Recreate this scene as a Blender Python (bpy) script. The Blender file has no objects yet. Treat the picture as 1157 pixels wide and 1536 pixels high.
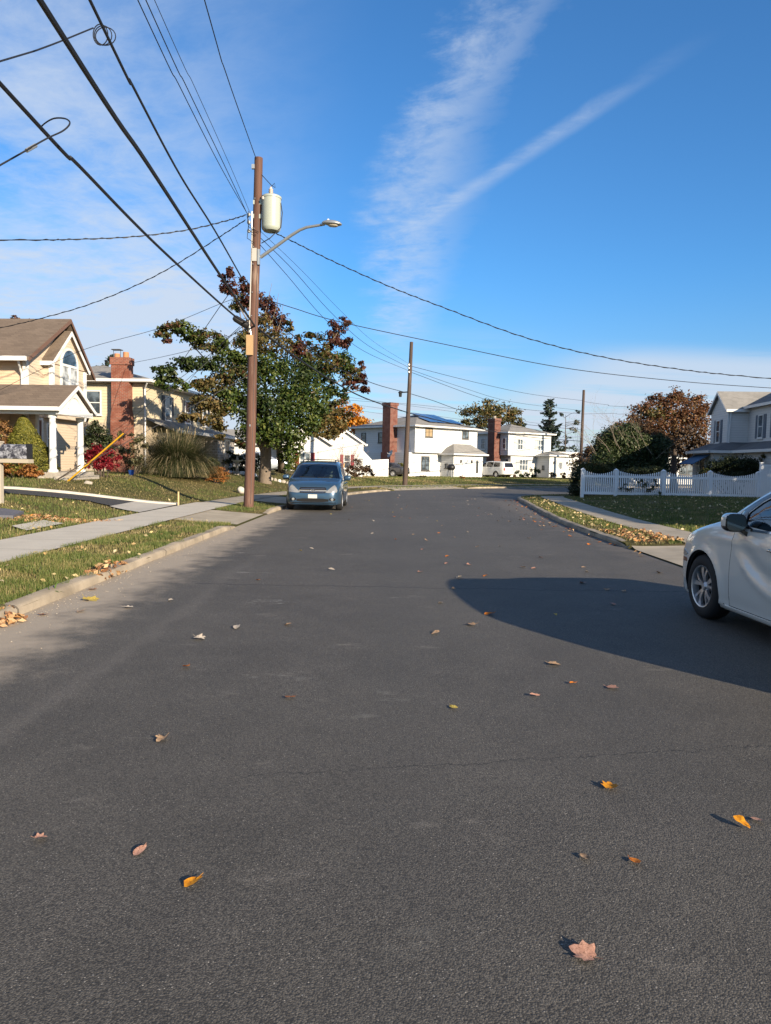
import bpy, bmesh, math, random
import numpy as np
from mathutils import Vector, Matrix, noise as mnoise
from mathutils.bvhtree import BVHTree
random.seed(7); rng = np.random.default_rng(7)
S = bpy.context.scene
COL = S.collection
R = math.radians
V = Vector

# ---------------------------------------------------------------- camera
FPX, CX, CY, HOR, HC = 1110.0, 578.5, 768.0, 695.0, 1.70
pitch = math.atan((CY - HOR) / FPX); roll = R(1.1)
R0 = V((1, 0, 0)); U0 = V((0, math.sin(pitch), math.cos(pitch))); F0 = V((0, math.cos(pitch), -math.sin(pitch)))
RC = R0 * math.cos(roll) + U0 * math.sin(roll); UC = U0 * math.cos(roll) - R0 * math.sin(roll)
cam = bpy.data.cameras.new('camera'); camo = bpy.data.objects.new('camera', cam); COL.objects.link(camo)
cam.sensor_fit = 'VERTICAL'; cam.sensor_height = 36; cam.lens = FPX / 1536 * 36
cam.clip_start = 0.05; cam.clip_end = 5000
M = Matrix.Identity(4)
for i in range(3):
    M[i][0] = RC[i]; M[i][1] = UC[i]; M[i][2] = -F0[i]
M[2][3] = HC
camo.matrix_world = M
S.camera = camo
def ray(px, py): return F0 + RC * ((px - CX) / FPX) - UC * ((py - CY) / FPX)
def at(px, py, Y):
    d = ray(px, py); return V((0, 0, HC)) + d * (Y / d.y)
def gz(px, py, z=0.0):
    d = ray(px, py); return V((0, 0, HC)) + d * ((z - HC) / d.z)

# ---------------------------------------------------------------- nodes
class X:
    """a socket with arithmetic"""
    def __init__(s, nt, k): s.nt = nt; s.k = k
    def _m(s, op, *a):
        n = s.nt.nodes.new('ShaderNodeMath'); n.operation = op
        for i, v in enumerate(a):
            if isinstance(v, X): s.nt.links.new(v.k, n.inputs[i])
            else: n.inputs[i].default_value = v
        return X(s.nt, n.outputs[0])
    def __add__(s, o): return s._m('ADD', s, o)
    __radd__ = __add__
    def __sub__(s, o): return s._m('SUBTRACT', s, o)
    def __rsub__(s, o): return s._m('SUBTRACT', o, s)
    def __mul__(s, o): return s._m('MULTIPLY', s, o)
    __rmul__ = __mul__
    def __truediv__(s, o): return s._m('DIVIDE', s, o)
    def __rtruediv__(s, o): return s._m('DIVIDE', o, s)
    def abs(s): return s._m('ABSOLUTE', s)
    def frac(s): return s._m('FRACT', s)
    def gt(s, o): return s._m('GREATER_THAN', s, o)
    def lt(s, o): return s._m('LESS_THAN', s, o)
    def max(s, o): return s._m('MAXIMUM', s, o)
    def min(s, o): return s._m('MINIMUM', s, o)
    def pow(s, o): return s._m('POWER', s, o)
    def ss(s, a, b):
        n = s.nt.nodes.new('ShaderNodeMapRange'); n.interpolation_type = 'SMOOTHSTEP'
        s.nt.links.new(s.k, n.inputs[0]); n.inputs[1].default_value = a; n.inputs[2].default_value = b
        n.inputs[3].default_value = 0; n.inputs[4].default_value = 1
        return X(s.nt, n.outputs[0])
class NT:
    def __init__(s, nt): s.nt = nt
    def n(s, t, **kw):
        n = s.nt.nodes.new(t)
        for k, v in kw.items(): setattr(n, k, v)
        return n
    def put(s, sock, v):
        if isinstance(v, X): s.nt.links.new(v.k, sock)
        elif isinstance(v, bpy.types.NodeSocket): s.nt.links.new(v, sock)
        else:
            try: sock.default_value = v
            except Exception: sock.default_value = (*v, 1)
    def coord(s, which='Object'): return s.n('ShaderNodeTexCoord').outputs[which]
    def pos(s): return s.n('ShaderNodeNewGeometry').outputs['Position']
    def sep(s, v):
        n = s.n('ShaderNodeSeparateXYZ'); s.put(n.inputs[0], v); return [X(s.nt, o) for o in n.outputs]
    def comb(s, x, y, z=0.0):
        n = s.n('ShaderNodeCombineXYZ')
        for i, v in enumerate((x, y, z)): s.put(n.inputs[i], v)
        return n.outputs[0]
    def noise(s, v, scale, detail=3, rough=.55, color=False, dist=0.0):
        n = s.n('ShaderNodeTexNoise'); s.put(n.inputs['Vector'], v); n.inputs['Scale'].default_value = scale
        n.inputs['Detail'].default_value = detail; n.inputs['Roughness'].default_value = rough; n.inputs['Distortion'].default_value = dist
        return n.outputs['Color'] if color else X(s.nt, n.outputs[0])
    def voro(s, v, scale, feature='F1', out='Distance'):
        n = s.n('ShaderNodeTexVoronoi', feature=feature); s.put(n.inputs['Vector'], v); n.inputs['Scale'].default_value = scale
        return X(s.nt, n.outputs[out]) if out == 'Distance' else n.outputs[out]
    def mix(s, f, a, b, mode='MIX'):
        n = s.n('ShaderNodeMix', data_type='RGBA', blend_type=mode)
        s.put(n.inputs[0], f); s.put(n.inputs[6], a); s.put(n.inputs[7], b); return n.outputs[2]
    def ramp(s, f, stops, interp='LINEAR'):
        n = s.n('ShaderNodeValToRGB'); s.put(n.inputs[0], f); cr = n.color_ramp; cr.interpolation = interp
        while len(cr.elements) < len(stops): cr.elements.new(.5)
        for e, (p, c) in zip(cr.elements, stops): e.position = p; e.color = (*c, 1)
        return n.outputs[0]
    def bump(s, h, strength=.3, dist=.01):
        n = s.n('ShaderNodeBump'); n.inputs['Strength'].default_value = strength; n.inputs['Distance'].default_value = dist
        s.put(n.inputs['Height'], h); return n.outputs[0]
    def island(s): return X(s.nt, s.n('ShaderNodeNewGeometry').outputs['Random Per Island'])
    def objrand(s): return X(s.nt, s.n('ShaderNodeObjectInfo').outputs['Random'])
def newmat(name):
    m = bpy.data.materials.new(name); m.use_nodes = True
    return m, NT(m.node_tree), m.node_tree.nodes['Principled BSDF']
def pm(name, color, rough=.6, metal=0.0, var=0.12, vs=3.0, spec=.4, bump=0.0, bs=60.0, coat=0.0, trans=0.0):
    m, t, b = newmat(name)
    co = t.coord()
    if var:
        f = t.noise(co, vs, 4)
        c = t.mix(f, tuple(x * (1 - var) for x in color), tuple(min(1, x * (1 + var)) for x in color))
        t.put(b.inputs['Base Color'], c)
    else: b.inputs['Base Color'].default_value = (*color, 1)
    b.inputs['Roughness'].default_value = rough; b.inputs['Metallic'].default_value = metal
    b.inputs['Specular IOR Level'].default_value = spec
    if coat: b.inputs['Coat Weight'].default_value = coat; b.inputs['Coat Roughness'].default_value = .04
    if bump: t.put(b.inputs['Normal'], t.bump(t.noise(co, bs, 4), .5, bump))
    return m
def siding(name, color, pitch_=.115, depth=.012, var=.07):
    m, t, b = newmat(name); co = t.coord(); x, y, z = t.sep(co)
    s = (z / pitch_).frac()
    f = t.noise(t.comb(x * .4, y * .4, z * 3), 2.0, 3)
    c = t.mix(f, tuple(k * (1 - var) for k in color), tuple(min(.95, k * (1 + var)) for k in color))
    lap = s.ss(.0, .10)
    c = t.mix(1 - lap, c, tuple(k * .55 for k in color))  # shadow under each lap put into the colour as a dark line
    t.put(b.inputs['Base Color'], c); b.inputs['Roughness'].default_value = .6; b.inputs['Specular IOR Level'].default_value = .25
    t.put(b.inputs['Normal'], t.bump(1 - s, .8, depth))
    return m
def brickm(name, c1, c2, mortar, scale=1.0, w=.22, h=.075, msize=.012):
    m, t, b = newmat(name); x, y, z = t.sep(t.coord())
    n = t.n('ShaderNodeTexBrick'); t.put(n.inputs['Vector'], t.comb(x + y, z))
    n.inputs['Scale'].default_value = scale; n.inputs['Brick Width'].default_value = w; n.inputs['Row Height'].default_value = h
    n.inputs['Mortar Size'].default_value = msize; n.inputs['Mortar Smooth'].default_value = .3
    n.inputs['Color1'].default_value = (*c1, 1); n.inputs['Color2'].default_value = (*c2, 1); n.inputs['Mortar'].default_value = (*mortar, 1)
    f = t.noise(t.coord(), 2.5, 5)
    c = t.mix(f.ss(.35, .75), n.outputs['Color'], tuple(k * .6 for k in c1))
    t.put(b.inputs['Base Color'], c); b.inputs['Roughness'].default_value = .85
    t.put(b.inputs['Normal'], t.bump(1 - X(t.nt, n.outputs['Fac']), .6, .008))
    return m
def shingle(name, c1, c2):
    m, t, b = newmat(name); x, y, z = t.sep(t.coord())
    n = t.n('ShaderNodeTexBrick'); t.put(n.inputs['Vector'], t.comb(x + y, z * 1.6))
    n.inputs['Scale'].default_value = 1; n.inputs['Brick Width'].default_value = .32; n.inputs['Row Height'].default_value = .14
    n.inputs['Mortar Size'].default_value = .006
    n.inputs['Color1'].default_value = (*c1, 1); n.inputs['Color2'].default_value = (*c2, 1)
    n.inputs['Mortar'].default_value = (*[k * .5 for k in c1], 1)
    f = t.noise(t.coord(), 1.2, 5); f2 = t.noise(t.coord(), 40, 2)
    c = t.mix(f, n.outputs['Color'], tuple(k * 1.25 for k in c2)); c = t.mix(f2 * .4, c, tuple(k * .6 for k in c1))
    t.put(b.inputs['Base Color'], c); b.inputs['Roughness'].default_value = .9; b.inputs['Specular IOR Level'].default_value = .15
    t.put(b.inputs['Normal'], t.bump(f2 + X(t.nt, n.outputs['Fac']) * -1, .5, .01))
    return m
def leafm(name, stops, transl=.35, rough=.6, patch=None):
    """leaf colours drawn per leaf from a ramp"""
    m, t, b = newmat(name); nt = m.node_tree
    r = t.island()
    if patch: r = (r * .6 + t.noise(t.coord(), patch, 3).ss(.3, .7) * .4)
    c = t.ramp(r, stops)
    t.put(b.inputs['Base Color'], c); b.inputs['Roughness'].default_value = rough; b.inputs['Specular IOR Level'].default_value = .3
    tr = t.n('ShaderNodeBsdfTranslucent'); nt.links.new(c, tr.inputs[0])
    mx = t.n('ShaderNodeMixShader'); mx.inputs[0].default_value = transl
    nt.links.new(b.outputs[0], mx.inputs[1]); nt.links.new(tr.outputs[0], mx.inputs[2])
    nt.links.new(mx.outputs[0], nt.nodes['Material Output'].inputs[0])
    return m
def glassm(name, tint=(.25, .3, .3), through=.6, rough=.02):
    """sheet glass: clear sheet with a Fresnel reflection"""
    m, t, b = newmat(name); nt = m.node_tree
    g = t.n('ShaderNodeBsdfGlossy'); g.inputs['Roughness'].default_value = rough; g.inputs[0].default_value = (1, 1, 1, 1)
    tr = t.n('ShaderNodeBsdfTransparent'); tr.inputs[0].default_value = (*tint, 1)
    fr = t.n('ShaderNodeFresnel'); fr.inputs[0].default_value = 1.6
    f = X(nt, fr.outputs[0]) * 1.0 + through
    mx = t.n('ShaderNodeMixShader'); nt.links.new(f.k, mx.inputs[0])
    nt.links.new(tr.outputs[0], mx.inputs[1]); nt.links.new(g.outputs[0], mx.inputs[2])
    nt.links.new(mx.outputs[0], nt.nodes['Material Output'].inputs[0])
    return m

# ---------------------------------------------------------------- mesh helpers
class MB:
    def __init__(s): s.v = []; s.f = []; s.m = []; s.mi = 0
    def add(s, vs, fs):
        o = len(s.v); s.v.extend(tuple(v) for v in vs)
        for f in fs: s.f.append(tuple(i + o for i in f)); s.m.append(s.mi)
        return s
    def box(s, c, d, rz=0.0, taper=1.0):
        x, y, z = d[0] / 2, d[1] / 2, d[2] / 2; cs, sn = math.cos(rz), math.sin(rz); vs = []
        for k, t in ((-z, 1), (z, taper)):
            for i, j in ((-x, -y), (x, -y), (x, y), (-x, y)):
                vs.append((c[0] + (i * cs - j * sn) * t, c[1] + (i * sn + j * cs) * t, c[2] + k))
        return s.add(vs, [(3, 2, 1, 0), (4, 5, 6, 7), (0, 1, 5, 4), (1, 2, 6, 5), (2, 3, 7, 6), (3, 0, 4, 7)])
    def bx(s, x0, x1, y0, y1, z0, z1): return s.box(((x0 + x1) / 2, (y0 + y1) / 2, (z0 + z1) / 2), (abs(x1 - x0), abs(y1 - y0), abs(z1 - z0)))
    def obox(s, o, ax, ay, az):
        """box from a corner and three edge vectors"""
        o, ax, ay, az = V(o), V(ax), V(ay), V(az)
        vs = [o, o + ax, o + ax + ay, o + ay, o + az, o + ax + az, o + ax + ay + az, o + ay + az]
        fs = [(3, 2, 1, 0), (4, 5, 6, 7), (0, 1, 5, 4), (1, 2, 6, 5), (2, 3, 7, 6), (3, 0, 4, 7)]
        if ax.cross(ay).dot(az) < 0: fs = [f[::-1] for f in fs]
        return s.add(vs, fs)
    def prism(s, pts, ext):
        """closed polygon of 3-D points extruded by ext"""
        n = len(pts); e = V(ext); vs = [V(p) for p in pts] + [V(p) + e for p in pts]
        nrm = V((0, 0, 0))
        for i in range(n): nrm += V(pts[i]).cross(V(pts[(i + 1) % n]))
        fl = nrm.dot(e) > 0
        fs = [tuple(range(n))[::-1], tuple(range(n, 2 * n))] + [(i, (i + 1) % n, n + (i + 1) % n, n + i) for i in range(n)]
        if not fl: fs = [f[::-1] for f in fs]
        return s.add(vs, fs)
    def tube(s, path, rad, n=8, cap=True):
        path = [V(p) for p in path]; k = len(path)
        if not hasattr(rad, '__len__'): rad = [rad] * k
        d = (path[1] - path[0]).normalized(); up = V((0, 0, 1)) if abs(d.z) < .9 else V((1, 0, 0))
        a = d.cross(up).normalized(); vs = []; fs = []
        for i, p in enumerate(path):
            d = (path[min(i + 1, k - 1)] - path[max(i - 1, 0)]).normalized()
            a = (a - d * a.dot(d)).normalized(); b = d.cross(a)
            for j in range(n):
                t = 2 * math.pi * j / n; vs.append(p + (a * math.cos(t) + b * math.sin(t)) * rad[i])
        for i in range(k - 1):
            for j in range(n):
                q = (j + 1) % n; fs.append((i * n + j, i * n + q, (i + 1) * n + q, (i + 1) * n + j))
        if cap: fs += [tuple(range(n))[::-1], tuple(range((k - 1) * n, k * n))]
        return s.add(vs, fs)
    def lathe(s, prof, n=24, axis='z', c=(0, 0, 0), closed=False):
        k = len(prof); vs = []; fs = []
        for j in range(n):
            t = 2 * math.pi * j / n
            for r, h in prof:
                p = (r * math.cos(t), r * math.sin(t), h)
                if axis == 'y': p = (p[0], p[2], p[1])
                if axis == 'x': p = (p[2], p[0], p[1])
                vs.append((p[0] + c[0], p[1] + c[1], p[2] + c[2]))
        for j in range(n):
            q = (j + 1) % n
            for i in range(k if closed else k - 1):
                f = (j * k + i, q * k + i, q * k + (i + 1) % k, j * k + (i + 1) % k)
                fs.append(f if axis != 'y' else f[::-1])
        return s.add(vs, fs)
    def quad(s, a, b, c, d): return s.add([a, b, c, d], [(0, 1, 2, 3)])
    def build(s, name, mat, parent=None, smooth=None):
        me = bpy.data.meshes.new(name); me.from_pydata(s.v, [], s.f)
        mats = mat if isinstance(mat, (list, tuple)) else [mat]
        for m in mats: me.materials.append(m)
        if len(mats) > 1: me.polygons.foreach_set('material_index', s.m)
        return link(me, name, parent, smooth)
def link(me, name, parent=None, smooth=None):
    me.validate(); me.update()
    if smooth is not None:
        me.shade_smooth()
        if smooth < 180: me.set_sharp_from_angle(angle=R(smooth))
    o = bpy.data.objects.new(name, me); COL.objects.link(o)
    if parent: o.parent = parent
    return o
def npmesh(name, verts, faces, mats, mi=None, parent=None, smooth=None):
    """quick mesh from arrays; faces (n,k)"""
    me = bpy.data.meshes.new(name); n, k = faces.shape
    me.vertices.add(len(verts)); me.vertices.foreach_set('co', verts.astype(np.float32).ravel())
    me.loops.add(n * k); me.loops.foreach_set('vertex_index', faces.astype(np.int32).ravel())
    me.polygons.add(n); me.polygons.foreach_set('loop_start', np.arange(0, n * k, k, dtype=np.int32))
    for m in (mats if isinstance(mats, (list, tuple)) else [mats]): me.materials.append(m)
    if mi is not None: me.polygons.foreach_set('material_index', mi.astype(np.int32))
    me.update(calc_edges=True)
    return link(me, name, parent, smooth)
def tag(o, label=None, cat=None, group=None, kind=None):
    if label: o['label'] = label
    if cat: o['category'] = cat
    if group: o['group'] = group
    if kind: o['kind'] = kind
    return o
def empty(name, loc, rz=0.0, label=None, cat=None, group=None):
    o = bpy.data.objects.new(name, None); COL.objects.link(o); o.location = loc; o.rotation_euler = (0, 0, rz)
    o.empty_display_size = .3
    return tag(o, label, cat, group)
def struct(o): o['kind'] = 'structure'; return o
def sm(x, a, b):
    t = np.clip((x - a) / (b - a), 0, 1); return t * t * (3 - 2 * t)
def chaikin(p, n=2):
    p = [V((*q, 0)).to_2d() for q in p]
    for _ in range(n):
        q = [p[0]]
        for a, b in zip(p, p[1:]): q += [a * .75 + b * .25, a * .25 + b * .75]
        p = q + [p[-1]]
    return [(a.x, a.y) for a in p]

# ---------------------------------------------------------------- terrain
LK = chaikin([(-4, -20), (-3.92, 7), (-3.85, 18), (-3.75, 26), (-3.3, 31.5), (-2.6, 36), (-1.6, 40.3), (-.3, 44.6), (1.2, 47.8), (3.4, 50.6), (6.2, 53.5), (9, 56), (14, 59.5), (25, 66.5), (70, 94)])
RK = chaikin([(5.15, -20), (5.15, 13), (5.17, 20), (5.4, 24), (5.75, 28), (6.25, 33), (6.5, 36), (6.75, 38.2), (7.5, 40.2), (8.9, 41.8), (11, 43.6), (15, 46.4), (26, 53.4), (70, 81)])
def sdist(pl, P):
    """signed distance to a polyline, positive on its left"""
    P = np.atleast_2d(P); best = np.full(len(P), 1e9); sg = np.zeros(len(P))
    A = np.array(pl)
    for a, b in zip(A[:-1], A[1:]):
        d = b - a; L = (d @ d); t = np.clip(((P - a) @ d) / L, 0, 1)
        q = P - (a + t[:, None] * d); r = np.hypot(q[:, 0], q[:, 1])
        c = d[0] * (P[:, 1] - a[1]) - d[1] * (P[:, 0] - a[0])
        u = r < best - 1e-9; best[u] = r[u]; sg[u] = np.where(c[u] >= 0, 1, -1)
    return best * sg
APRON_L = [(19.2, 23.3), (28.6, 32.5)]
def Tn(P):
    P = np.atleast_2d(np.asarray(P, float)); x, y = P[:, 0], P[:, 1]
    dl = sdist(LK, P); dr = -sdist(RK, P)
    hm = .94 + (.42 - .94) * sm(x, -9, 0); hm = .14 + (hm - .14) * (.62 + .38 * sm(y, 21, 28))
    zl = .082 + .058 * sm(dl, .16, 1.4) + (hm - .14) * sm(dl, 3.0, 9.0)
    for a, b in APRON_L:
        m = sm(y, a - .35, a) * (1 - sm(y, b, b + .35)) * (1 - sm(dl, 1.2, 1.7))
        zl = zl * (1 - m) + m * (.015 + .07 * np.clip(dl, 0, 1.7))
    m = sm(x, .3, 1.2) * (1 - sm(x, 5.2, 6)) * (1 - sm(dl, .9, 1.4)); zl = zl * (1 - m) + m * (.02 + .09 * np.clip(dl, 0, 1.4))
    zr = .095 + .045 * sm(dr, .16, 1) + .2 * sm(dr, 2.6, 6.5)
    m = (1 - sm(y, 15.1, 15.7)) * (1 - sm(dr, 1.1, 1.5)); zr = zr * (1 - m) + m * (.01 + .09 * np.clip(dr, 0, 1.5))
    return np.where(dl > 0, zl, np.where(dr > 0, zr, 0.0))
def T(x, y): return float(Tn([(x, y)])[0])
def G(px, py, it=12):
    z = .1
    for _ in range(it):
        p = gz(px, py, z); z = .5 * z + .5 * T(p.x, p.y)
    p = gz(px, py, z); return V((p.x, p.y, T(p.x, p.y)))
def onT(x, y, dz=0.0): return V((x, y, T(x, y) + dz))

def sheet(name, outline, mat, dz=0.0, xs=(), ys=(), zfun=None, skirt=0.0, parent=None):
    bm = bmesh.new()
    bm.faces.new([bm.verts.new((p[0], p[1], 0)) for p in outline])
    bmesh.ops.triangulate(bm, faces=bm.faces[:])
    for x in xs: bmesh.ops.bisect_plane(bm, geom=bm.verts[:] + bm.edges[:] + bm.faces[:], plane_co=(x, 0, 0), plane_no=(1, 0, 0))
    for y in ys: bmesh.ops.bisect_plane(bm, geom=bm.verts[:] + bm.edges[:] + bm.faces[:], plane_co=(0, y, 0), plane_no=(0, 1, 0))
    for f in bm.faces:
        if f.normal.z < 0: f.normal_flip()
    P = np.array([v.co[:2] for v in bm.verts]); Z = (zfun or Tn)(P) + dz
    for v, z in zip(bm.verts, Z): v.co.z = z
    if skirt:
        e = [q for q in bm.edges if q.is_boundary]
        r = bmesh.ops.extrude_edge_only(bm, edges=e)
        for g in r['geom']:
            if isinstance(g, bmesh.types.BMVert): g.co.z -= skirt
        bmesh.ops.recalc_face_normals(bm, faces=bm.faces[:])
    me = bpy.data.meshes.new(name); bm.to_mesh(me); bm.free(); me.materials.append(mat)
    return link(me, name, parent, 30)
def frange(a, b, s): return list(np.arange(a, b + 1e-6, s))
# ---------------------------------------------------------------- sky and sun
SUNV = V((.62, -.785, 0)).normalized(); ELEV = R(18.6)
w = bpy.data.worlds.new('World'); S.world = w; w.use_nodes = True
wt = NT(w.node_tree); bg = w.node_tree.nodes['Background']
sky = wt.n('ShaderNodeTexSky', sky_type='NISHITA'); sky.sun_disc = False
sky.sun_elevation = ELEV; sky.sun_rotation = math.atan2(SUNV.x, SUNV.y)
sky.air_density = 1.0; sky.dust_density = .35; sky.ozone_density = 2.2; sky.altitude = 0
dx, dy, dz = wt.sep(wt.coord('Generated'))
zz = dz.max(0.0) + .035
u = dx / zz; v = dy / zz
base = wt.mix(1.0, sky.outputs[0], wt.mix(dz.ss(.0, .26), (.92, 1.06, 1.30), (.58, 1.18, 1.70)), 'MULTIPLY')
nA = wt.noise(wt.comb(u * .8, v * .55), 1.1, 6, .62, dist=.6)          # veil
nF = wt.noise(wt.comb(u * 1.7 - v * .35, v * 2.3 + u * .9), 2.6, 8, .70, dist=.35)
nG = wt.noise(wt.comb(u * 3.0, v * 2.2), 2.2, 7, .62, dist=.3)  # cross fibres
nL = wt.noise(wt.comb(u * .25, v * .8), 1.3, 5, .6, dist=.5)
front = v.ss(.2, .9)
# broad veil over the left half
lf = (u * -1 - v * .10).ss(-.15, .75)
veil = lf * (nA * .7 + nF * .3).ss(.32, .62) * .74 + lf * v.ss(2.3, 3.6) * .34 + lf * (1 - v.ss(1.2, 2.2)) * .14
# wide ragged streak
su = u - ((1 - v.ss(1.4, 2.5)) * .15 + .095) + (nF - .5) * .20 + (nG - .5) * .16 + (nA - .5) * .10
st = (1 - (su.abs() / (v.ss(1.8, 2.6) * .12 + .105)).ss(.1, 1.15)) * (nF * .5 + nG * .5).ss(.26, .72) * .60 * (1 - v.ss(4.2, 5.6) * .8)
# thin contrail joining it
cu = u - ((v * -1 + 2.54) * .475 + .25) + (nF - .5) * .05 + (nA - .5) * .04
ct = (1 - (cu.abs() / (v * .020 + .012)).ss(.05, 1.1)) * nF.ss(.12, .75) * .40 * v.ss(1.6, 2.15) * (1 - v.ss(2.6, 3.0))
# low banks near the horizon
low = v.ss(4.7, 5.7) * u.ss(1.0, 1.9) * nL.ss(.26, .52) * .78 + v.ss(4.4, 5.6) * (1 - (u - .25).abs().ss(.25, .9)) * nL.ss(.36, .6) * .45
low = low + nL.ss(.38, .66) * v.ss(6.0, 10) * .5
cl = (veil + st + ct + low).min(.92) * front
back = (nA.ss(.36, .7) * .42 + .06) * (1 - front)
sunc = wt.mix(1.0, sky.outputs[0], (1, 1, 1), 'MIX')
cloudc = (5.6, 6.4, 7.6)
col = wt.mix(cl, wt.mix(back, base, (7.0, 6.9, 6.7)), cloudc)
wt.put(bg.inputs[0], col); bg.inputs[1].default_value = .055
sun = bpy.data.lights.new('sun', 'SUN'); sun.energy = 5.0; sun.angle = R(.53); sun.color = (1.0, .845, .635)
so = bpy.data.objects.new('sun', sun); COL.objects.link(so)
sd = V((-SUNV.x * math.cos(ELEV), -SUNV.y * math.cos(ELEV), -math.sin(ELEV)))
so.rotation_euler = sd.to_track_quat('-Z', 'Y').to_euler(); so.location = (30, -40, 30)
S.view_settings.view_transform = 'Standard'; S.view_settings.look = 'None'; S.view_settings.gamma = 1; S.view_settings.exposure = 1.05
S.cycles.max_bounces = 6; S.cycles.transparent_max_bounces = 16; S.cycles.use_denoising = True

# ---------------------------------------------------------------- ground materials
def asphalt_mat():
    m, t, b = newmat('asphalt'); p = t.pos(); x, y, z = t.sep(p)
    big = t.noise(p, .35, 4); mid = t.noise(p, 2.2, 5); fine = t.noise(p, 130, 3, .75); grit = t.voro(p, 135)
    cell = t.voro(p, 135, out='Color')
    base = t.mix(big.ss(.3, .7), (.0475, .0430, .0375), (.076, .0690, .0600))
    base = t.mix((mid.ss(.35, .7)) * .5, base, (.090, .082, .072))
    base = t.mix(fine.ss(.38, .78) * .75, base, (.135, .124, .108))
    base = t.mix((1 - fine.ss(.2, .48)) * .75, base, (.024, .0232, .0225))
    cr = t.sep(cell)[0]; cg = t.voro(p, 150, out='Color'); cv = t.sep(cg)[1]; gd = t.voro(p, 150)
    base = t.mix(1.0, base, t.mix(cv, (.50, .50, .50), (1.50, 1.49, 1.46)), 'MULTIPLY')
    base = t.mix(gd.ss(.45, .8) * .6, base, (.018, .0172, .0165))
    base = t.mix(cr.gt(.980) * grit.lt(.38) * .7, base, (.36, .335, .30))
    # stretched pale scuffs and worn patches
    sc = t.noise(t.comb(x * .9, y * 2.0), 1.15, 5, .7).ss(.60, .76) * fine.ss(.3, .6)
    base = t.mix(sc * .55, base, (.25, .225, .195))
    dk = t.noise(t.comb(x * .7 + 30, y * 1.1), .9, 4, .65).ss(.62, .74)
    base = t.mix(dk * .35, base, (.022, .022, .023))
    lane = (1 - ((x - .9).abs() - .78).abs().ss(.0, .45)) * mid.ss(.3, .7)
    base = t.mix(lane * .22, base, (.036, .035, .034))
    oil = (t.noise(t.comb(x * 1.3, y * .8), 1.7, 3, .5).ss(.70, .76)) * (1 - (x - .9).abs().ss(.2, 1.4))
    base = t.mix(oil * .5, base, (.014, .014, .015))
    scn = t.noise(t.comb(x * 1.0 + y * .6, y * 2.4 - x * .3), 4.5, 6, .72, dist=.4)
    for qx, qy, rx_, ry_, cc, am in ((-1.40, 8.9, .34, .20, (.30, .29, .27), .8), (.25, 9.3, .3, .10, (.28, .27, .25), .5), (-.80, 5.75, .30, .16, (.22, .21, .19), .7), (.12, 5.35, .28, .22, (.20, .19, .17), .6), (-.2, 4.9, .2, .1, (.2, .19, .17), .5), (-1.26, 2.86, .075, .045, (.34, .30, .13), .8), (.42, 3.9, .035, .03, (.008, .008, .008), .9), (.13, 2.75, .05, .045, (.012, .012, .012), .6), (-2.2, 11.2, .5, .1, (.3, .29, .27), .6), (-2.6, 13.6, .45, .08, (.32, .3, .28), .6), (-1.9, 16.5, .7, .12, (.28, .27, .25), .5), (-1.4, 21, 1.2, .25, (.27, .26, .24), .5), (.1, 2.55, .16, .2, (.15, .145, .13), .4)):
        dd = ((x - qx) / rx_) * ((x - qx) / rx_) + ((y - qy) / ry_) * ((y - qy) / ry_)
        mk_ = (1 - (dd * .55).ss(.0, 1.0)) * (scn - dd * .10).ss(.47, .62) * fine.ss(.3, .6)
        base = t.mix(mk_ * (am * .8), base, cc)
    # sandy dust gathered along the left gutter
    g = (x * -1 - 2.62 + (mid - .5) * 1.3 + (t.noise(p, 9, 4) - .5) * .35).ss(.0, .95) * (1 - y.ss(20, 30))
    base = t.mix(g * .96, base, t.mix(fine, (.22, .18, .135), (.44, .37, .285)))
    g2 = (x - 4.3 + (mid - .5) * 1.0).ss(.0, 1.0) * y.ss(12, 15) * (1 - y.ss(30, 40))
    base = t.mix(g2 * .45, base, (.15, .125, .10))
    tl = ((x * -1 - 2.3 + (mid - .5) * .35 - (t.noise(p, .25, 2) - .5) * .6).abs()).ss(.02, .16)
    base = t.mix((1 - tl) * .12 * (1 - y.ss(8, 18)), base, (.2, .18, .16))
    # cracks
    w1 = (t.noise(t.comb(x * 1.5, 0.0), 2.0, 6, .7) - .5) * .30 + (t.noise(t.comb(x, y), 14.0, 3, .7) - .5) * .07
    c1 = ((y - 4.03 - x * .19 + w1).abs() + (t.noise(p, 22, 2) - .5) * .008).lt(.0045) * x.gt(-.75)
    w2 = (t.noise(t.comb(x * 1.1, 3.0), 1.4, 6, .7) - .5) * .5
    c2 = ((y - 10.1 - x * .02 + w2).abs()).lt(.022) * x.gt(-2.6) * .8
    base = t.mix(c1.max(c2) * (mid.ss(.35, .55) * .45 + .48), base, (.012, .012, .012))
    t.put(b.inputs['Base Color'], base)
    t.put(b.inputs['Roughness'], .74 + (fine - .5) * .2); b.inputs['Specular IOR Level'].default_value = .42
    h = fine * .4 + (1 - gd) * 1.0 - c1 * 1.5
    t.put(b.inputs['Normal'], t.bump(h, .5, .004))
    return m
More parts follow.
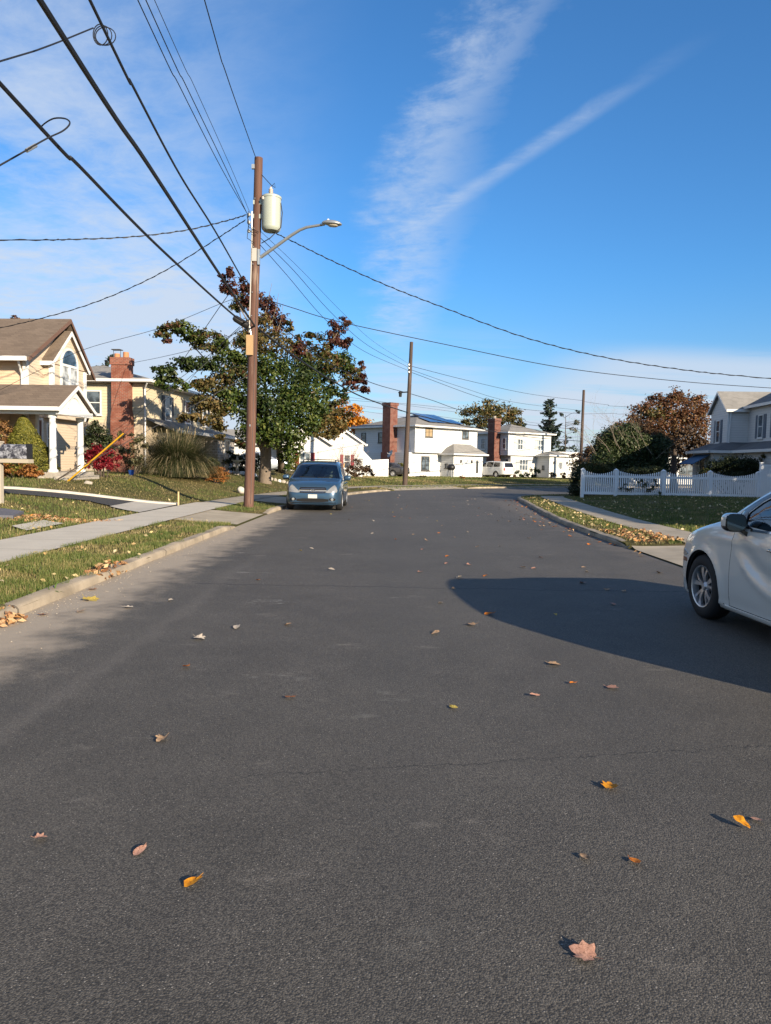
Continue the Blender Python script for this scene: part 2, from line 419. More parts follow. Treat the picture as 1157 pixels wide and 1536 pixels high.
def concrete_mat(name, c, joint_y=1.55, joint_x=None, dirt=.5, off=0.0):
    m, t, b = newmat(name); p = t.pos(); x, y, z = t.sep(p)
    f = t.noise(p, 1.6, 5); g = t.noise(p, 60, 3)
    k = t.mix(f.ss(.3, .75), c, tuple(q * (1 - .35 * dirt) for q in c)); k = t.mix(g.ss(.3, .8) * .35, k, tuple(q * .6 for q in c))
    h = g * .3
    if joint_y:
        j = ((((y + off) / joint_y).frac() - .5).abs()).gt(.4925)
        k = t.mix(j * .8, k, tuple(q * .22 for q in c)); h = h - j * 2
    t.put(b.inputs['Base Color'], k); b.inputs['Roughness'].default_value = .85; b.inputs['Specular IOR Level'].default_value = .25
    t.put(b.inputs['Normal'], t.bump(h, .5, .008)); return m
def lawn_mat(name, green, tan, tanlo, tanhi, dirt=(.16, .12, .08)):
    m, t, b = newmat(name); p = t.pos(); x, y, z = t.sep(p)
    big = t.noise(p, .33, 4, .6); mid = t.noise(p, 2.6, 5, .65); fine = t.noise(p, 45, 4, .75)
    c = t.mix((big * .62 + mid * .38).ss(tanlo, tanhi), green, tan)
    c = t.mix(fine.ss(.3, .75), t.mix(.55, c, (.01, .012, .004)), t.mix(.25, c, tuple(q * 1.7 for q in tan)))
    t.put(b.inputs['Base Color'], c); b.inputs['Roughness'].default_value = .95; b.inputs['Specular IOR Level'].default_value = .1
    t.put(b.inputs['Normal'], t.bump(fine + mid, 1.0, .05)); return m
ASPH = asphalt_mat()
WALK = concrete_mat('pale_concrete', (.52, .475, .40), 1.52, dirt=.35)
WALKR = concrete_mat('old_concrete', (.36, .315, .25), 1.4, dirt=.8)
APR = concrete_mat('apron_concrete', (.40, .345, .265), 0, dirt=.8)
KERB = concrete_mat('kerb_concrete', (.37, .31, .235), 2.6, dirt=1.5)
LAWN = lawn_mat('lawn_soil', (.060, .082, .020), (.175, .140, .062), .38, .60)
FARG = lawn_mat('far_ground', (.05, .06, .02), (.11, .09, .05), .4, .6)

# ---------------------------------------------------------------- ground, road, kerbs
sh = MB(); sh.quad((-3000, -3000, -.25), (3000, -3000, -.25), (3000, 3000, -.25), (-3000, 3000, -.25)); struct(sh.build('ground', FARG))
road = LK + RK[::-1]
struct(sheet('road', road, ASPH, 0.0, zfun=lambda P: np.zeros(len(P)), xs=frange(-4, 12, 4), ys=frange(-10, 60, 5)))
Lout = [(70, 240), (-160, 240), (-160, -20)]
lxs = frange(-26, -4, .8) + frange(-3, 14, 1.0) + [-120, -80, -50, -38, -32, 20, 28, 36, 45]
lys = frange(4, 60, .9) + [65, 70, 76, 84, 95, 110, 140, 180]
struct(sheet('lawn', [(x, y) for x, y in LK] + Lout, LAWN, 0.0, lxs, lys, skirt=.5))
rxs = frange(5, 14, .5) + frange(15, 40, 2.5); rys = frange(6, 46, .7) + [48, 52, 58, 66]
struct(sheet('lawn', [(x, y) for x, y in RK][::-1] + [(5.15, -20), (90, -20), (90, 92.3)], LAWN, 0.0, rxs, rys, skirt=.5))

def offset(pl, d):
    A = [V(p) for p in pl]; out = []
    for i, p in enumerate(A):
        t = (A[min(i + 1, len(A) - 1)] - A[max(i - 1, 0)]).normalized(); out.append(p + V((-t.y, t.x)) * d)
    return out
def resample(pl, step):
    out = [V(pl[0])]; 
    for a, b in zip(pl, pl[1:]):
        a, b = V(a), V(b); n = max(1, int((b - a).length / step))
        out += [a.lerp(b, (i + 1) / n) for i in range(n)]
    return out
def clip(pl, y0, y1): return [p for p in pl if y0 <= p[1] <= y1]
def kerb(pl, sgn, name='kerb', h=.112, round_ends=True):
    pl = resample(pl, .35); prof = [(-.015, -.1), (-.012, h * .62), (.012, h * .93), (.035, h), (.165, h + .006), (.18, h - .05), (.18, -.1)]
    vs = []; fs = []; n = len(pl); k = len(prof)
    offs = [offset([tuple(p) for p in pl], sgn * a) for a, _ in prof]
    for i in range(n):
        e = min(1, min(i, n - 1 - i) / 2.0 + .25) if round_ends else 1
        for j, (a, z) in enumerate(prof):
            q = offs[j][i]; wob = .022 * mnoise.noise((q.x * 1.1, q.y * 1.1, j * .7)) + .012 * mnoise.noise((q.x * 5, q.y * 5, j))
            vs.append((q.x + wob, q.y, (z * e if z > 0 else z) + (wob * .8 if z > 0 else 0)))
    for i in range(n - 1):
        for j in range(k - 1):
            f = (i * k + j, i * k + j + 1, (i + 1) * k + j + 1, (i + 1) * k + j); fs.append(f if sgn < 0 else f[::-1])
    b = MB(); b.add(vs, fs); return struct(b.build(name, KERB, None, 40))
kerb(clip(resample(LK, .5), -14, 19.1), 1); kerb(clip(resample(LK, .5), 23.4, 28.5), 1)
kp = resample(LK, .5)
kerb([p for p in kp if p[1] > 32.6 and p.x < .45], 1); kerb([p for p in kp if p.x > 5.7 and p.x < 40], 1)
kerb([p for p in resample(RK, .4) if p[1] > 15.5 and p.x < 40], -1)
# sidewalks
def ribbon(name, pl, d0, d1, mat, dz, sgn=1, nd=4):
    pl = resample(pl, .8); vs = []; fs = []
    offs = [offset([tuple(p) for p in pl], sgn * (d0 + (d1 - d0) * j / nd)) for j in range(nd + 1)]
    P = np.array([[tuple(offs[j][i]) for j in range(nd + 1)] for i in range(len(pl))])
    Z = Tn(P.reshape(-1, 2)) + dz; P = P.reshape(-1, 2); k = nd + 1
    for i in range(len(pl) - 1):
        for j in range(nd):
            f = (i * k + j, i * k + j + 1, (i + 1) * k + j + 1, (i + 1) * k + j); fs.append(f if sgn < 0 else f[::-1])
    b = MB(); b.add([(p[0], p[1], z) for p, z in zip(P, Z)], fs); return struct(b.build(name, mat))
ribbon('sidewalk', clip(LK, -14, 27), 1.62, 3.15, WALK, .030)
ribbon('sidewalk', [p for p in kp if p[1] > 26 and p.x < 44], 1.7, 3.0, WALKR, .028)
rkp = resample(RK, .5)
ribbon('sidewalk', [p for p in rkp if p[1] > -10 and p[1] < 39.2], 1.15, 2.3, WALKR, .028, -1)
def gpoly(name, px, mat, dz, step=.7, kind='structure'):
    P = [G(*q) for q in px]; xs = [p.x for p in P]; ys = [p.y for p in P]
    o = sheet(name, [(p.x, p.y) for p in P], mat, dz, frange(min(xs), max(xs), step), frange(min(ys), max(ys), step)); return struct(o)
struct(sheet('driveway_apron', [(-3.88, 19.3), (-3.84, 23.2), (-5.5, 23.0), (-5.55, 19.0)], APR, .012, frange(-5.5, -3.8, .25), frange(19, 23.4, .3)))
struct(sheet('driveway_apron', [(-3.62, 28.7), (-3.3, 32.3), (-5.2, 32.9), (-5.6, 29.0)], APR, .012, frange(-5.5, -3.3, .3), frange(28, 33, .4)))
struct(sheet('driveway_apron', [(.5, 46.3), (5.6, 52.7), (4.6, 54.1), (-.6, 47.4)], APR, .012, frange(-1, 6, .4), frange(46, 55, .4)))
struct(sheet('driveway_apron', [(5.17, -8), (5.17, 15.45), (6.4, 15.2), (6.4, -8)], APR, .012, frange(5.2, 6.4, .2), [0, 6, 10] + frange(12, 15.4, .2)))
dm = concrete_mat('driveway_asphalt', (.05, .05, .052), 0, dirt=.4)
struct(sheet('driveway', [(-7.0, 21.6), (-7.0, 24.9), (-9.2, 24.4), (-12.2, 22.8), (-20, 20.5), (-20, 19.3), (-12.2, 21.6), (-9.2, 22.9)], dm, .034, frange(-20, -7, .7), frange(18, 26, .6)))
bmat = concrete_mat('paver_border', (.50, .46, .40), 0, dirt=.6)
def strip(name, pl, wd, hgt, mat):
    pl = resample(pl, .4); b = MB(); A = offset([tuple(p) for p in pl], wd / 2); B = offset([tuple(p) for p in pl], -wd / 2)
    for i in range(len(pl) - 1):
        za, zb = T(*pl[i]) + hgt, T(*pl[i + 1]) + hgt
        a, b2, c, d = A[i], B[i], B[i + 1], A[i + 1]
        b.add([(a.x, a.y, za), (b2.x, b2.y, za), (c.x, c.y, zb), (d.x, d.y, zb), (a.x, a.y, za - .2), (b2.x, b2.y, za - .2), (c.x, c.y, zb - .2), (d.x, d.y, zb - .2)], [(0, 1, 2, 3), (0, 3, 7, 4), (2, 1, 5, 6)])
    return struct(b.build(name, mat))
strip('driveway_edging', chaikin([(-7.05, 25.05), (-9.2, 24.5), (-12.2, 22.9), (-20, 20.6)], 2), .42, .085, bmat)
struct(sheet('driveway', [(-7.0, 21.0), (-7.0, 25.0), (-8.3, 24.6), (-8.3, 22.2)], concrete_mat('pale_drive', (.45, .42, .37), 0, dirt=.5), .040, frange(-8.3, -7, .4), frange(21, 25, .5)))
# front path of the near house, with a slate slab beside it
gpoly('garden_path', [(96, 788), (40, 799), (18, 792), (66, 783)], WALK, .05, .4)
slate = pm('slate', (.10, .10, .12), .7, var=.3, vs=2)
struct(sheet('garden_path', [(p.x, p.y) for p in [G(-40, 778), G(-40, 766), G(8, 768), G(36, 772), G(20, 779)]], slate, .09, [-8.5, -9], [17, 18], skirt=.2))
# ---------------------------------------------------------------- grass and leaf litter
def blades(name, P, hgt, wid, mat, lean=.5):
    n = len(P); Z = Tn(P); a = rng.uniform(0, 2 * np.pi, n); h = hgt * rng.uniform(.55, 1.25, n); wd = wid * rng.uniform(.7, 1.3, n)
    l = rng.uniform(0, lean, n) * h; b = rng.uniform(0, 2 * np.pi, n)
    B = np.c_[P, Z - .004]; d = np.c_[np.cos(a), np.sin(a), np.zeros(n)] * wd[:, None] / 2
    tip = B + np.c_[np.cos(b) * l, np.sin(b) * l, h]
    Vv = np.stack([B - d, B + d, tip], 1).reshape(-1, 3); F = np.arange(3 * n).reshape(n, 3)
    return tag(npmesh(name, Vv, F, mat), kind='stuff')
def patchmask(P, s, seed): return np.array([mnoise.fractal((x * s + seed, y * s, seed), 1.0, 2.0, 3) for x, y in P])
def area(fn, n, x0, x1, y0, y1):
    P = np.c_[rng.uniform(x0, x1, n), rng.uniform(y0, y1, n)]; return P[fn(P)]
gstops = [(0, (.045, .070, .014)), (.35, (.082, .120, .026)), (.62, (.135, .150, .040)), (.82, (.25, .21, .090)), (1, (.36, .28, .135))]
dstops = [(0, (.085, .10, .024)), (.3, (.16, .15, .05)), (.6, (.28, .225, .10)), (1, (.40, .31, .17))]
GRN = leafm('grass_blades', gstops, .25, .6, 1.2); DRY = leafm('dry_grass_blades', dstops, .25, .6, 1.0)
def dens(P, near, far):     # keep more blades near the camera
    y = P[:, 1]; return rng.random(len(P)) < np.clip(near / np.maximum(y, near), far, 1) ** 2
def in_left_strip(P):
    d = sdist(LK, P); y = P[:, 1]
    return (d > .14 + .12 * np.sin(y * 2.3) * np.sin(y * 5.1 + 1)) & (d < 1.66 + .05 * np.sin(y * 4)) & ((y < 19.3) | (y > 23.2)) & ((y < 28.6) | (y > 32.5)) & dens(P, 9, .1)
P = area(in_left_strip, 330000, -6.2, -3.3, 5, 36)
mk = np.array([mnoise.fractal((x * .9, y * .55, 3), 1, 2, 3) for x, y in P])
blades('grass', P[mk < .12], .075, .011, GRN); blades('grass', P[mk >= .12][::2], .045, .011, DRY)
def in_left_lawn(P):
    d = sdist(LK, P); x, y = P[:, 0], P[:, 1]
    drive = (y > np.interp(x, [-20, -12.2, -9.2, -8.3, -7], [19.2, 21.5, 22.8, 22.1, 21.0])) & (y < np.interp(x, [-20, -12.2, -9.2, -7], [20.9, 23.2, 24.8, 25.3])) & (x < -6.9)
    return (d > 3.2) & ~drive & dens(P, 13, .12)
P = area(in_left_lawn, 420000, -17, -2.5, 11, 52)
mk = np.array([mnoise.fractal((x * .35, y * .3, 9), 1, 2, 3) for x, y in P]) + np.clip((P[:, 1] - 22) * .05, -.25, .22)
blades('grass', P[mk < .1], .085, .016, GRN); blades('grass', P[mk >= .1][::2], .06, .018, DRY)
def in_right(P):
    d = -sdist(RK, P); y = P[:, 1]
    strip = (d > .16) & (d < 1.17) & (y > 15.5); lawn = (d > 2.28)
    return (strip | lawn) & dens(P, 15, .1)
P = area(in_right, 330000, 5.1, 20, 12, 44)
mk = np.array([mnoise.fractal((x * .5, y * .4, 5), 1, 2, 3) for x, y in P])
blades('grass', P[mk < .3], .075, .017, GRN); blades('grass', P[mk >= .3][::2], .05, .017, DRY)
def in_far(P): return (sdist(LK, P) > .3) & ((sdist(LK, P) < 1.65) | (sdist(LK, P) > 3.05))
P = area(in_far, 60000, -4, 24, 45, 78)
mk = np.array([mnoise.fractal((x * .25, y * .25, 2), 1, 2, 3) for x, y in P])
blades('grass', P[mk < .12], .10, .035, GRN); blades('grass', P[mk >= .12], .07, .04, DRY)

# leaf outlines
def maple(nl=5):
    pts = []; lob = [(-90, .34), (-66, .56), (-40, .50), (-24, .66), (-10, .80), (8, .56), (24, .70), (38, .84), (58, .60), (74, .76), (90, .95), (106, .76), (122, .60), (142, .84), (156, .70), (172, .56), (190, .80), (204, .66), (220, .50), (246, .56)]
    for a, r in lob: pts.append((r * math.cos(R(a)), r * math.sin(R(a))))
    return pts
def oval():
    return [(math.sin(t) * .45 * (1 - .25 * math.cos(t)), -math.cos(t) * .8) for t in np.linspace(0, 2 * math.pi, 14)[:-1]]
def leaf_mesh(name, outline, size, mat, curl=.35, stem=True, seed=0):
    r = random.Random(seed); bm = bmesh.new()
    c = bm.verts.new((0, 0, 0)); vs = [bm.verts.new((x * r.uniform(.88, 1.1), y * r.uniform(.88, 1.1), 0)) for x, y in outline]
    for i in range(len(vs)): bm.faces.new((c, vs[i], vs[(i + 1) % len(vs)]))
    bmesh.ops.subdivide_edges(bm, edges=bm.edges[:], cuts=1, use_grid_fill=True)
    a, b2, k = r.uniform(0, 6.28), r.uniform(.4, 1), r.uniform(.5, 1.0)
    for v_ in bm.verts:
        x, y = v_.co.x, v_.co.y; q = x * math.cos(a) + y * math.sin(a)
        v_.co.z = curl * (q * q * k + .35 * abs(x) * b2 + .30 * math.sin(3 * x + a) * y + .20 * mnoise.noise((x * 3 + seed, y * 3, a))) + .04; v_.co.x *= 1 - .22 * curl * abs(q); v_.co.y *= 1 - .16 * curl * abs(q)
    if stem:
        ring = []
        for i in range(5):
            t = i / 4; p = V((.04 * math.sin(t * 3), -.28 - t * .62, .05 + .18 * t * t)); ring.append([bm.verts.new(p + V((dx_, 0, dz_))) for dx_, dz_ in ((.018, 0), (-.018, 0), (0, .03))])
        for A, B in zip(ring, ring[1:]):
            for i in range(3): bm.faces.new((A[i], A[(i + 1) % 3], B[(i + 1) % 3], B[i]))
    for v_ in bm.verts: v_.co *= size
    zmin = min(v_.co.z for v_ in bm.verts)
    for v_ in bm.verts: v_.co.z -= zmin - .003
    me = bpy.data.meshes.new(name); bm.to_mesh(me); bm.free(); me.materials.append(mat); me.shade_smooth(); return me
def leafcol(name, c, c2):
    m, t, b = newmat(name); f = t.noise(t.coord(), 45, 4, .7); o = t.objrand()
    k = t.mix(f.ss(.35, .7), c, c2); ve = t.voro(t.coord(), 75, 'DISTANCE_TO_EDGE'); k = t.mix((1 - ve.ss(.0, .10)) * .55, k, tuple(q * .55 for q in c2)); sp = t.noise(t.coord(), 130, 2).ss(.60, .68); k = t.mix(sp * .6, k, (.06, .03, .015)); t.put(b.inputs['Base Color'], t.mix(o * .4, k, tuple(q * .6 for q in c2)))
    b.inputs['Roughness'].default_value = .75; b.inputs['Specular IOR Level'].default_value = .25; return m
LC = {'pink tan': leafcol('pink_tan_leaf', (.46, .26, .19), (.33, .17, .12)), 'golden': leafcol('golden_leaf', (.62, .29, .012), (.45, .16, .008)), 'tan': leafcol('tan_leaf', (.42, .29, .18), (.27, .17, .10)),
      'rusty': leafcol('rusty_leaf', (.30, .12, .045), (.18, .07, .03)), 'yellow': leafcol('yellow_leaf', (.55, .43, .10), (.36, .25, .05)), 'orange': leafcol('orange_leaf', (.60, .20, .02), (.42, .11, .012)), 'pale': leafcol('pale_leaf', (.52, .46, .38), (.36, .30, .24))}
def put_leaf(px, py, mesh, rz, name, tilt=(0, 0)):
    p = gz(px, py, .008); o = bpy.data.objects.new(name, mesh); COL.objects.link(o); o.location = p; o.rotation_euler = (tilt[0], tilt[1], rz); return o
BIG = [  # px, py, colour, shape, size, label
    (880, 1433, 'pink tan', 'm', .066, 'large pink tan maple leaf lying nearest the camera, long stem out'),
    (290, 1323, 'golden', 'o', .052, 'folded golden leaf low on the asphalt, left of a tan leaf by itself'),
    (210, 1276, 'pink tan', 'o', .046, 'narrow pale pink leaf just above the golden leaf at lower left'),
    (59, 1257, 'pink tan', 'm', .040, 'small pink maple leaf farthest left among the near leaves'),
    (915, 1181, 'golden', 'm', .062, 'bright golden ragged leaf beside the long crack in the asphalt'),
    (1112, 1238, 'golden', 'o', .054, 'golden leaf standing on edge beside a curled brown leaf'),
    (1136, 1230, 'pink tan', 'o', .040, 'curled pinkish brown leaf touching the upright golden leaf'),
    (952, 1292, 'orange', 'o', .042, 'small orange leaf curled up right of a flat tan leaf'),
    (878, 1286, 'tan', 'o', .038, 'little flat tan leaf left of the small curled orange one'),
    (245, 1108, 'tan', 'm', .060, 'tan leaf alone on the asphalt left of the crack end'),
    (435, 1046, 'rusty', 'o', .050, 'rusty brown curled leaf near a pale scuff mid road'),
    (680, 1061, 'yellow', 'o', .052, 'small yellow green leaf alone in mid road'),
    (802, 1043, 'pink tan', 'o', .050, 'pinkish leaf below the edge of the car shadow'),
    (829, 996, 'tan', 'm', .075, 'pale tan maple leaf just outside the curved car shadow'),
    (917, 1031, 'pink tan', 'm', .066, 'broad pinkish maple leaf near the tip of the car shadow bulge'),
    (860, 1025, 'orange', 'o', .045, 'tiny orange leaf between two pale leaves by the shadow'),
    (280, 1000, 'orange', 'o', .058, 'small orange leaf alone on the left lane'),
    (298, 957, 'pale', 'm', .085, 'whitish tan leaf flat in the left lane'),
    (355, 941, 'pale', 'o', .080, 'pale grey leaf beside a light scuff in left lane'),
    (134, 899, 'yellow', 'm', .140, 'broad pale yellow maple leaf by the sandy gutter'),
    (139, 884, 'orange', 'm', .085, 'bright orange maple leaf in the sandy gutter'),
    (66, 922, 'rusty', 'm', .075, 'dark rusty leaf at the edge of the gutter dust'),
    (122, 917, 'tan', 'o', .070, 'dull tan leaf below the broad yellow one'),
    (191, 911, 'pale', 'm', .080, 'pinkish white leaf right of the broad yellow leaf'),
    (653, 950, 'tan', 'o', .070, 'tan leaf on mid road left of the car shadow'),
    (708, 937, 'tan', 'm', .080, 'tan maple leaf touching the curved edge of the shadow'),
    (735, 921, 'orange', 'o', .080, 'orange brown leaf on the shadow outline'),
]
MAPL, OVL = maple(), oval()
for i, (px, py, c, s, sz, lab) in enumerate(BIG):
    me = leaf_mesh('fallen_leaf', MAPL if s == 'm' else OVL, sz, LC[c], random.uniform(.22, .48), True, i)
    o = put_leaf(px, py, me, random.uniform(0, 6.28), 'fallen_leaf', (random.uniform(-.15, .15), random.uniform(-.15, .15)))
    if 'on edge' in lab: o.rotation_euler = (.30, -.15, .5); o.location.z += .014
    tag(o, lab, 'leaf', 'large fallen leaves on the asphalt')
protos = {}
for c in LC:
    protos[c] = [leaf_mesh('fallen_leaf', MAPL if k % 2 else OVL, .062, LC[c], .38, False, 50 + k * 7 + len(c)) for k in range(4)]
def scatter(n, fn, cols, lab, group, smin=.6, smax=1.25):
    k = 0
    while k < n:
        px, py = fn(); p = gz(px, py, 0)
        if p.y < 5 or p.y > 60: continue
        d = sdist(LK, [(p.x, p.y)])[0]; e = -sdist(RK, [(p.x, p.y)])[0]
        if d > -.1 or e > -.04: continue
        o = put_leaf(px, py, random.choice(protos[random.choice(cols)]), random.uniform(0, 6.28), 'fallen_leaf', (random.uniform(-.3, .3), random.uniform(-.3, .3)))
        o.scale = [random.uniform(smin, smax)] * 3; tag(o, lab, 'leaf', group); k += 1
def along_right():
    t = random.random() ** .8; y = 15.4 + t * 21; i = np.interp(y, [p[1] for p in RK[:40]], [p[0] for p in RK[:40]])
    x = i - abs(random.gauss(0, .38)) - .06; d = V((x, y, 0)) - V((0, 0, HC)); q = d.dot(F0)
    return CX + d.dot(RC) / q * FPX, CY - d.dot(UC) / q * FPX
def right_lane():
    y = random.uniform(9, 42); x = random.uniform(.4, 5.4); d = V((x, y, 0)) - V((0, 0, HC)); q = d.dot(F0)
    return CX + d.dot(RC) / q * FPX, CY - d.dot(UC) / q * FPX
def mid_road():
    y = random.uniform(6, 34); x = random.uniform(-3.6, 2); d = V((x, y, 0)) - V((0, 0, HC)); q = d.dot(F0)
    return CX + d.dot(RC) / q * FPX, CY - d.dot(UC) / q * FPX
scatter(95, along_right, ['rusty', 'rusty', 'tan', 'tan', 'orange', 'pink tan'], 'small brown leaf among those heaped along the right kerb', 'leaves drifted along the right kerb', .7, 1.25)
scatter(75, right_lane, ['pale', 'tan', 'pale', 'pink tan', 'tan'], 'small pale leaf scattered over the right half of the road', 'leaves scattered on the right lane', .7, 1.25)
scatter(34, mid_road, ['pale', 'tan', 'pink tan', 'yellow', 'orange'], 'small leaf scattered over the left and middle of the road', 'leaves scattered on the left lane', .6, 1.1)
# drifts of leaves nobody could count
LIT = leafm('leaf_litter', [(0, (.16, .07, .035)), (.3, (.34, .17, .08)), (.55, (.44, .27, .14)), (.8, (.50, .36, .20)), (1, (.52, .22, .05))], .15, .75)
PALEL = leafm('pale_leaf_litter', [(0, (.30, .22, .10)), (.4, (.50, .40, .18)), (.8, (.58, .48, .30)), (1, (.45, .26, .08))], .2, .7)
def litter(name, P, Z, size, mat, up=.8):
    n = len(P); c = np.c_[P, Z]; a = rng.uniform(0, 2 * np.pi, n); nr = rng.normal(size=(n, 3)) * (1 - up); nr[:, 2] += up; nr /= np.linalg.norm(nr, axis=1)[:, None]
    t = np.c_[np.cos(a), np.sin(a), np.zeros(n)]; t -= nr * (t * nr).sum(1)[:, None]; t /= np.linalg.norm(t, axis=1)[:, None]; b = np.cross(nr, t)
    s = size * rng.uniform(.6, 1.3, n)[:, None]
    Vv = np.stack([c - t * s, c + b * s * .55 + nr * s * .25, c + t * s, c - b * s * .55 + nr * s * .25], 1).reshape(-1, 3)
    F = np.arange(4 * n).reshape(n, 4); return tag(npmesh(name, Vv, F, mat), kind='stuff')
def drift(name, cx, cy, rx, ry, n, hgt, size, rot=0.0, mat=None):
    r = np.sqrt(rng.random(n)) ; a = rng.uniform(0, 2 * np.pi, n); x, y = r * np.cos(a) * rx, r * np.sin(a) * ry
    P = np.c_[cx + x * math.cos(rot) - y * math.sin(rot), cy + x * math.sin(rot) + y * math.cos(rot)]
    return litter(name, P, np.maximum(Tn(P), .005) + hgt * (1 - r) * rng.random(n) + .012, size, mat or LIT, .55)
p = gz(14, 934); drift('fallen_leaves', p.x - .05, p.y, .19, .32, 90, .09, .042)
p = gz(155, 858, .05); drift('fallen_leaves', p.x + .05, p.y, .2, .75, 110, .14, .05)
p = G(75, 781); drift('fallen_leaves', p.x, p.y, 1.7, .5, 420, .06, .05, .5)
p = G(40, 776); drift('fallen_leaves', p.x + .4, p.y + .2, .6, .35, 160, .12, .05)
P = area(lambda P: (-sdist(RK, P) > .2) & (-sdist(RK, P) < 1.1) & (P[:, 1] > 15.6), 1150, 5.2, 8.5, 13.5, 38); litter('fallen_leaves', P, Tn(P) + .05, .045, PALEL, .6)
P = area(lambda P: (-sdist(RK, P) > .2) & (-sdist(RK, P) < 1.3) & (P[:, 1] > 15.6), 520, 5.2, 7, 15.5, 18.5); litter('fallen_leaves', P, Tn(P) + .05, .048, LIT, .5)
P = area(lambda P: (-sdist(RK, P) > 2.2), 800, 7, 19, 14, 36); litter('fallen_leaves', P, Tn(P) + .06, .05, PALEL, .6)
P = area(lambda P: (-sdist(RK, P) > 0) & (-sdist(RK, P) < .12), 260, 5, 8, 14, 37); litter('fallen_leaves', P - [.2, 0], Tn(P) * 0 + .03, .05, LIT, .5)
P = area(in_left_strip, 2600, -5.6, -3.8, 6, 20)[:70]; litter('fallen_leaves', P, Tn(P) + .06, .04, PALEL, .6)
P = area(in_left_lawn, 5000, -13, -6.9, 12, 30)[:260]; litter('fallen_leaves', P, Tn(P) + .06, .045, PALEL, .6)
# pebbles and grit swept to the left gutter
gp = MB(); 
for i in range(420):
    y = random.uniform(5.5, 19); x = -3.95 + abs(random.gauss(0, .28)) + .05; s = random.uniform(.003, .009)
    gp.lathe([(0, -s * .2), (s, 0), (s * .7, s * .6), (0, s * .8)], 5, c=(x, y, .003))
tag(gp.build('gravel', pm('grit', (.34, .29, .23), .9, var=.4, vs=8)), kind='stuff')
# weed in the kerb joint
wd = empty('weed', gz(79, 899, .0), 0, 'green weed sprouting from the joint of the left kerb', 'weed')
b = MB()
for i in range(16):
    a = random.uniform(0, 6.28); l = random.uniform(.14, .26); e = random.uniform(.3, 1.2)
    q = V((math.cos(a) * math.cos(e), math.sin(a) * math.cos(e), math.sin(e))) * l; s = V((-math.sin(a), math.cos(a), 0)) * .011
    b.add([(0, 0, .02), q * .55 + s + V((0, 0, .04)), q - V((0, 0, .02)), q * .55 - s + V((0, 0, .04))], [(0, 1, 2, 3)])
b.build('leaves', leafm('weed_green', [(0, (.06, .13, .02)), (1, (.14, .22, .05))]), wd)
MB().tube([(0, 0, -.02), (.01, 0, .06), (.0, .01, .13)], [.006, .005, .003], 5).build('stem', LC['rusty'], wd)
# ---------------------------------------------------------------- house kit
TRIM = pm('white_trim', (.64, .635, .62), .45, var=.05)
WHITE2 = pm('white_vinyl', (.72, .73, .74), .4, var=.05, vs=1.5)
PANE = None
def pane_mat(name='window_pane', c=(.035, .045, .055)):
    m, t, b = newmat(name); f = t.noise(t.coord(), 1.7, 3)
    t.put(b.inputs['Base Color'], t.mix(f.ss(.4, .6), c, tuple(q * 3.2 for q in c))); b.inputs['Roughness'].default_value = .06; b.inputs['Specular IOR Level'].default_value = .7
    return m
PANE = pane_mat(); CURT = pane_mat('curtained_pane', (.16, .17, .18))
DARKW = pm('dark_frame', (.06, .055, .05), .5)
DOORM = pm('dark_door', (.03, .028, .035), .4, var=.2)
TERRA = pm('terracotta', (.42, .18, .08), .7)
METAL = pm('grey_metal', (.36, .37, .37), .45, .6, var=.1)
BLACKM = pm('black_plastic', (.012, .012, .013), .45, var=.1)
STONE = pm('field_stone', (.30, .27, .23), .85, var=.35, vs=6, bump=.03, bs=9)
PEACH = siding('peach_siding', (.56, .42, .295)); PEACH2 = siding('peach_siding_dim', (.50, .41, .315))  # second is a greyer copy, the gable side's weaker light in its colour
CREAM = siding('cream_siding', (.53, .455, .32), .16)
WSID = siding('white_siding', (.58, .58, .57), .2, .012, .05); WSID2 = siding('white_shingle_siding', (.56, .56, .545), .26, .014, .06)
GSID = siding('grey_siding', (.62, .605, .585), .15)
BRICK = brickm('red_brick', (.25, .070, .038), (.17, .047, .028), (.25, .18, .14))
BRICK2 = brickm('dark_red_brick', (.18, .052, .034), (.12, .038, .026), (.17, .125, .10))
ASHLAR = brickm('tan_stone', (.47, .40, .30), (.38, .32, .24), (.33, .27, .2), w=.5, h=.2)
RUBBLE = brickm('mixed_stone', (.42, .38, .34), (.18, .15, .13), (.5, .47, .43), w=.28, h=.17, msize=.03)
RBROWN = shingle('brown_shingles', (.095, .072, .057), (.165, .128, .100))
RGREY = shingle('grey_shingles', (.155, .15, .14), (.26, .25, .235))
RDARK = shingle('slate_shingles', (.085, .09, .10), (.15, .155, .16))
DIRS = {'-y': (V((0, -1, 0)), V((1, 0, 0))), '+x': (V((1, 0, 0)), V((0, 1, 0))), '-x': (V((-1, 0, 0)), V((0, -1, 0))), '+y': (V((0, 1, 0)), V((-1, 0, 0)))}
UP = V((0, 0, 1))
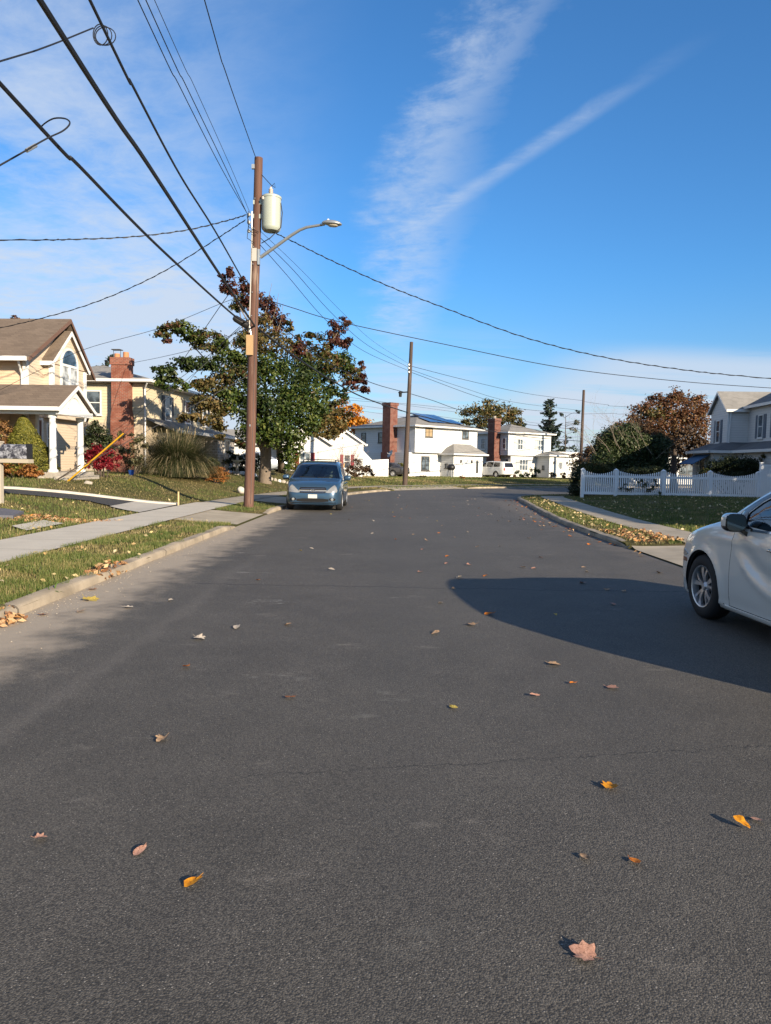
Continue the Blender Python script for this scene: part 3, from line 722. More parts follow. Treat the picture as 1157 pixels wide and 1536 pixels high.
def window(root, face, p, w_, h_, cols=1, rows=2, frame=TRIM, fw=.07, pane=None, shut=None, sw=.3, name='window', sill=True):
    """p: bottom centre on the wall; frame proud of the wall, pane a sub-part"""
    n, r = DIRS[face]; p = V(p); f = MB(); o = p - r * (w_ / 2)
    f.obox(o - n * .02, r * fw, n * .075, UP * h_); f.obox(o + r * (w_ - fw) - n * .02, r * fw, n * .075, UP * h_)
    f.obox(o + r * fw + UP * (h_ - fw) - n * .02, r * (w_ - 2 * fw), n * .075, UP * fw); f.obox(o + r * fw - n * .02, r * (w_ - 2 * fw), n * .075, UP * fw)
    for i in range(1, cols): f.obox(o + r * (w_ * i / cols - .03) + UP * fw - n * .02, r * .06, n * .06, UP * (h_ - 2 * fw))
    for i in range(1, rows): f.obox(o + r * fw + UP * (h_ * i / rows - .025) - n * .02, r * (w_ - 2 * fw), n * .052, UP * .05)
    if sill: f.obox(o - r * .05 - UP * .06 - n * .02, r * (w_ + .1), n * .12, UP * .058)
    fo = f.build(name, frame, root)
    g = MB(); g.obox(o + r * (fw - .005) + UP * (fw - .005) - n * .02, r * (w_ - 2 * fw + .01), n * .034, UP * (h_ - 2 * fw + .01)); g.build('pane', pane or PANE, fo)
    if shut:
        for sx in (-w_ / 2 - sw - .02, w_ / 2 + .02):
            s = MB(); q = p + r * sx; s.obox(q - n * .02, r * sw, n * .045, UP * h_)
            k = int(h_ / .16)
            for i in range(k): s.obox(q + r * .04 + UP * (h_ * (i + .2) / k) + n * .02, r * (sw - .08), n * .02, UP * (h_ * .55 / k))
            s.build('shutter', shut, root)
    return fo
def door(root, face, p, w_, h_, mat, frame=TRIM, lite=False):
    n, r = DIRS[face]; p = V(p); o = p - r * (w_ / 2); f = MB()
    f.obox(o - r * .1 - n * .02, r * .1, n * .09, UP * (h_ + .1)); f.obox(o + r * w_ - n * .02, r * .1, n * .09, UP * (h_ + .1)); f.obox(o + UP * h_ - n * .02, r * w_, n * .09, UP * .1)
    fo = f.build('door_frame', frame, root)
    d = MB(); d.obox(o - n * .02, r * w_, n * .045, UP * h_)
    for zz_, hh in ((.15, .7), (1.0, .85)):
        if lite and zz_ == 1.0: continue
        for xx in (.12, .54): d.obox(o + r * (w_ * xx) + UP * zz_ + n * .025, r * (w_ * .34), n * .012, UP * hh)
    do = d.build('door', mat, root)
    if lite:
        g = MB(); g.obox(o + r * .15 + UP * 1.0 + n * .02, r * (w_ - .3), n * .02, UP * (h_ - 1.2)); g.build('pane', CURT, do)
    h = MB(); h.lathe([(0, -.03), (.03, -.02), (.03, .02), (0, .03)], 8, c=tuple(o + r * (w_ - .1) + UP * 1.0 + n * .05)); h.build('handle', METAL, do)
def block(root, name, x0, x1, y0, y1, z0, z1, mat):
    return MB().bx(x0, x1, y0, y1, z0, z1).build(name, mat, root)
def gable(root, x0, x1, y0, y1, ze, zr, mat, axis='x', oh=.35, wall=None, trim=TRIM, thick=.14, off=.5, name='roof', gut=True):
    """ridge along axis; off = where the ridge sits between the two eaves; overhang along the pitch follows the slope"""
    def Q(a, b, z): return V((a, b, z)) if axis == 'x' else V((b, a, z))
    a0, a1, b0, b1 = (x0, x1, y0, y1) if axis == 'x' else (y0, y1, x0, x1)
    br = b0 + (b1 - b0) * off; s0 = (zr - ze) / (br - b0); s1 = (zr - ze) / (b1 - br); A0, A1 = a0 - oh, a1 + oh
    e0 = (b0 - oh, ze - s0 * oh); e1 = (b1 + oh, ze - s1 * oh); t = V((0, 0, thick)); lift = .03
    m = MB()
    sec = [(e0[0], e0[1] + lift), (br, zr + lift), (e1[0], e1[1] + lift), (e1[0], e1[1] + lift + thick), (br, zr + lift + thick), (e0[0], e0[1] + lift + thick)]
    m.prism([Q(A0, b, z) for b, z in sec], Q(A1 - A0, 0, 0)); ro = m.build(name, mat, root)
    for aa, dd in ((A0 - .025, .024), (A1 + .001, .024)):
        tr = MB()
        for (ba, za), (bb, zb) in ((e0, (br, zr)), ((br, zr), e1)):
            tr.prism([Q(aa, ba, za + lift - .05), Q(aa, bb, zb + lift - .05), Q(aa, bb, zb + lift + thick - .02), Q(aa, ba, za + lift + thick - .02)], Q(dd, 0, 0))
        tr.build('fascia', trim, root)
    if gut:
        for (bb, zz_), sg in ((e0, -1), (e1, 1)):
            tr = MB(); tr.obox(Q(A0, bb + sg * .005, zz_ + lift - .03), Q(A1 - A0, 0, 0), Q(0, sg * .11, 0), V((0, 0, thick + .02))); tr.build('gutter', trim, root)
    if wall:
        wm = MB(); wm.prism([Q(a0 + .004, b0 + .01, ze - .001), Q(a0 + .004, b1 - .01, ze - .001), Q(a0 + .004, br, zr - .01)], Q(a1 - a0 - .008, 0, 0)); wm.build('gable_wall', wall, root)
    return ro
def hip(root, x0, x1, y0, y1, ze, zr, mat, oh=.45, trim=TRIM, thick=.16, name='roof'):
    X0, X1, Y0, Y1 = x0 - oh, x1 + oh, y0 - oh, y1 + oh; lx, ly = X1 - X0, Y1 - Y0; cx, cy = (X0 + X1) / 2, (Y0 + Y1) / 2
    if lx >= ly: r0, r1 = V((cx - (lx - ly) / 2 - .01, cy, zr)), V((cx + (lx - ly) / 2 + .01, cy, zr))
    else: r0, r1 = V((cx, cy - (ly - lx) / 2 - .01, zr)), V((cx, cy + (ly - lx) / 2 + .01, zr))
    b = [V((X0, Y0, ze + thick)), V((X1, Y0, ze + thick)), V((X1, Y1, ze + thick)), V((X0, Y1, ze + thick))]
    m = MB()
    if lx >= ly: m.add(b + [r0, r1], [(0, 1, 5, 4), (1, 2, 5), (2, 3, 4, 5), (3, 0, 4), (3, 2, 1, 0)])
    else: m.add(b + [r0, r1], [(0, 1, 4), (1, 2, 5, 4), (2, 3, 5), (3, 0, 4, 5), (3, 2, 1, 0)])
    ro = m.build(name, mat, root)
    t = MB(); t.bx(X0 + .03, X1 - .03, Y0 + .03, Y1 - .03, ze + .01, ze + .03)
    t.bx(X0 - .05, X1 + .05, Y0 - .05, Y0 + .04, ze + .032, ze + thick + .02); t.bx(X0 - .05, X1 + .05, Y1 - .04, Y1 + .05, ze + .032, ze + thick + .02)
    t.bx(X0 - .05, X0 + .04, Y0 + .041, Y1 - .041, ze + .032, ze + thick + .02); t.bx(X1 - .04, X1 + .05, Y0 + .041, Y1 - .041, ze + .032, ze + thick + .02)
    t.build('eaves', trim, root)
    return ro
def board(root, x, y, z0, z1, s=.14, name='corner_board', mat=TRIM):
    return MB().bx(x - s / 2, x + s / 2, y - s / 2, y + s / 2, z0, z1).build(name, mat, root)
def spout(root, pts, mat=TRIM, r=.045): return MB().tube(pts, r, 6).build('downspout', mat, root)
def arc(c, r_, up, R_, a0, a1, n=12): return [V(c) + V(r_) * (math.cos(a0 + (a1 - a0) * i / n) * R_) + V(up) * (math.sin(a0 + (a1 - a0) * i / n) * R_) for i in range(n + 1)]

# ================================================================ 1 near left house: peach siding, arched window, columned porch
# local frame: x towards the road, y away from the camera, origin at the near corner of the gable wall, on the ground
o1 = at(48, 533, 29.5); g1 = .92
h1 = empty('house', (o1.x - .30, 29.5, g1), R(-4), 'two storey peach sided house with brown roof, arched gable window and white columned porch', 'house', 'houses along the street')
GW = 4.75; EZ = 4.75; block(h1, 'upper_wall', -9, 0, 0, GW, 2.4, EZ, PEACH)
gable(h1, -9, 0, 0, GW, EZ, 6.58, RBROWN, 'x', .42, PEACH2, pm('brown_rake', (.13, .075, .055), .6), .13, .62, gut=False)
mg = MB(); mg.obox((-9, -.56, EZ - .28), (9.42, 0, 0), (0, -.13, 0), (0, 0, .17)); mg.build('gutter', TRIM, h1)
block(h1, 'front_siding', .0, .03, .16, GW - .13, 2.4, EZ + .02, PEACH2)
for y in (.07, GW - .07): board(h1, -.02 + .03, y, 2.4, EZ - .1, .16)
# projecting bay with its own small gable
BY0, BY1, BX = 1.35, 4.25, .38
block(h1, 'bay_wall', .0, BX, BY0, BY1, 2.4, 4.62, PEACH2)
gable(h1, -.35, BX, BY0, BY1, 4.66, 6.02, RBROWN, 'x', .14, PEACH2, TRIM, .15, .5, 'bay_roof')
for y in (BY0 + .05, BY1 - .05): board(h1, BX - .02, y, 2.4, 4.6, .17)
wy = (BY0 + BY1) / 2; ww = 1.5
wf = MB(); n, r = DIRS['+x']; c = V((BX, wy, 4.70))
outer = arc(c, r, UP, ww / 2, 0, math.pi, 18); inner = arc(c, r, UP, ww / 2 - .09, 0, math.pi, 18)
for i in range(18): wf.prism([outer[i], outer[i + 1], inner[i + 1], inner[i]], n * .06)
for a in (-ww / 2, -.06, ww / 2 - .1): wf.obox(c + r * a - UP * 1.95, r * (.1 if a != -.06 else .12), n * .06, UP * 1.95)
wf.obox(c - r * (ww / 2 - .1) - UP * .06, r * (ww - .2), n * .058, UP * .10)
for s in (-1, 1): wf.obox(c + r * (-.65 if s < 0 else .06) - UP * 1.05, r * .59, n * .05, UP * .07)
wo = wf.build('arched_window', TRIM, h1)
gp_ = MB(); gp_.prism([p + n * .004 for p in inner], n * .03); gp_.build('pane', pane_mat('sky_pane', (.03, .055, .09)), wo)
for s in (-1, 1):
    q = MB(); q.obox(c + r * (-.65 if s < 0 else .06) - UP * 1.94, r * .59, n * .034, UP * 1.88); q.build('pane', CURT, wo)
# one storey section in front, running left, with the portico at its road end
PY0, PY1 = -2.15, .45; PX = 2.45; PE = 2.56
block(h1, 'lower_wall', -9, 0, 0.002, GW, 0, 2.4, PEACH2)
block(h1, 'porch_wall', -9, -.62, PY0 + .5, -.002, 0, PE, PEACH)
gable(h1, -9, PX, PY0, PY1, PE, 3.38, RBROWN, 'x', .16, None, TRIM, .12, .5, 'porch_roof')
board(h1, -.62, PY0 + .5, 0, PE, .2)
# pediment of the portico: boarded triangle with a round arched recess
pd = MB(); my = (PY0 + PY1) / 2; pd.prism([(PX - .06, PY0 + .0, PE - .02), (PX - .06, PY1 - .0, PE - .02), (PX - .06, my, 3.35)], (.05, 0, 0))
pd.obox((PX - .1, PY0 + .02, PE - .22), (.22, 0, 0), (0, PY1 - PY0 - .04, 0), (0, 0, .19)); pd.build('pediment', TRIM, h1)
ar = MB(); cc = V((PX - .008, my, PE + .05)); ou = arc(cc, (0, 1, 0), UP, .50, 0, math.pi, 14); inn = arc(cc, (0, 1, 0), UP, .42, 0, math.pi, 14)
for i in range(14): ar.prism([ou[i], ou[i + 1], inn[i + 1], inn[i]], (.035, 0, 0))
ar.build('pediment_arch', pm('shaded_trim', (.60, .585, .55), .5), h1)
block(h1, 'porch_ceiling', -.6, PX - .12, PY0 + .05, PY1 - .05, PE - .06, PE - .025, pm('porch_ceiling', (.42, .40, .37), .7))
block(h1, 'porch_beam', -.5, PX - .12, PY0 + .04, PY0 + .22, PE - .22, PE - .065, TRIM)
for y in (PY0 + .24, PY1 - .24):
    cm = MB(); cm.lathe([(.19, .22), (.19, .30), (.135, .33), (.125, 1.2), (.115, 2.19), (.16, 2.22), (.17, 2.34)], 16, c=(PX - .3, y, 0)); cm.build('column', TRIM, h1, 40)
pf = MB(); pf.bx(-.6, PX + .1, PY0 - .05, PY1 + .1, -.4, .22); pf.bx(PX + .1, PX + .5, PY0 + .3, PY1 - .3, -.4, .10); pf.build('porch_floor', STONE, h1)
door(h1, '+x', (.004, -.02 + .7, .22), .9, 2.05, pm('brown_door', (.14, .05, .035), .5)); window(h1, '+x', (.004, 1.95, .9), .8, 1.3)
block(h1, 'porch_screen', -.08, .3, .2, .38, .22, PE - .1, PEACH2); board(h1, .3, .29, .22, PE - .1, .16)
spout(h1, [(.05, -.55, EZ - .22), (-.02, -.28, EZ - .5), (-.05, -.1, EZ - .75), (-.05, -.1, 3.3)])
spout(h1, [(PX - .1, PY1 + .1, PE - .05), (PX - .2, PY1 + .05, PE - .5), (PX - .5, PY1 - .1, PE - .62)], pm('brown_spout', (.05, .035, .03), .5))
# left shed dormer edge reaching out over the roof
block(h1, 'side_wing_wall', -9, -1.9, -.9, .3, 2.6, 4.9, PEACH); gable(h1, -9, -1.75, -1.1, .9, 4.9, 5.5, RBROWN, 'x', .2, None, TRIM, .12, .5, 'side_wing_roof')
block(h1, 'garage_wall', -9, -1.55, -3.1, PY0 + .52, 0, 2.5, PEACH); gable(h1, -9, -1.5, -3.3, PY0 + 1.2, 2.55, 3.1, RBROWN, 'x', .2, None, TRIM, .12, .5, 'garage_roof')

# ================================================================ 2 cream house with the brick chimney
o2 = at(206, 600, 41.0); g2 = .92
h2 = empty('house', (o2.x + .42, 41.0, g2), R(-5), 'cream sided two storey house with grey hip roof and tall red brick side chimney', 'house', 'houses along the street')
block(h2, 'upper_wall', -9, 0, 0, 14, 2.7, 4.9, CREAM); block(h2, 'lower_wall', -9, 0, .002, 14, 0, 2.7, ASHLAR)
hip(h2, -9, 0, 0, 14, 4.92, 6.45, RGREY, .5)
cb = MB(); cb.bx(-1.72, -.62, -.52, .1, 0, 3.0); cb.add([(-1.72, -.52, 3.0), (-.62, -.52, 3.0), (-.62, .1, 3.0), (-1.72, .1, 3.0), (-1.68, -.5, 3.4), (-.70, -.5, 3.4), (-.70, .1, 3.4), (-1.68, .1, 3.4)], [(0, 1, 5, 4), (1, 2, 6, 5), (2, 3, 7, 6), (3, 0, 4, 7), (4, 5, 6, 7)])
cb.bx(-1.68, -.70, -.5, .1, 3.4, 5.85); cb.bx(-1.73, -.65, -.55, .15, 5.85, 6.25); ch2 = cb.build('chimney', BRICK, h2)
for x, hh in ((-1.45, .22), (-.95, .3)): pt = MB(); pt.lathe([(.16, 6.25), (.15, 6.25 + hh), (.11, 6.25 + hh), (.11, 6.25)], 12, c=(x, -.25, 0)); pt.build('chimney_pot', TERRA, ch2)
cp = MB(); cp.bx(-1.7, -1.2, -.45, -.05, 6.66, 6.70); 
for x in (-1.65, -1.25): cp.tube([(x, -.25, 6.25), (x, -.25, 6.67)], .015, 5)
cp.build('chimney_cap', DARKW, ch2)
window(h2, '-y', (-2.95, 0, 3.15), .95, 1.35, rows=2); window(h2, '-y', (-5.4, 0, 3.15), .95, 1.35, rows=2)
SHG = pm('charcoal_shutter', (.055, .055, .06), .6)
for y in (3.3, 6.6, 9.9): window(h2, '+x', (0, y, 3.05), .95, 1.45, 1, 2, shut=SHG, sw=.42)
# lower front pushed out under a pent roof, with a stone entry
block(h2, 'front_room_wall', 0, 1.3, .6, 6.2, 0, 2.25, ASHLAR)
pr = MB(); pr.prism([(0.003, .2, 2.95), (1.75, .2, 2.28), (1.75, .2, 2.40), (0.003, .2, 3.07)], (0, 6.6, 0)); pr.build('pent_roof', RGREY, h2)
pg = MB(); pg.bx(1.752, 1.86, .2, 6.8, 2.24, 2.42); pg.build('gutter', TRIM, h2)
block(h2, 'entry_wall', 0, 2.1, 6.3, 9.9, 0, 2.15, RUBBLE); hip(h2, 0, 2.1, 6.3, 9.9, 2.16, 2.75, RGREY, .35, name='entry_roof')
door(h2, '+x', (2.1, 8.1, .1), .95, 1.95, DOORM)
window(h2, '-y', (-.8 + 1.45, .6, .75), .5, 1.2, rows=1, frame=DARKW)
spout(h2, [(.3, -.4, 4.9), (.05, -.1, 4.6), (.06, -.08, .2)])

# ================================================================ 3 white house A with the solar panels, behind the second pole
zA = .30
hA = empty('house', (2.84, 75, zA), math.atan2(.66, .75), 'white two storey house with solar panels on its hip roof and a brick side chimney', 'house', 'houses along the street')
# local x runs along the lit front (away to the right), local y back along the shaded side
block(hA, 'upper_wall', -.35, 8.9, -.4, 9.2, 2.55, 5.1, WSID); block(hA, 'lower_wall', -.8, 8.3, 0, 9.2, 0, 2.55, WSID)
hip(hA, -.35, 8.9, -.4, 9.2, 5.1, 6.75, RGREY, .55)
ca = MB(); ca.bx(-1.35, -.36, 2.3, 3.5, 2.56, 7.3); ca.bx(-1.38, -.8, 2.15, 3.65, 0, 2.555); ca.bx(-1.42, -.28, 2.23, 3.57, 7.3, 7.6); cA = ca.build('chimney', BRICK2, hA)
# solar array lying on the front slope
sl = (6.75 - 5.26) / (5.35); sp = MB()
for i in range(4):
    for j in range(2):
        x0 = 2.5 + i * 1.28 + (.4 if j else 0); y0 = .45 + j * 1.85
        if j == 1 and i == 3: continue
        z = lambda y: 5.26 + (y + .95) * sl * 1.04
        sp.prism([(x0, y0, z(y0) + .1), (x0 + 1.2, y0, z(y0) + .1), (x0 + 1.2, y0 + 1.75, z(y0 + 1.75) + .1), (x0, y0 + 1.75, z(y0 + 1.75) + .1)], (0, 0, .05))
mp, tp, bp = newmat('solar_glass'); bp.inputs['Base Color'].default_value = (.012, .022, .07, 1); bp.inputs['Roughness'].default_value = .12; bp.inputs['Coat Weight'].default_value = .6
sp.build('solar_panel', mp, hA)
tanw = pm('tan_blind', (.30, .22, .13), .6)
window(hA, '-y', (1.55, -.4, 4.15), 1.05, .95, 2, 1, pane=tanw, frame=DARKW); window(hA, '-y', (7.0, -.4, 4.15), 1.0, .85, 2, 1, frame=DARKW)
window(hA, '-y', (1.5, 0, .75), 1.15, 1.45, 2, 1, frame=DARKW); window(hA, '-x', (-.35, 4.9, 3.55), .75, 1.1, 1, 2, frame=DARKW); window(hA, '-x', (-.35, 7.7, 3.5), .75, 1.15, 1, 2, frame=DARKW)
window(hA, '-x', (-.8, 7.6, .8), .7, .6, 1, 1, frame=DARKW)
block(hA, 'entry_wall', 3.7, 8.2, -1.9, .01, 0, 2.35, WSID); hip(hA, 3.7, 8.2, -1.9, .0, 2.36, 3.55, RGREY, .4, name='entry_roof')
door(hA, '-y', (5.6, -1.9, .1), .95, 2.0, pm('white_door', (.66, .66, .64), .4), lite=True); window(hA, '-y', (7.3, -1.9, .55), .3, 1.35, 1, 1, frame=DARKW, sill=False); window(hA, '-x', (3.7, -.9, 1.0), .4, .5, 1, 1, frame=DARKW)
for x in (4.75, 6.4): MB().bx(x - .07, x + .07, -2.03, -1.9, 1.6, 1.9).build('wall_lamp', BLACKM, hA)
spout(hA, [(-.45, -.5, 5.0), (-.42, -.46, 2.6)]); block(hA, 'step', 5.0, 6.3, -2.8, -1.9, -.2, .08, APR)
# dish on the side wall
dsh = MB(); dsh.lathe([(0, .0), (.25, .05), (.42, .16), (.43, .165), (.26, .07), (0, .02)], 14, axis='x'); dsh.tube([(.0, 0, 0), (.5, 0, -.1)], .03, 5)
od = dsh.build('satellite_dish', METAL, hA); od.location = (-1.8, 1.55, 2.3); od.rotation_euler = (0, -.5, 2.9)

# ================================================================ 4 white house B with grey shutters
zB = .30; YB = 86.0; xB = at(763, 700, YB).x
hB = empty('house', (xB, YB, zB), math.atan2(.53, .85), 'white shingled two storey house with grey shutters and a plain brick chimney', 'house', 'houses along the street')
block(hB, 'upper_wall', -.4, 6.3, -.3, 6.6, 2.6, 5.1, WSID2); block(hB, 'lower_wall', .3, 6.3, 0, 6.6, 0, 2.6, WSID2)
hip(hB, -.4, 6.3, -.3, 6.6, 5.1, 6.4, RGREY, .4)
cbm = MB(); cbm.bx(-1.35, -.38, 1.0, 2.4, 0, 2.605); cbm.bx(-1.3, -.41, 1.1, 2.3, 2.605, 6.5); cbm.bx(-1.36, -.35, 1.04, 2.36, 6.5, 6.85); cB = cbm.build('chimney', BRICK2, hB)
MB().lathe([(.2, 6.85), (.17, 7.15), (.12, 7.15), (.12, 6.85)], 10, c=(-.85, 1.7, 0)).build('chimney_pot', STONE, cB)
SHL = pm('pale_grey_shutter', (.42, .43, .41), .6)
for x in (1.4, 4.6): window(hB, '-y', (x, -.3, 3.25), .85, 1.3, 2, 2, shut=SHL, sw=.45)
window(hB, '-y', (2.3, 0, .85), 1.35, 1.35, 3, 2, shut=SHL, sw=.5); window(hB, '-x', (-.4, 4.2, 3.3), .8, 1.35, 1, 2); window(hB, '-x', (.3, .6, .9), .7, 1.3, 1, 2); window(hB, '-x', (-.4, .4, 3.3), .6, 1.3, 1, 2)
block(hB, 'entry_wall', 4.3, 8.0, -2.2, .3, 0, 2.55, WSID2); hip(hB, 4.3, 8.0, -2.2, .4, 2.56, 3.2, RGREY, .35, name='entry_roof')
door(hB, '-y', (6.0, -2.2, .1), 1.0, 2.0, pm('offwhite_door', (.6, .58, .52), .4), lite=True); window(hB, '-x', (4.3, -1.2, 1.0), .35, .5, 1, 1, frame=DARKW)
for x in (5.0, 7.1): MB().bx(x - .07, x + .07, -2.33, -2.2, 1.7, 2.0).build('wall_lamp', BLACKM, hB)
block(hB, 'wing_wall', 6.302, 11.8, .4, 5.0, 0, 3.1, WSID2); block(hB, 'wing_parapet', 6.31, 11.85, .35, 5.05, 3.1, 3.22, TRIM); window(hB, '-y', (8.9, .4, .85), 1.8, 1.45, 2, 1, frame=DARKW)

# ================================================================ 5 white house behind the maple, red shutters
YC = 64.0; pC = at(545, 700, YC); zC = T(pC.x, YC) - .05
hC = empty('house', (pC.x, YC, zC), R(6), 'low white house with dark red shutters half hidden behind the maple and the blue van', 'house', 'houses along the street')
block(hC, 'main_wall', -7.4, 0, 0, 8, 0, 2.9, WSID); gable(hC, -7.4, -3.0, 0, 8, 2.9, 4.3, RGREY, 'y', .3, WSID, name='roof'); gable(hC, -3.0, 0, .3, 8, 2.9, 3.9, RGREY, 'y', .25, WSID, name='wing_roof')
SHR = pm('dark_red_shutter', (.20, .02, .03), .5)
window(hC, '-y', (-5.0, 0, .75), .95, 1.3, 2, 2, shut=SHR, sw=.34); window(hC, '-y', (-1.4, 0, .75), .6, 1.2, 1, 2, shut=SHR, sw=.28)
gd = MB(); gd.bx(-3.9, -2.2, -.04, .0, .1, 2.3)
for i in range(4): gd.bx(-3.85, -2.25, -.06, -.04, .15 + i * .54, .6 + i * .54)
gd.build('garage_door', pm('offwhite_panel', (.62, .60, .54), .5), hC)
block(hC, 'left_wing_wall', -13.5, -7.42, 1.0, 8, 0, 2.7, WSID); gable(hC, -13.5, -7.4, 1, 8, 2.7, 3.9, RGREY, 'x', .3, WSID, name='left_wing_roof')

# ================================================================ 6 grey house on the right
pD = at(1090, 660, 46.0); zD = .25
hD = empty('house', (pD.x, 46.0, zD), R(-5), 'pale grey sided two storey house with blue grey shutters behind the white fences', 'house', 'houses along the street')
block(hD, 'upper_wall', 0, 9, 0, 2.9, 2.55, 5.15, GSID); gable(hD, 0, 9, 0, 2.9, 5.15, 6.25, RGREY, 'x', .18, GSID)
block(hD, 'wing_upper_wall', 1.25, 9, -8, -.002, 2.55, 5.3, GSID); gable(hD, 1.25, 9, -8, -.1, 5.32, 7.2, RDARK, 'y', .25, GSID, name='wing_roof')
block(hD, 'lower_wall', -1.05, 9, -.9, 2.9, 0, 2.5, GSID); block(hD, 'wing_lower_wall', .3, 9, -8.4, -.902, 0, 2.5, GSID)
sk = MB(); sk.prism([(-1.4, -1.25, 2.50), (-1.4, 3.1, 2.50), (0.02, 3.1, 3.05), (0.02, -.0, 3.05)], (0, 0, .10)); sk.prism([(-1.4, -1.25, 2.503), (1.3, -1.25, 2.503), (1.3, -.0, 3.053), (0.02, -.0, 3.053)], (0, 0, .10))
sk.prism([(-.05, -1.24, 2.506), (-.05, -8.8, 2.506), (1.252, -8.0, 3.056), (1.252, -.1, 3.056)], (0, 0, .10)); sk.build('skirt_roof', RDARK, hD)
gt = MB(); gt.bx(-1.48, -.06, -1.36, -1.252, 2.46, 2.62); gt.bx(-1.51, -1.402, -1.36, 3.1, 2.46, 2.62); gt.bx(-.16, -.052, -8.9, -1.25, 2.46, 2.62); gt.build('gutter', TRIM, hD)
SHB = pm('blue_grey_shutter', (.10, .125, .165), .6)
window(hD, '-x', (0, 1.5, 3.15), .75, 1.45, 1, 2, shut=SHB, sw=.32)
for y in (-1.9, -4.0, -6.2): window(hD, '-x', (1.25, y, 3.35), .75, 1.4, 1, 2, shut=SHB, sw=.36)
window(hD, '-y', (.0, -.9, 1.0), .5, .5, 1, 1, frame=DARKW); window(hD, '-x', (.3, -2.2, .8), 1.0, .8, 2, 1); door(hD, '-x', (-1.05, .9, .1), .9, 2.0, DOORM)
window(hD, '-y', (2.6, -8.4, .6), .35, .6, 1, 1, frame=DARKW)
board(hD, .04, -.0, 3.0, 5.1, .1); spout(hD, [(.15, -.1, 5.1), (.12, -.06, 3.1)]); spout(hD, [(.3, -8.6, 2.5), (.9, -8.48, 2.3), (.9, -8.46, .1)])
aw = MB(); aw.prism([(-1.06, -.4, 2.35), (-1.06, 2.4, 2.35), (-2.1, 2.4, 1.75), (-2.1, -.4, 1.75)], (0, 0, .05)); aw.build('awning', pm('blue_awning', (.045, .11, .21), .6), hD)
pvent = MB(); pvent.bx(3.3, 3.9, .4, .9, 5.9, 6.3); pvent.build('roof_vent', BLACKM, hD)

# white house glimpsed between the russet tree and the grey house
YG = 72.0; pG = at(1012, 700, YG)
hG = empty('house', (pG.x, YG, .2), R(8), 'white bungalow glimpsed through the gap between the russet tree and grey house', 'house', 'houses along the street')
block(hG, 'main_wall', -6, 7, 0, 7, 0, 2.6, WSID); gable(hG, -6, 7, 0, 7, 2.6, 4.0, RDARK, 'x', .35, WSID); window(hG, '-y', (1.3, 0, .9), 1.6, 1.1, 2, 1, frame=DARKW); window(hG, '-y', (4.3, 0, .9), 1.0, 1.1, 2, 1)
# neighbour's house to the right of the camera: its shade lies over the lawn and the fence
hN = empty('house', (17.2, 9.0, .2), R(0), 'cream sided neighbouring house right of the road, out of the picture', 'house')
block(hN, 'lower_wall', 0, 9, 0, 11, 0, 5.0, CREAM); hip(hN, 0, 9, 0, 11, 5.0, 6.8, RBROWN, .5)
for y in (2, 5.5, 9): window(hN, '-x', (0, y, 3.1), .9, 1.4, 1, 2, shut=SHG); window(hN, '-x', (0, y, .7), .9, 1.4, 1, 2, shut=SHG)
# ---------------------------------------------------------------- trees and plants
BARK = pm('grey_bark', (.17, .135, .105), .9, var=.4, vs=5, bump=.03, bs=14); BARKD = pm('dark_bark', (.07, .052, .042), .9, var=.4, vs=5, bump=.03, bs=14)
def leafquads(C, N, size, fold=.25, aspect=.6):
    n = len(C); a = rng.normal(size=(n, 3)); t = a - N * (a * N).sum(1)[:, None]; t /= np.linalg.norm(t, axis=1)[:, None] + 1e-9; b = np.cross(N, t)
    s = (size * rng.uniform(.6, 1.35, n))[:, None]; f = N * s * fold
    return np.stack([C - t * s * .55, C + b * s * aspect * .5 + f, C + t * s * .55, C - b * s * aspect * .5 + f], 1).reshape(-1, 3), np.arange(4 * n).reshape(n, 4)
def clumps(center, rad, nleaf, spread=.34, sub=None, out=.75):
    """leaves gathered into small sprays through an ellipsoid"""
    sub = sub or max(4, int(nleaf / 55)); d = rng.normal(size=(sub, 3)); d /= np.linalg.norm(d, axis=1)[:, None]
    r = rng.uniform(.25, 1.0, sub) ** .45; K = d * r[:, None]
    i = rng.integers(0, sub, nleaf); o = rng.normal(size=(nleaf, 3)) * spread * .55; o[:, 2] *= .75
    L = K[i] + o; C = np.array(center) + L * np.array(rad)
    N = L * out + rng.normal(size=(nleaf, 3)) * .75 + [0, 0, .55]; N /= np.linalg.norm(N, axis=1)[:, None]
    return C, N
def foliage(name, blobs, mats, parent, size, spread=.34, aspect=.6, out=.75):
    Vs, Fs, Ms = [], [], []; o = 0
    for c, rad, n, mi in blobs:
        C, N = clumps(c, rad, int(n), spread, out=out); v_, f = leafquads(C, N, np.full(len(C), size), aspect=aspect)
        Vs.append(v_); Fs.append(f + o); Ms.append(np.full(len(f), mi)); o += len(v_)
    return npmesh(name, np.concatenate(Vs), np.concatenate(Fs), mats, np.concatenate(Ms), parent)
def limb(mb, a, b, r0, r1, bend=.12, k=7, sag=0.0):
    a, b = V(a), V(b); L = (b - a).length; o = V((random.uniform(-1, 1), random.uniform(-1, 1), random.uniform(-.4, .6))) * L * bend
    pts = []; rs = []
    for i in range(k + 1):
        t = i / k; p = a.lerp(b, t) + o * math.sin(math.pi * t) + V((0, 0, -sag * math.sin(math.pi * t)))
        p += V((mnoise.noise(p * 1.7), mnoise.noise(p * 1.7 + V((9, 0, 0))), 0)) * L * .02 * math.sin(math.pi * t); pts.append(p); rs.append(r0 + (r1 - r0) * t ** .8)
    mb.tube(pts, rs, 7); return pts
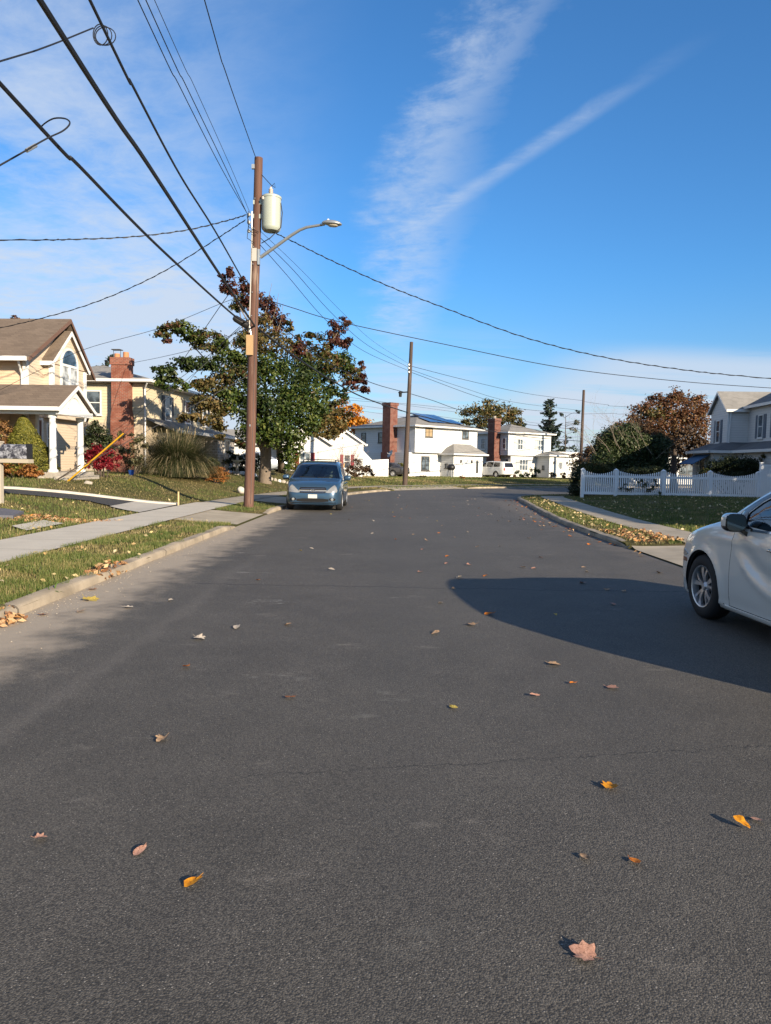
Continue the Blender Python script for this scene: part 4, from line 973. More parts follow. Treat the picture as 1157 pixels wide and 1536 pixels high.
def twigs(mb, p, d, L, r, depth, spread=.6, nkid=3, up=.15):
    d = d.normalized(); q = p; pts = [p]
    for i in range(3):
        d = (d + V((random.gauss(0, .16), random.gauss(0, .16), random.gauss(0, .12) + up * .3))).normalized(); q = q + d * (L / 3); pts.append(q)
    mb.tube(pts, [r, r * .85, r * .7, r * .5], 5, cap=False)
    if depth:
        for _ in range(nkid):
            t = random.choice(pts[1:]); twigs(mb, t, d + V((random.gauss(0, spread), random.gauss(0, spread), random.gauss(up, spread * .6))), L * random.uniform(.55, .8), r * .5, depth - 1, spread, nkid, up)

# ---- big maple behind the blue van
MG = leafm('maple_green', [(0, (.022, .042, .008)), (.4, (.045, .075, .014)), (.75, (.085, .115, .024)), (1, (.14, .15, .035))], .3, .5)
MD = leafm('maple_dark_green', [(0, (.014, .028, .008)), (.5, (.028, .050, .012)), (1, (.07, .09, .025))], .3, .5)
MR = leafm('maple_maroon', [(0, (.050, .016, .014)), (.45, (.098, .034, .027)), (.8, (.14, .058, .038)), (1, (.085, .075, .028))], .35, .5)
MX = leafm('maple_turning', [(0, (.030, .046, .012)), (.35, (.065, .082, .02)), (.65, (.11, .085, .028)), (.85, (.13, .05, .03)), (1, (.17, .15, .05))], .35, .5)
MBR = leafm('maple_bronze', [(0, (.055, .058, .018)), (.4, (.115, .092, .032)), (.75, (.185, .12, .045)), (1, (.11, .11, .035))], .35, .5)
TY = 46.0; tb = G(398, 716); TY = tb.y
mt = empty('maple_tree', tb, 0, 'big maple turning maroon at the branch tips, standing behind the utility pole and blue van', 'tree')
mblob = [  # px, py, rx, ry, mat, depth shift
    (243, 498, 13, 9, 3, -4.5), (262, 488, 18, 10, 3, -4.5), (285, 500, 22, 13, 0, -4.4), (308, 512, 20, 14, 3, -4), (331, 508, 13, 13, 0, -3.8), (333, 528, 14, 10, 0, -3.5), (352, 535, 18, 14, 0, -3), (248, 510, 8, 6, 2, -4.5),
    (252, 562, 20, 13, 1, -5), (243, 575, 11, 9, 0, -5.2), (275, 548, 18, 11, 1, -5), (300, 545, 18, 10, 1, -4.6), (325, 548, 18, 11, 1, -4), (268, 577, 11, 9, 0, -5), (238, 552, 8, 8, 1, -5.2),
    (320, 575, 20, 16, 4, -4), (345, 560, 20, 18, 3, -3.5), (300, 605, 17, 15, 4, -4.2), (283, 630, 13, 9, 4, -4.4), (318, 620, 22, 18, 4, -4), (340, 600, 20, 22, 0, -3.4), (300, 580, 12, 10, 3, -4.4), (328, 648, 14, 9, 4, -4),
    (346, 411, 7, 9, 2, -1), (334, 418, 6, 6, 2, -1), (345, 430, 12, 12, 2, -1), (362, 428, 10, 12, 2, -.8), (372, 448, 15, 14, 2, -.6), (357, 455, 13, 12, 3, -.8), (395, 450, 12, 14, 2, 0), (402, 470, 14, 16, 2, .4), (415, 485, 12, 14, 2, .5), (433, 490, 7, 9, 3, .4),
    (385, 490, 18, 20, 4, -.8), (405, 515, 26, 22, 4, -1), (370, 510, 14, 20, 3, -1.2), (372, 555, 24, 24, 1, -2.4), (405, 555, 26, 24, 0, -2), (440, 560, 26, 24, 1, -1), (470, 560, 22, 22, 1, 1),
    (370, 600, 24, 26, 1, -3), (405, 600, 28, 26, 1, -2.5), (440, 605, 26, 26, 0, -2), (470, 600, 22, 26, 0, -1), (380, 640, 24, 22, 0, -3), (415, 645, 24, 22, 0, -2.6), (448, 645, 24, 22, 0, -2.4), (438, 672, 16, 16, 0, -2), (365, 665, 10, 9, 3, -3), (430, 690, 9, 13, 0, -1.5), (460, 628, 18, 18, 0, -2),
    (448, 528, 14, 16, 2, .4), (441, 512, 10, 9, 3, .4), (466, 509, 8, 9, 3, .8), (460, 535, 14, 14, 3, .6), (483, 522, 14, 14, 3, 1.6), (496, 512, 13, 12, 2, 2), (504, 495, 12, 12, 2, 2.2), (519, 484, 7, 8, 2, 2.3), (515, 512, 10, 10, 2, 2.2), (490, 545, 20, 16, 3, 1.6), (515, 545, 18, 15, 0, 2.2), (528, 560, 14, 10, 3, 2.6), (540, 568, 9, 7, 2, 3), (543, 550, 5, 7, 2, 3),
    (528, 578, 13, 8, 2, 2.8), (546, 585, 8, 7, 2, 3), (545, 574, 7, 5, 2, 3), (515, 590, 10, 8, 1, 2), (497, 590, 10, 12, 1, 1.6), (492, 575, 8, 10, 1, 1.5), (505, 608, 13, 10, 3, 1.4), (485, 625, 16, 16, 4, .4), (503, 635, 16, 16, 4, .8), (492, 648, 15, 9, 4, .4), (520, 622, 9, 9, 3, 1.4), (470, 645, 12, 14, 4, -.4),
]
bl = []
for px, py, rx, ry, mi, ds in mblob:
    Y = TY + ds; c = at(px, py, Y) - tb; k = Y / FPX; rx, ry = rx * k, ry * k
    bl.append((c, (rx, min(rx, ry) * 1.15, ry), 50 + 1500 * rx * ry, mi))
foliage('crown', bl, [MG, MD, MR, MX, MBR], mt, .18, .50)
tk = MB(); f1 = at(402, 640, TY - 1) - tb; f2 = at(430, 600, TY) - tb
limb(tk, (0, 0, -.2), f1, .42, .24, .03); b2 = G(424, 714); limb(tk, b2 - tb - V((0, 0, .2)), f2, .26, .16, .05)
limb(tk, at(398, 690, TY) - tb, at(385, 660, TY - 1) - tb, .26, .16)
tops = [(355, 430, -.9, f1), (400, 470, 0, f1), (505, 505, 2.2, f2), (530, 560, 2.6, f2), (545, 585, 3, f2), (460, 530, .6, f2), (262, 492, -4.5, f1), (255, 560, -5, f1), (300, 605, -4, f1), (490, 630, .5, f2), (345, 535, -3.4, f1), (333, 415, -1, f1), (515, 485, 2.2, f2), (440, 500, .4, f2)]
for px, py, ds, st in tops: limb(tk, st, at(px, py, TY + ds) - tb, .10, .015, .1)
for px, py in ((408, 425), (418, 440), (425, 455)): limb(tk, at(px - 12, py + 50, TY) - tb, at(px, py, TY) - tb, .03, .008, .05)
tk.build('trunk', BARK, mt, 60)

def tree(label, base, blobs, mats, size, trunk=None, bark=BARKD, dens=240, spread=.36, name='tree', group=None, aspect=.6, limbs=True):
    """blobs: px, py, rx, ry, mat, depth shift; base on the ground"""
    Yb = base.y; t = empty(name, base, 0, label, 'tree', group); out = []; tk = MB()
    for px, py, rx, ry, mi, ds in blobs:
        Y = Yb + ds; c = at(px, py, Y) - base; k = Y / FPX; rx, ry = rx * k, ry * k; out.append((c, (rx, (rx + ry) / 2, ry), 40 + 2.7 * dens * rx * ry / (size / .3) ** 1.2, mi))
    foliage('crown', out, mats, t, size, spread + .08, aspect)
    if trunk:
        r0, top = trunk; a = V((0, 0, -.3)); m = at(top[0], top[1], Yb) - base; limb(tk, a, m, r0, r0 * .45, .03)
        if limbs:
            for c, *_ in out: limb(tk, m, c, r0 * .26, r0 * .04, .1)
        tk.build('trunk', bark, t, 60)
    return t
ORG = leafm('orange_foliage', [(0, (.38, .12, .012)), (.4, (.56, .21, .018)), (.75, (.66, .29, .03)), (1, (.35, .22, .04))], .4, .5)
OLV = leafm('olive_foliage', [(0, (.05, .055, .018)), (.4, (.10, .095, .030)), (.75, (.17, .14, .05)), (1, (.20, .11, .045))], .3, .6)
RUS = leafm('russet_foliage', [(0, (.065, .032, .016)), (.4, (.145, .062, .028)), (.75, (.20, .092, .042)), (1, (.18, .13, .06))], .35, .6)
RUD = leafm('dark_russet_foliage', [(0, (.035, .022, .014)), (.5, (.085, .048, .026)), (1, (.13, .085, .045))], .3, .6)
IVY = leafm('ivy_green', [(0, (.016, .028, .010)), (.5, (.032, .055, .018)), (.85, (.07, .095, .035)), (1, (.15, .15, .07))], .25, .45)
SPR = leafm('spruce_needles', [(0, (.012, .024, .016)), (.5, (.026, .045, .030)), (1, (.055, .075, .045))], .15, .6)
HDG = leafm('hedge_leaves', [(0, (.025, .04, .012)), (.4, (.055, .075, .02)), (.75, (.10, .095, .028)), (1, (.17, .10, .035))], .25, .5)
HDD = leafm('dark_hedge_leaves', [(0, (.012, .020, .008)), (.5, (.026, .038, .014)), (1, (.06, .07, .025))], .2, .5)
def gb(px, Y): p = at(px, 700, Y); return onT(p.x, Y)
tree('bright orange autumn tree behind the maple, beside the solar panel house', gb(520, 84), [(520, 625, 22, 18, 0, 0), (538, 632, 16, 14, 0, 0), (505, 640, 18, 16, 0, 0), (528, 645, 24, 12, 0, 0), (548, 638, 9, 8, 0, 0), (530, 612, 10, 6, 0, 0)], [ORG], .32, (.22, (520, 660)), dens=150, spread=.46)
tree('tall olive round crowned tree rising behind the two white houses', gb(738, 112), [(708, 622, 15, 14, 0, 0), (728, 613, 16, 12, 0, 0), (750, 615, 16, 12, 0, 1), (768, 622, 13, 11, 0, 1), (775, 632, 9, 9, 0, 0), (738, 628, 20, 13, 0, -1), (760, 632, 15, 10, 0, 0), (703, 632, 9, 7, 0, 0), (722, 640, 13, 8, 0, 0)], [OLV], .36, (.36, (738, 655)), dens=120, spread=.42)
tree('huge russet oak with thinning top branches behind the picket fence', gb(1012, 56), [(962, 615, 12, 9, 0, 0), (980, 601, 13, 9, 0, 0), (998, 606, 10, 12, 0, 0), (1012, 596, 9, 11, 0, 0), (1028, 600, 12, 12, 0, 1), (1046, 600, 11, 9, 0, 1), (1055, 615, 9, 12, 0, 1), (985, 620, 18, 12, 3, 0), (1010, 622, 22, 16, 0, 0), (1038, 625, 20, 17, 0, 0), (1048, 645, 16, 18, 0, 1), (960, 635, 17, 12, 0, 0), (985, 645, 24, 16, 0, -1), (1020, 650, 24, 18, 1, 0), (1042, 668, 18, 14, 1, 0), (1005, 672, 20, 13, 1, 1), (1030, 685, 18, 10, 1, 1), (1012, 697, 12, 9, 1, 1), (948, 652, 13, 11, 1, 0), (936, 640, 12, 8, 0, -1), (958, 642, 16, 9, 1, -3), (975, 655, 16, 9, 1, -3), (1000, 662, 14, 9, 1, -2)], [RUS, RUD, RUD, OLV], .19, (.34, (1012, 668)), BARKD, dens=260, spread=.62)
# thin bare twigs at its top
iv = empty('ivy_clad_tree', gb(938, 50), 0, 'dark ivy smothered tree with bare pale twigs behind the white picket fence', 'tree'); ib = V(iv.location)
blb = []
for px, py, rx, ry, ds in ((908, 668, 14, 16, 0), (925, 655, 16, 14, 0), (945, 668, 16, 16, 0), (925, 685, 20, 14, 0), (955, 682, 18, 15, 1), (975, 672, 17, 15, 1), (990, 668, 12, 14, 1), (905, 690, 14, 10, -1), (975, 690, 14, 10, 1), (945, 645, 10, 8, 0), (960, 662, 10, 10, 0), (905, 704, 16, 10, 0), (935, 702, 20, 12, 0), (965, 704, 20, 11, 1), (990, 690, 10, 14, 1), (992, 706, 10, 9, 1)):
    Y = ib.y + ds; k = Y / FPX; blb.append((at(px, py, Y) - ib, (rx * k, rx * k, ry * k), 11000 * rx * ry * k * k, 0))
foliage('crown', blb, [IVY], iv, .13, .60)
tw = MB(); limb(tw, (0, 0, -.2), at(940, 680, ib.y) - ib, .25, .16, .05)
for px, py in ((890, 635), (905, 630), (880, 655), (918, 625), (870, 640), (935, 632), (952, 636)): twigs(tw, at(px + 26, py + 45, ib.y - .9) - ib, (at(px, py, ib.y - 1.2) - at(px + 26, py + 45, ib.y - .9)), 1.9, .016, 3, .55, 3, .1)
for px, py in ((960, 665), (925, 660), (985, 680)): twigs(tw, at(px, py + 8, ib.y - 1) - ib, V((random.uniform(-1, 1), -.3, .8)), 1.4, .014, 3, .7, 3, .1)
tw.build('trunk', pm('pale_twigs', (.24, .20, .155), .9, var=.25), iv)
bs = empty('bare_shrub', gb(886, 62), 0, 'leafless grey shrub with fine twigs beside the third utility pole', 'shrub'); b = MB()
for i in range(9): twigs(b, V((random.uniform(-.5, .5), random.uniform(-.3, .3), 0)), V((random.uniform(-.7, .7), random.uniform(-.3, .3), 1.1)), 2.3, .022, 3, .42, 3, .2)
b.build('branches', BARK, bs)
# background trees near the third pole
tree('low brown thicket tree at the foot of the third utility pole', gb(868, 74), [(862, 690, 12, 10, 0, 0), (880, 685, 13, 10, 0, 0), (895, 692, 12, 10, 1, 0), (872, 700, 14, 8, 1, 0), (886, 676, 9, 7, 0, 0)], [RUD, HDG], .26, (.12, (872, 700)), dens=110, spread=.42)
# ---- spruce
spb = gb(822, 104); sp_ = empty('spruce_tree', spb, 0, 'ragged dark blue green spruce behind the white shingled house', 'tree'); k = 104 / FPX
topz = (at(822, 597, 104) - spb).z; tk = MB(); tk.tube([(0, 0, -.2), (0, 0, topz * .5), (.1, 0, topz)], [.32, .2, .03], 7)
Vs, Ns = [], []
z = 1.6
while z < topz - .2:
    fr = 1 - z / topz; Lm = 3.3 * fr ** .85 * (1.12 if fr < .75 else 1) + .3
    for i in range(int(5 + 4 * fr)):
        a = random.uniform(0, 6.28); L = Lm * random.uniform(.45, 1.12); dr = random.uniform(.05, .32) if fr > .25 else -.3
        pts = [V((math.cos(a) * L * t, math.sin(a) * L * t, z - L * dr * math.sin(t * 2.2) + .24 * L * t * t)) for t in (0, .25, .5, .75, 1)]
        tk.tube(pts, [.05, .04, .03, .022, .01], 4, cap=False)
        n = int(70 * L / 2); t = rng.uniform(.12, 1.0, n); idx = np.minimum((t * 4).astype(int), 3); f = t * 4 - idx; A = np.array([list(p) for p in pts])
        c = A[idx] * (1 - f)[:, None] + A[idx + 1] * f[:, None]; o = rng.normal(size=(n, 3)) * [.16, .16, .07]; o[:, 2] -= np.abs(rng.normal(size=n)) * .14; Vs.append(c + o * (1.25 - t)[:, None]); Ns.append(rng.normal(size=(n, 3)) + [0, 0, 1.2])
    z += random.uniform(.22, .42) + .12 * fr
tk.build('trunk', BARKD, sp_); C = np.concatenate(Vs); N = np.concatenate(Ns); N /= np.linalg.norm(N, axis=1)[:, None]
v_, f = leafquads(C, N, np.full(len(C), .34), aspect=.42); npmesh('crown', v_, f, SPR, None, sp_)
# thin tree beside the spruce
tn = empty('thin_tree', gb(846, 100), 0, 'thin sparse tree standing just right of the ragged spruce', 'tree'); tb2 = V(tn.location); b = MB(); tz = (at(846, 622, 100) - tb2).z
b.tube([(0, 0, -.2), (.1, 0, tz * .5), (0, 0, tz)], [.14, .09, .02], 6); bb = []
for i in range(22):
    z = tz * random.uniform(.35, 1.0); a = random.uniform(0, 6.28); L = random.uniform(.6, 2.2); q = V((math.cos(a) * L, math.sin(a) * L, z + random.uniform(-.2, .5))); limb(b, (0, 0, z - .2), q, .035, .01, .1, 4); bb.append((q, (.38, .38, .25), 22, 0))
b.build('trunk', BARKD, tn); foliage('crown', bb, [SPR], tn, .32, .5)
tree('small dark evergreen between the round tree and the spruce', gb(786, 118), [(786, 645, 5, 7, 0, 0), (787, 637, 3, 5, 0, 0), (785, 656, 8, 8, 0, 0)], [SPR], .4, (.15, (786, 650)), dens=90)
tree('grey green shrubby tree in the gap between the two white houses', gb(728, 92), [(716, 690, 14, 12, 0, 0), (735, 692, 14, 12, 0, 0), (725, 676, 13, 9, 0, 0), (745, 700, 9, 8, 0, 0), (708, 676, 8, 12, 0, 2)], [OLV], .32, (.1, (726, 690)), dens=95, spread=.42)
tree('bare topped tree whose twigs show over the peach house roof', gb(40, 60), [(22, 478, 5, 4, 0, 0), (34, 482, 5, 3, 0, 0), (48, 481, 4, 3, 0, 0), (83, 482, 4, 3, 0, 0), (90, 486, 4, 3, 0, 0), (5, 484, 5, 3, 0, 0), (60, 490, 20, 8, 0, 0)], [RUS], .28, (.3, (45, 560)), dens=40, spread=.4)
tree('distant blue green pine tip beside the brick chimney', gb(162, 78), [(160, 541, 5, 7, 0, 0), (150, 550, 5, 5, 0, 0), (170, 537, 3, 5, 0, 0), (156, 556, 8, 6, 0, 0), (143, 552, 3, 3, 0, 0)], [SPR], .3, (.2, (160, 580)), dens=80, spread=.45)

# ---- shrubs
def shrub(label, base, blobs, mats, size, dens=420, spread=.40, name='shrub', cat='shrub', aspect=.6, group=None, stems=True):
    t = empty(name, base, 0, label, cat, group); Y0 = base.y; out = []
    for px, py, rx, ry, mi, ds in blobs:
        Y = Y0 + ds; k = Y / FPX; c = at(px, py, Y) - base; out.append((c, (rx * k, (rx + ry) / 2 * k, ry * k), 50 + 4.2 * dens * rx * ry * k * k / (size / .1) ** 1.4, mi))
    foliage('leaves', out, mats, t, size, spread, aspect)
    if stems:
        b = MB()
        for c, *_ in out: limb(b, (c.x * .3, c.y * .3, -.1), c, .03, .008, .1, 4)
        b.build('stems', BARKD, t)
    return t
YEL = leafm('yew_green', [(0, (.055, .062, .008)), (.5, (.115, .115, .016)), (1, (.19, .17, .03))], .2, .6)
BRN = leafm('brown_shrub', [(0, (.09, .045, .018)), (.45, (.19, .095, .035)), (.8, (.28, .15, .055)), (1, (.14, .13, .04))], .25, .6)
RST = leafm('rust_shrub', [(0, (.16, .06, .018)), (.5, (.30, .12, .03)), (1, (.40, .20, .06))], .3, .6)
RED = leafm('red_maple_leaves', [(0, (.10, .006, .012)), (.5, (.22, .014, .025)), (1, (.36, .035, .045))], .4, .5)
GRY = leafm('grey_green_leaves', [(0, (.05, .055, .025)), (.5, (.12, .12, .06)), (1, (.22, .17, .09))], .25, .6)
# clipped cone evergreen
cy = G(42, 719); Yc = 27.6; cb_ = onT(at(42, 700, Yc).x, Yc); ce = empty('conical_shrub', cb_, 0, 'tall clipped yellow green evergreen cone beside the porch columns', 'shrub')
H = (at(31, 624, Yc) - cb_).z; n = 16000; t = rng.random(n) ** .75; a = rng.uniform(0, 2 * np.pi, n); lump = 1 + .10 * np.sin(a * 3 + t * 6) * np.sin(t * 11) + rng.normal(size=n) * .05
r = 1.02 * np.clip((1 - t), 0, 1) ** .72 * np.minimum(1, .80 + t * 1.4) * lump; C = np.c_[np.cos(a) * r + (t - .3) * -.22, np.sin(a) * r, t * H]; N = np.c_[np.cos(a), np.sin(a), np.full(n, .5)] + rng.normal(size=(n, 3)) * .5; N /= np.linalg.norm(N, axis=1)[:, None]
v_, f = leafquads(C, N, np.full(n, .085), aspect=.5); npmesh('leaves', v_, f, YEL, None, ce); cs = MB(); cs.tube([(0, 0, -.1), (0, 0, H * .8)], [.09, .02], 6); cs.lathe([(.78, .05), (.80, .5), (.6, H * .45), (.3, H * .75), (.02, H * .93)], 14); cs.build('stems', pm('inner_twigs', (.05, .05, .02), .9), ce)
shrub('brown leaved tall bush at the far left edge by the peach house', gb(-2, 27.4), [(2, 650, 16, 17, 0, 0), (-8, 665, 18, 18, 0, 0), (8, 670, 14, 16, 0, 0), (0, 690, 18, 14, 0, 0), (-2, 640, 10, 9, 0, 0)], [BRN], .09, 900)
shrub('low rusty brown hedge bush under the conical evergreen', gb(28, 26.6), [(15, 705, 15, 9, 0, 0), (35, 703, 16, 10, 0, 0), (52, 705, 11, 9, 0, .3), (5, 708, 12, 9, 0, 0), (46, 712, 12, 6, 0, 0)], [RST], .08, 1000)
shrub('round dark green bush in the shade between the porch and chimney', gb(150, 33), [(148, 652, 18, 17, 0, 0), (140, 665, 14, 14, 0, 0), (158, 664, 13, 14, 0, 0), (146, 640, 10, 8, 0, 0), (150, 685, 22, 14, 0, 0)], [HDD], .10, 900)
shrub('crimson japanese maple bush beside the porch column', gb(155, 30.6), [(142, 680, 16, 11, 0, 0), (158, 684, 16, 11, 0, 0), (172, 692, 10, 9, 0, .2), (138, 694, 12, 8, 0, 0), (155, 697, 16, 8, 0, 0), (146, 673, 9, 6, 0, 0)], [RED], .09, 950)
shrub('loose grey green shrub between the red bush and the ornamental grass', gb(200, 35), [(195, 675, 15, 13, 0, 0), (208, 668, 13, 12, 0, 0), (192, 695, 15, 14, 0, 0), (212, 692, 12, 14, 0, 0), (204, 655, 10, 8, 0, 0), (180, 660, 7, 10, 0, 0)], [GRY], .11, 420, .45)
shrub('rust orange mound shrub below the stone entry', gb(325, 37), [(318, 709, 10, 8, 0, 0), (332, 709, 12, 8, 0, 0), (325, 704, 10, 6, 0, 0), (325, 717, 15, 6, 0, 0)], [RST], .08, 900)
shrub('dark green shrub beside the stone entry door', gb(318, 40.3), [(315, 688, 9, 12, 0, 0), (322, 696, 9, 9, 0, 0), (310, 698, 8, 8, 0, 0)], [HDD], .10, 700)
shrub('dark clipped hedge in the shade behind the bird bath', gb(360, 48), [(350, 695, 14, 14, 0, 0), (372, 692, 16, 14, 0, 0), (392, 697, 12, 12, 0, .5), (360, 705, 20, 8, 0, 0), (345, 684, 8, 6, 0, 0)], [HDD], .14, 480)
shrub('maroon leaved low shrub on the verge right of the blue van', gb(538, 57), [(536, 700, 12, 10, 0, 0), (548, 704, 10, 8, 0, 0), (556, 708, 7, 6, 0, 0), (528, 706, 9, 7, 0, 0), (540, 710, 14, 5, 0, 0)], [RUD], .13, 480)
tw_ = empty('bare_shrub', gb(520, 58), 0, 'bare pale twiggy shrub right behind the roof of the blue van', 'shrub'); b = MB()
for i in range(13): twigs(b, V((random.uniform(-.9, .9), random.uniform(-.3, .3), 0)), V((random.uniform(-.6, .6), random.uniform(-.3, .3), 1.0)), 1.35, .022, 3, .5, 3, .15)
b.build('branches', pm('mauve_twigs', (.23, .17, .15), .9), tw_)
shrub('slim conical green evergreen at the corner of the solar panel house', gb(600, 71.5), [(600, 705, 4.5, 9, 0, 0), (601, 696, 3, 6, 0, 0), (600, 712, 5, 5, 0, 0)], [YEL], .13, 600)
shrub('leafy yellow green bush tucked under the maple beside the van', gb(440, 50), [(441, 697, 9, 10, 0, 0), (436, 706, 8, 8, 0, 0), (448, 688, 7, 7, 0, 0)], [YEL], .11, 420, .45)
# plants round house B and A
for lab, px, py, rx, ry, Y, m_, g_ in (('low dark bush under the triple window of the shingled house', 783, 712, 10, 6, 80, IVY, None), ('bush beside the hip roofed entry of the shingled house', 803, 709, 7, 9, 80, IVY, None), ('bright green clump by the base of the far plain chimney', 755, 716, 7, 4, 78, YEL, None), ('small red brown bush on the lawn in front of the shingled house', 771, 716, 5, 4, 77, RUD, None), ('rusty bush in front of the flat roofed wing', 829, 713, 6, 5, 79, RUD, None), ('reddish planter bush at the right end of the wing', 847, 714, 5, 5, 79, RST, None), ('rust brown bush at the driveway beside the white far van', 694, 719, 6, 4, 67, RST, None), ('grey planting at the foot of the entry of the solar panel house', 632, 716, 6, 3, 69, GRY, None)):
    shrub(lab, gb(px, Y), [(px - rx * .4, py, rx * .7, ry, 0, 0), (px + rx * .4, py, rx * .7, ry * .9, 0, 0)], [m_], .15, 420, .45)
# hedge by the fence
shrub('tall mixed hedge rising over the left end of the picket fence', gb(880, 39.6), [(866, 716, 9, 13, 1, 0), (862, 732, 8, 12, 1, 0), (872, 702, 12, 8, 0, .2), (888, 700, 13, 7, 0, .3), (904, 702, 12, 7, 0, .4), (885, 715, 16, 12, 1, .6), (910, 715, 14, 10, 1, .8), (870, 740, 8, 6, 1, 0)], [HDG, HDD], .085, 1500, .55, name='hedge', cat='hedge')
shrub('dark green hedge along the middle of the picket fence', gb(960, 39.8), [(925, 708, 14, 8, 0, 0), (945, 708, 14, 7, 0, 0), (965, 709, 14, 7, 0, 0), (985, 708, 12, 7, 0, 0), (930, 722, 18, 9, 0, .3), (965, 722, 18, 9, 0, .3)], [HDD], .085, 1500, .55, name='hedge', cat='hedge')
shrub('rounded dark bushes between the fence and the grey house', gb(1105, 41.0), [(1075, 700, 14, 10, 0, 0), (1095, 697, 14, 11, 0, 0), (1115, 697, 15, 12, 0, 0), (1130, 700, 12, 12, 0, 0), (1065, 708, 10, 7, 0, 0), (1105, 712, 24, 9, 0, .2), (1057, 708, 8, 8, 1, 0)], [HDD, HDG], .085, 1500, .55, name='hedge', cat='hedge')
shrub('bush showing over the top of the tall white panel fence', gb(1158, 41), [(1150, 690, 10, 8, 0, 0), (1168, 688, 14, 10, 0, 0)], [HDG], .10, 700, name='hedge', cat='hedge')
# rose growing through the pickets
rs = empty('climbing_rose', gb(960, 37.7), 0, 'green climber poking through the pickets of the fence', 'plant'); rb = V(rs.location); bb = []
for px, py, rx, ry in ((935, 730, 6, 4), (945, 734, 5, 3), (970, 726, 6, 5), (985, 724, 6, 5), (978, 732, 5, 4), (960, 722, 4, 3), (990, 740, 3, 4), (972, 736, 3, 3)): k = 37.3 / FPX; bb.append((at(px, py, 37.32) - rb, (rx * k, .10, ry * k), 55, 0))
foliage('leaves', bb, [IVY], rs, .085, .5); b = MB()
for c, *_ in bb: limb(b, (c.x * .6, .1, 0), c, .012, .005, .1, 4)
b.build('stems', BARKD, rs)
# ornamental grass mounds
def grassmound(label, base, h, n, mats, spread=1.0):
    t = empty('ornamental_grass', base, 0, label, 'ornamental grass'); Vs, Fs, Ms = [], [], []; o = 0
    for i in range(n):
        a = random.uniform(0, 6.28); e = random.random() ** .7 * 1.45 + .05; L = h * random.uniform(.6, 1.12); rr = random.random() ** .5 * .5 * spread
        d = V((math.cos(a), math.sin(a), 0)); p0 = d * rr; w_ = random.uniform(.007, .014); s = V((-math.sin(a), math.cos(a), 0)) * w_; P = [p0]; q_ = p0
        for f_ in (.25, .75, 1.25, 1.7):
            an = min(2.7, e * 1.05 * f_ + .05); q_ = q_ + (d * math.sin(an) + UP * math.cos(an)) * L * .29; P.append(V((q_.x, q_.y, max(.03, q_.z))))
        for j in range(4): Vs += [P[j] - s * (1 - j * .2), P[j] + s * (1 - j * .2), P[j + 1] + s * (.8 - j * .2), P[j + 1] - s * (.8 - j * .2)]; Fs.append((o, o + 1, o + 2, o + 3)); Ms.append(1 if (random.random() < .02 + .20 * (j == 3)) else 0); o += 4
    npmesh('leaves', np.array([tuple(v_) for v_ in Vs]), np.array(Fs), mats, np.array(Ms), t); return t
GOR = leafm('reed_green', [(0, (.018, .026, .009)), (.5, (.040, .048, .017)), (1, (.075, .075, .03))], .25, .6); GTA = leafm('reed_tan', [(0, (.22, .17, .09)), (1, (.44, .36, .22))], .3, .7)
ogp = gb(265, 36.3)
grassmound('large arching ornamental grass mound with tan plumes before the cream house', ogp, 2.05, 9000, [GOR, GTA], 1.6)
pl = MB()
for i in range(34):
    a = random.uniform(0, 6.28); r_ = random.uniform(.1, .9); h_ = random.uniform(1.8, 2.5); q = V((ogp.x - .2 + math.cos(a) * r_, ogp.y + math.sin(a) * r_ * .6, ogp.z)); pl.tube([q, q + V((math.cos(a) * .2, 0, h_ * .7)), q + V((math.cos(a) * .4, 0, h_))], [.005, .007, .014], 4)
po = pl.build('plumes', GTA); po.parent = bpy.data.objects['ornamental_grass']; po.matrix_parent_inverse = Matrix.Translation(-ogp)
# bed edging stones under the maple
for i in range(15):
    px = 345 + i * 6.2; p = gb(px, 44.6); s = MB(); r_ = random.uniform(.14, .22); s.lathe([(0, -.05), (r_, -.02), (r_ * .95, .08), (r_ * .55, .15), (0, .16)], 8, c=(0, 0, 0))
    o = s.build('edging_stone', STONE if i % 3 else TRIM, None, 50); o.location = p; o.rotation_euler = (0, 0, i); o.scale = (1, .7, random.uniform(.8, 1.2)); tag(o, 'pale rounded stone in the row edging the bed under the maple', 'stone', 'stones edging the bed under the maple')

# neighbours' trees right of the road, out of the picture, whose shade lies over the fence and lawn
for i, (x, y, h_, r_, lab) in enumerate(((21.5, 23.5, 7.5, 3.6, 'leafy brown tree behind the neighbouring house, out of the picture'), (29.5, 22.5, 8.5, 4.0, 'broad brown tree furthest right, out of the picture'), (32, 31.5, 9.0, 4.0, 'tall brown tree near the grey house, out of the picture'))):
    b0 = onT(x, y); t = empty('tree', b0, 0, lab, 'tree'); bb = []
    for k in range(10):
        a = random.uniform(0, 6.28); bb.append(((math.cos(a) * r_ * .55, math.sin(a) * r_ * .55, h_ * random.uniform(.3, .9)), (r_ * .6, r_ * .6, r_ * .55), 1900, k % 2))
    foliage('crown', bb, [RUS, OLV], t, .30, .5); b = MB(); limb(b, (0, 0, -.3), (0, 0, h_ * .6), .3, .15, .03)
    for c, *_ in bb: limb(b, (0, 0, h_ * .35), c, .1, .03, .1)
    b.build('trunk', BARK, t, 60)
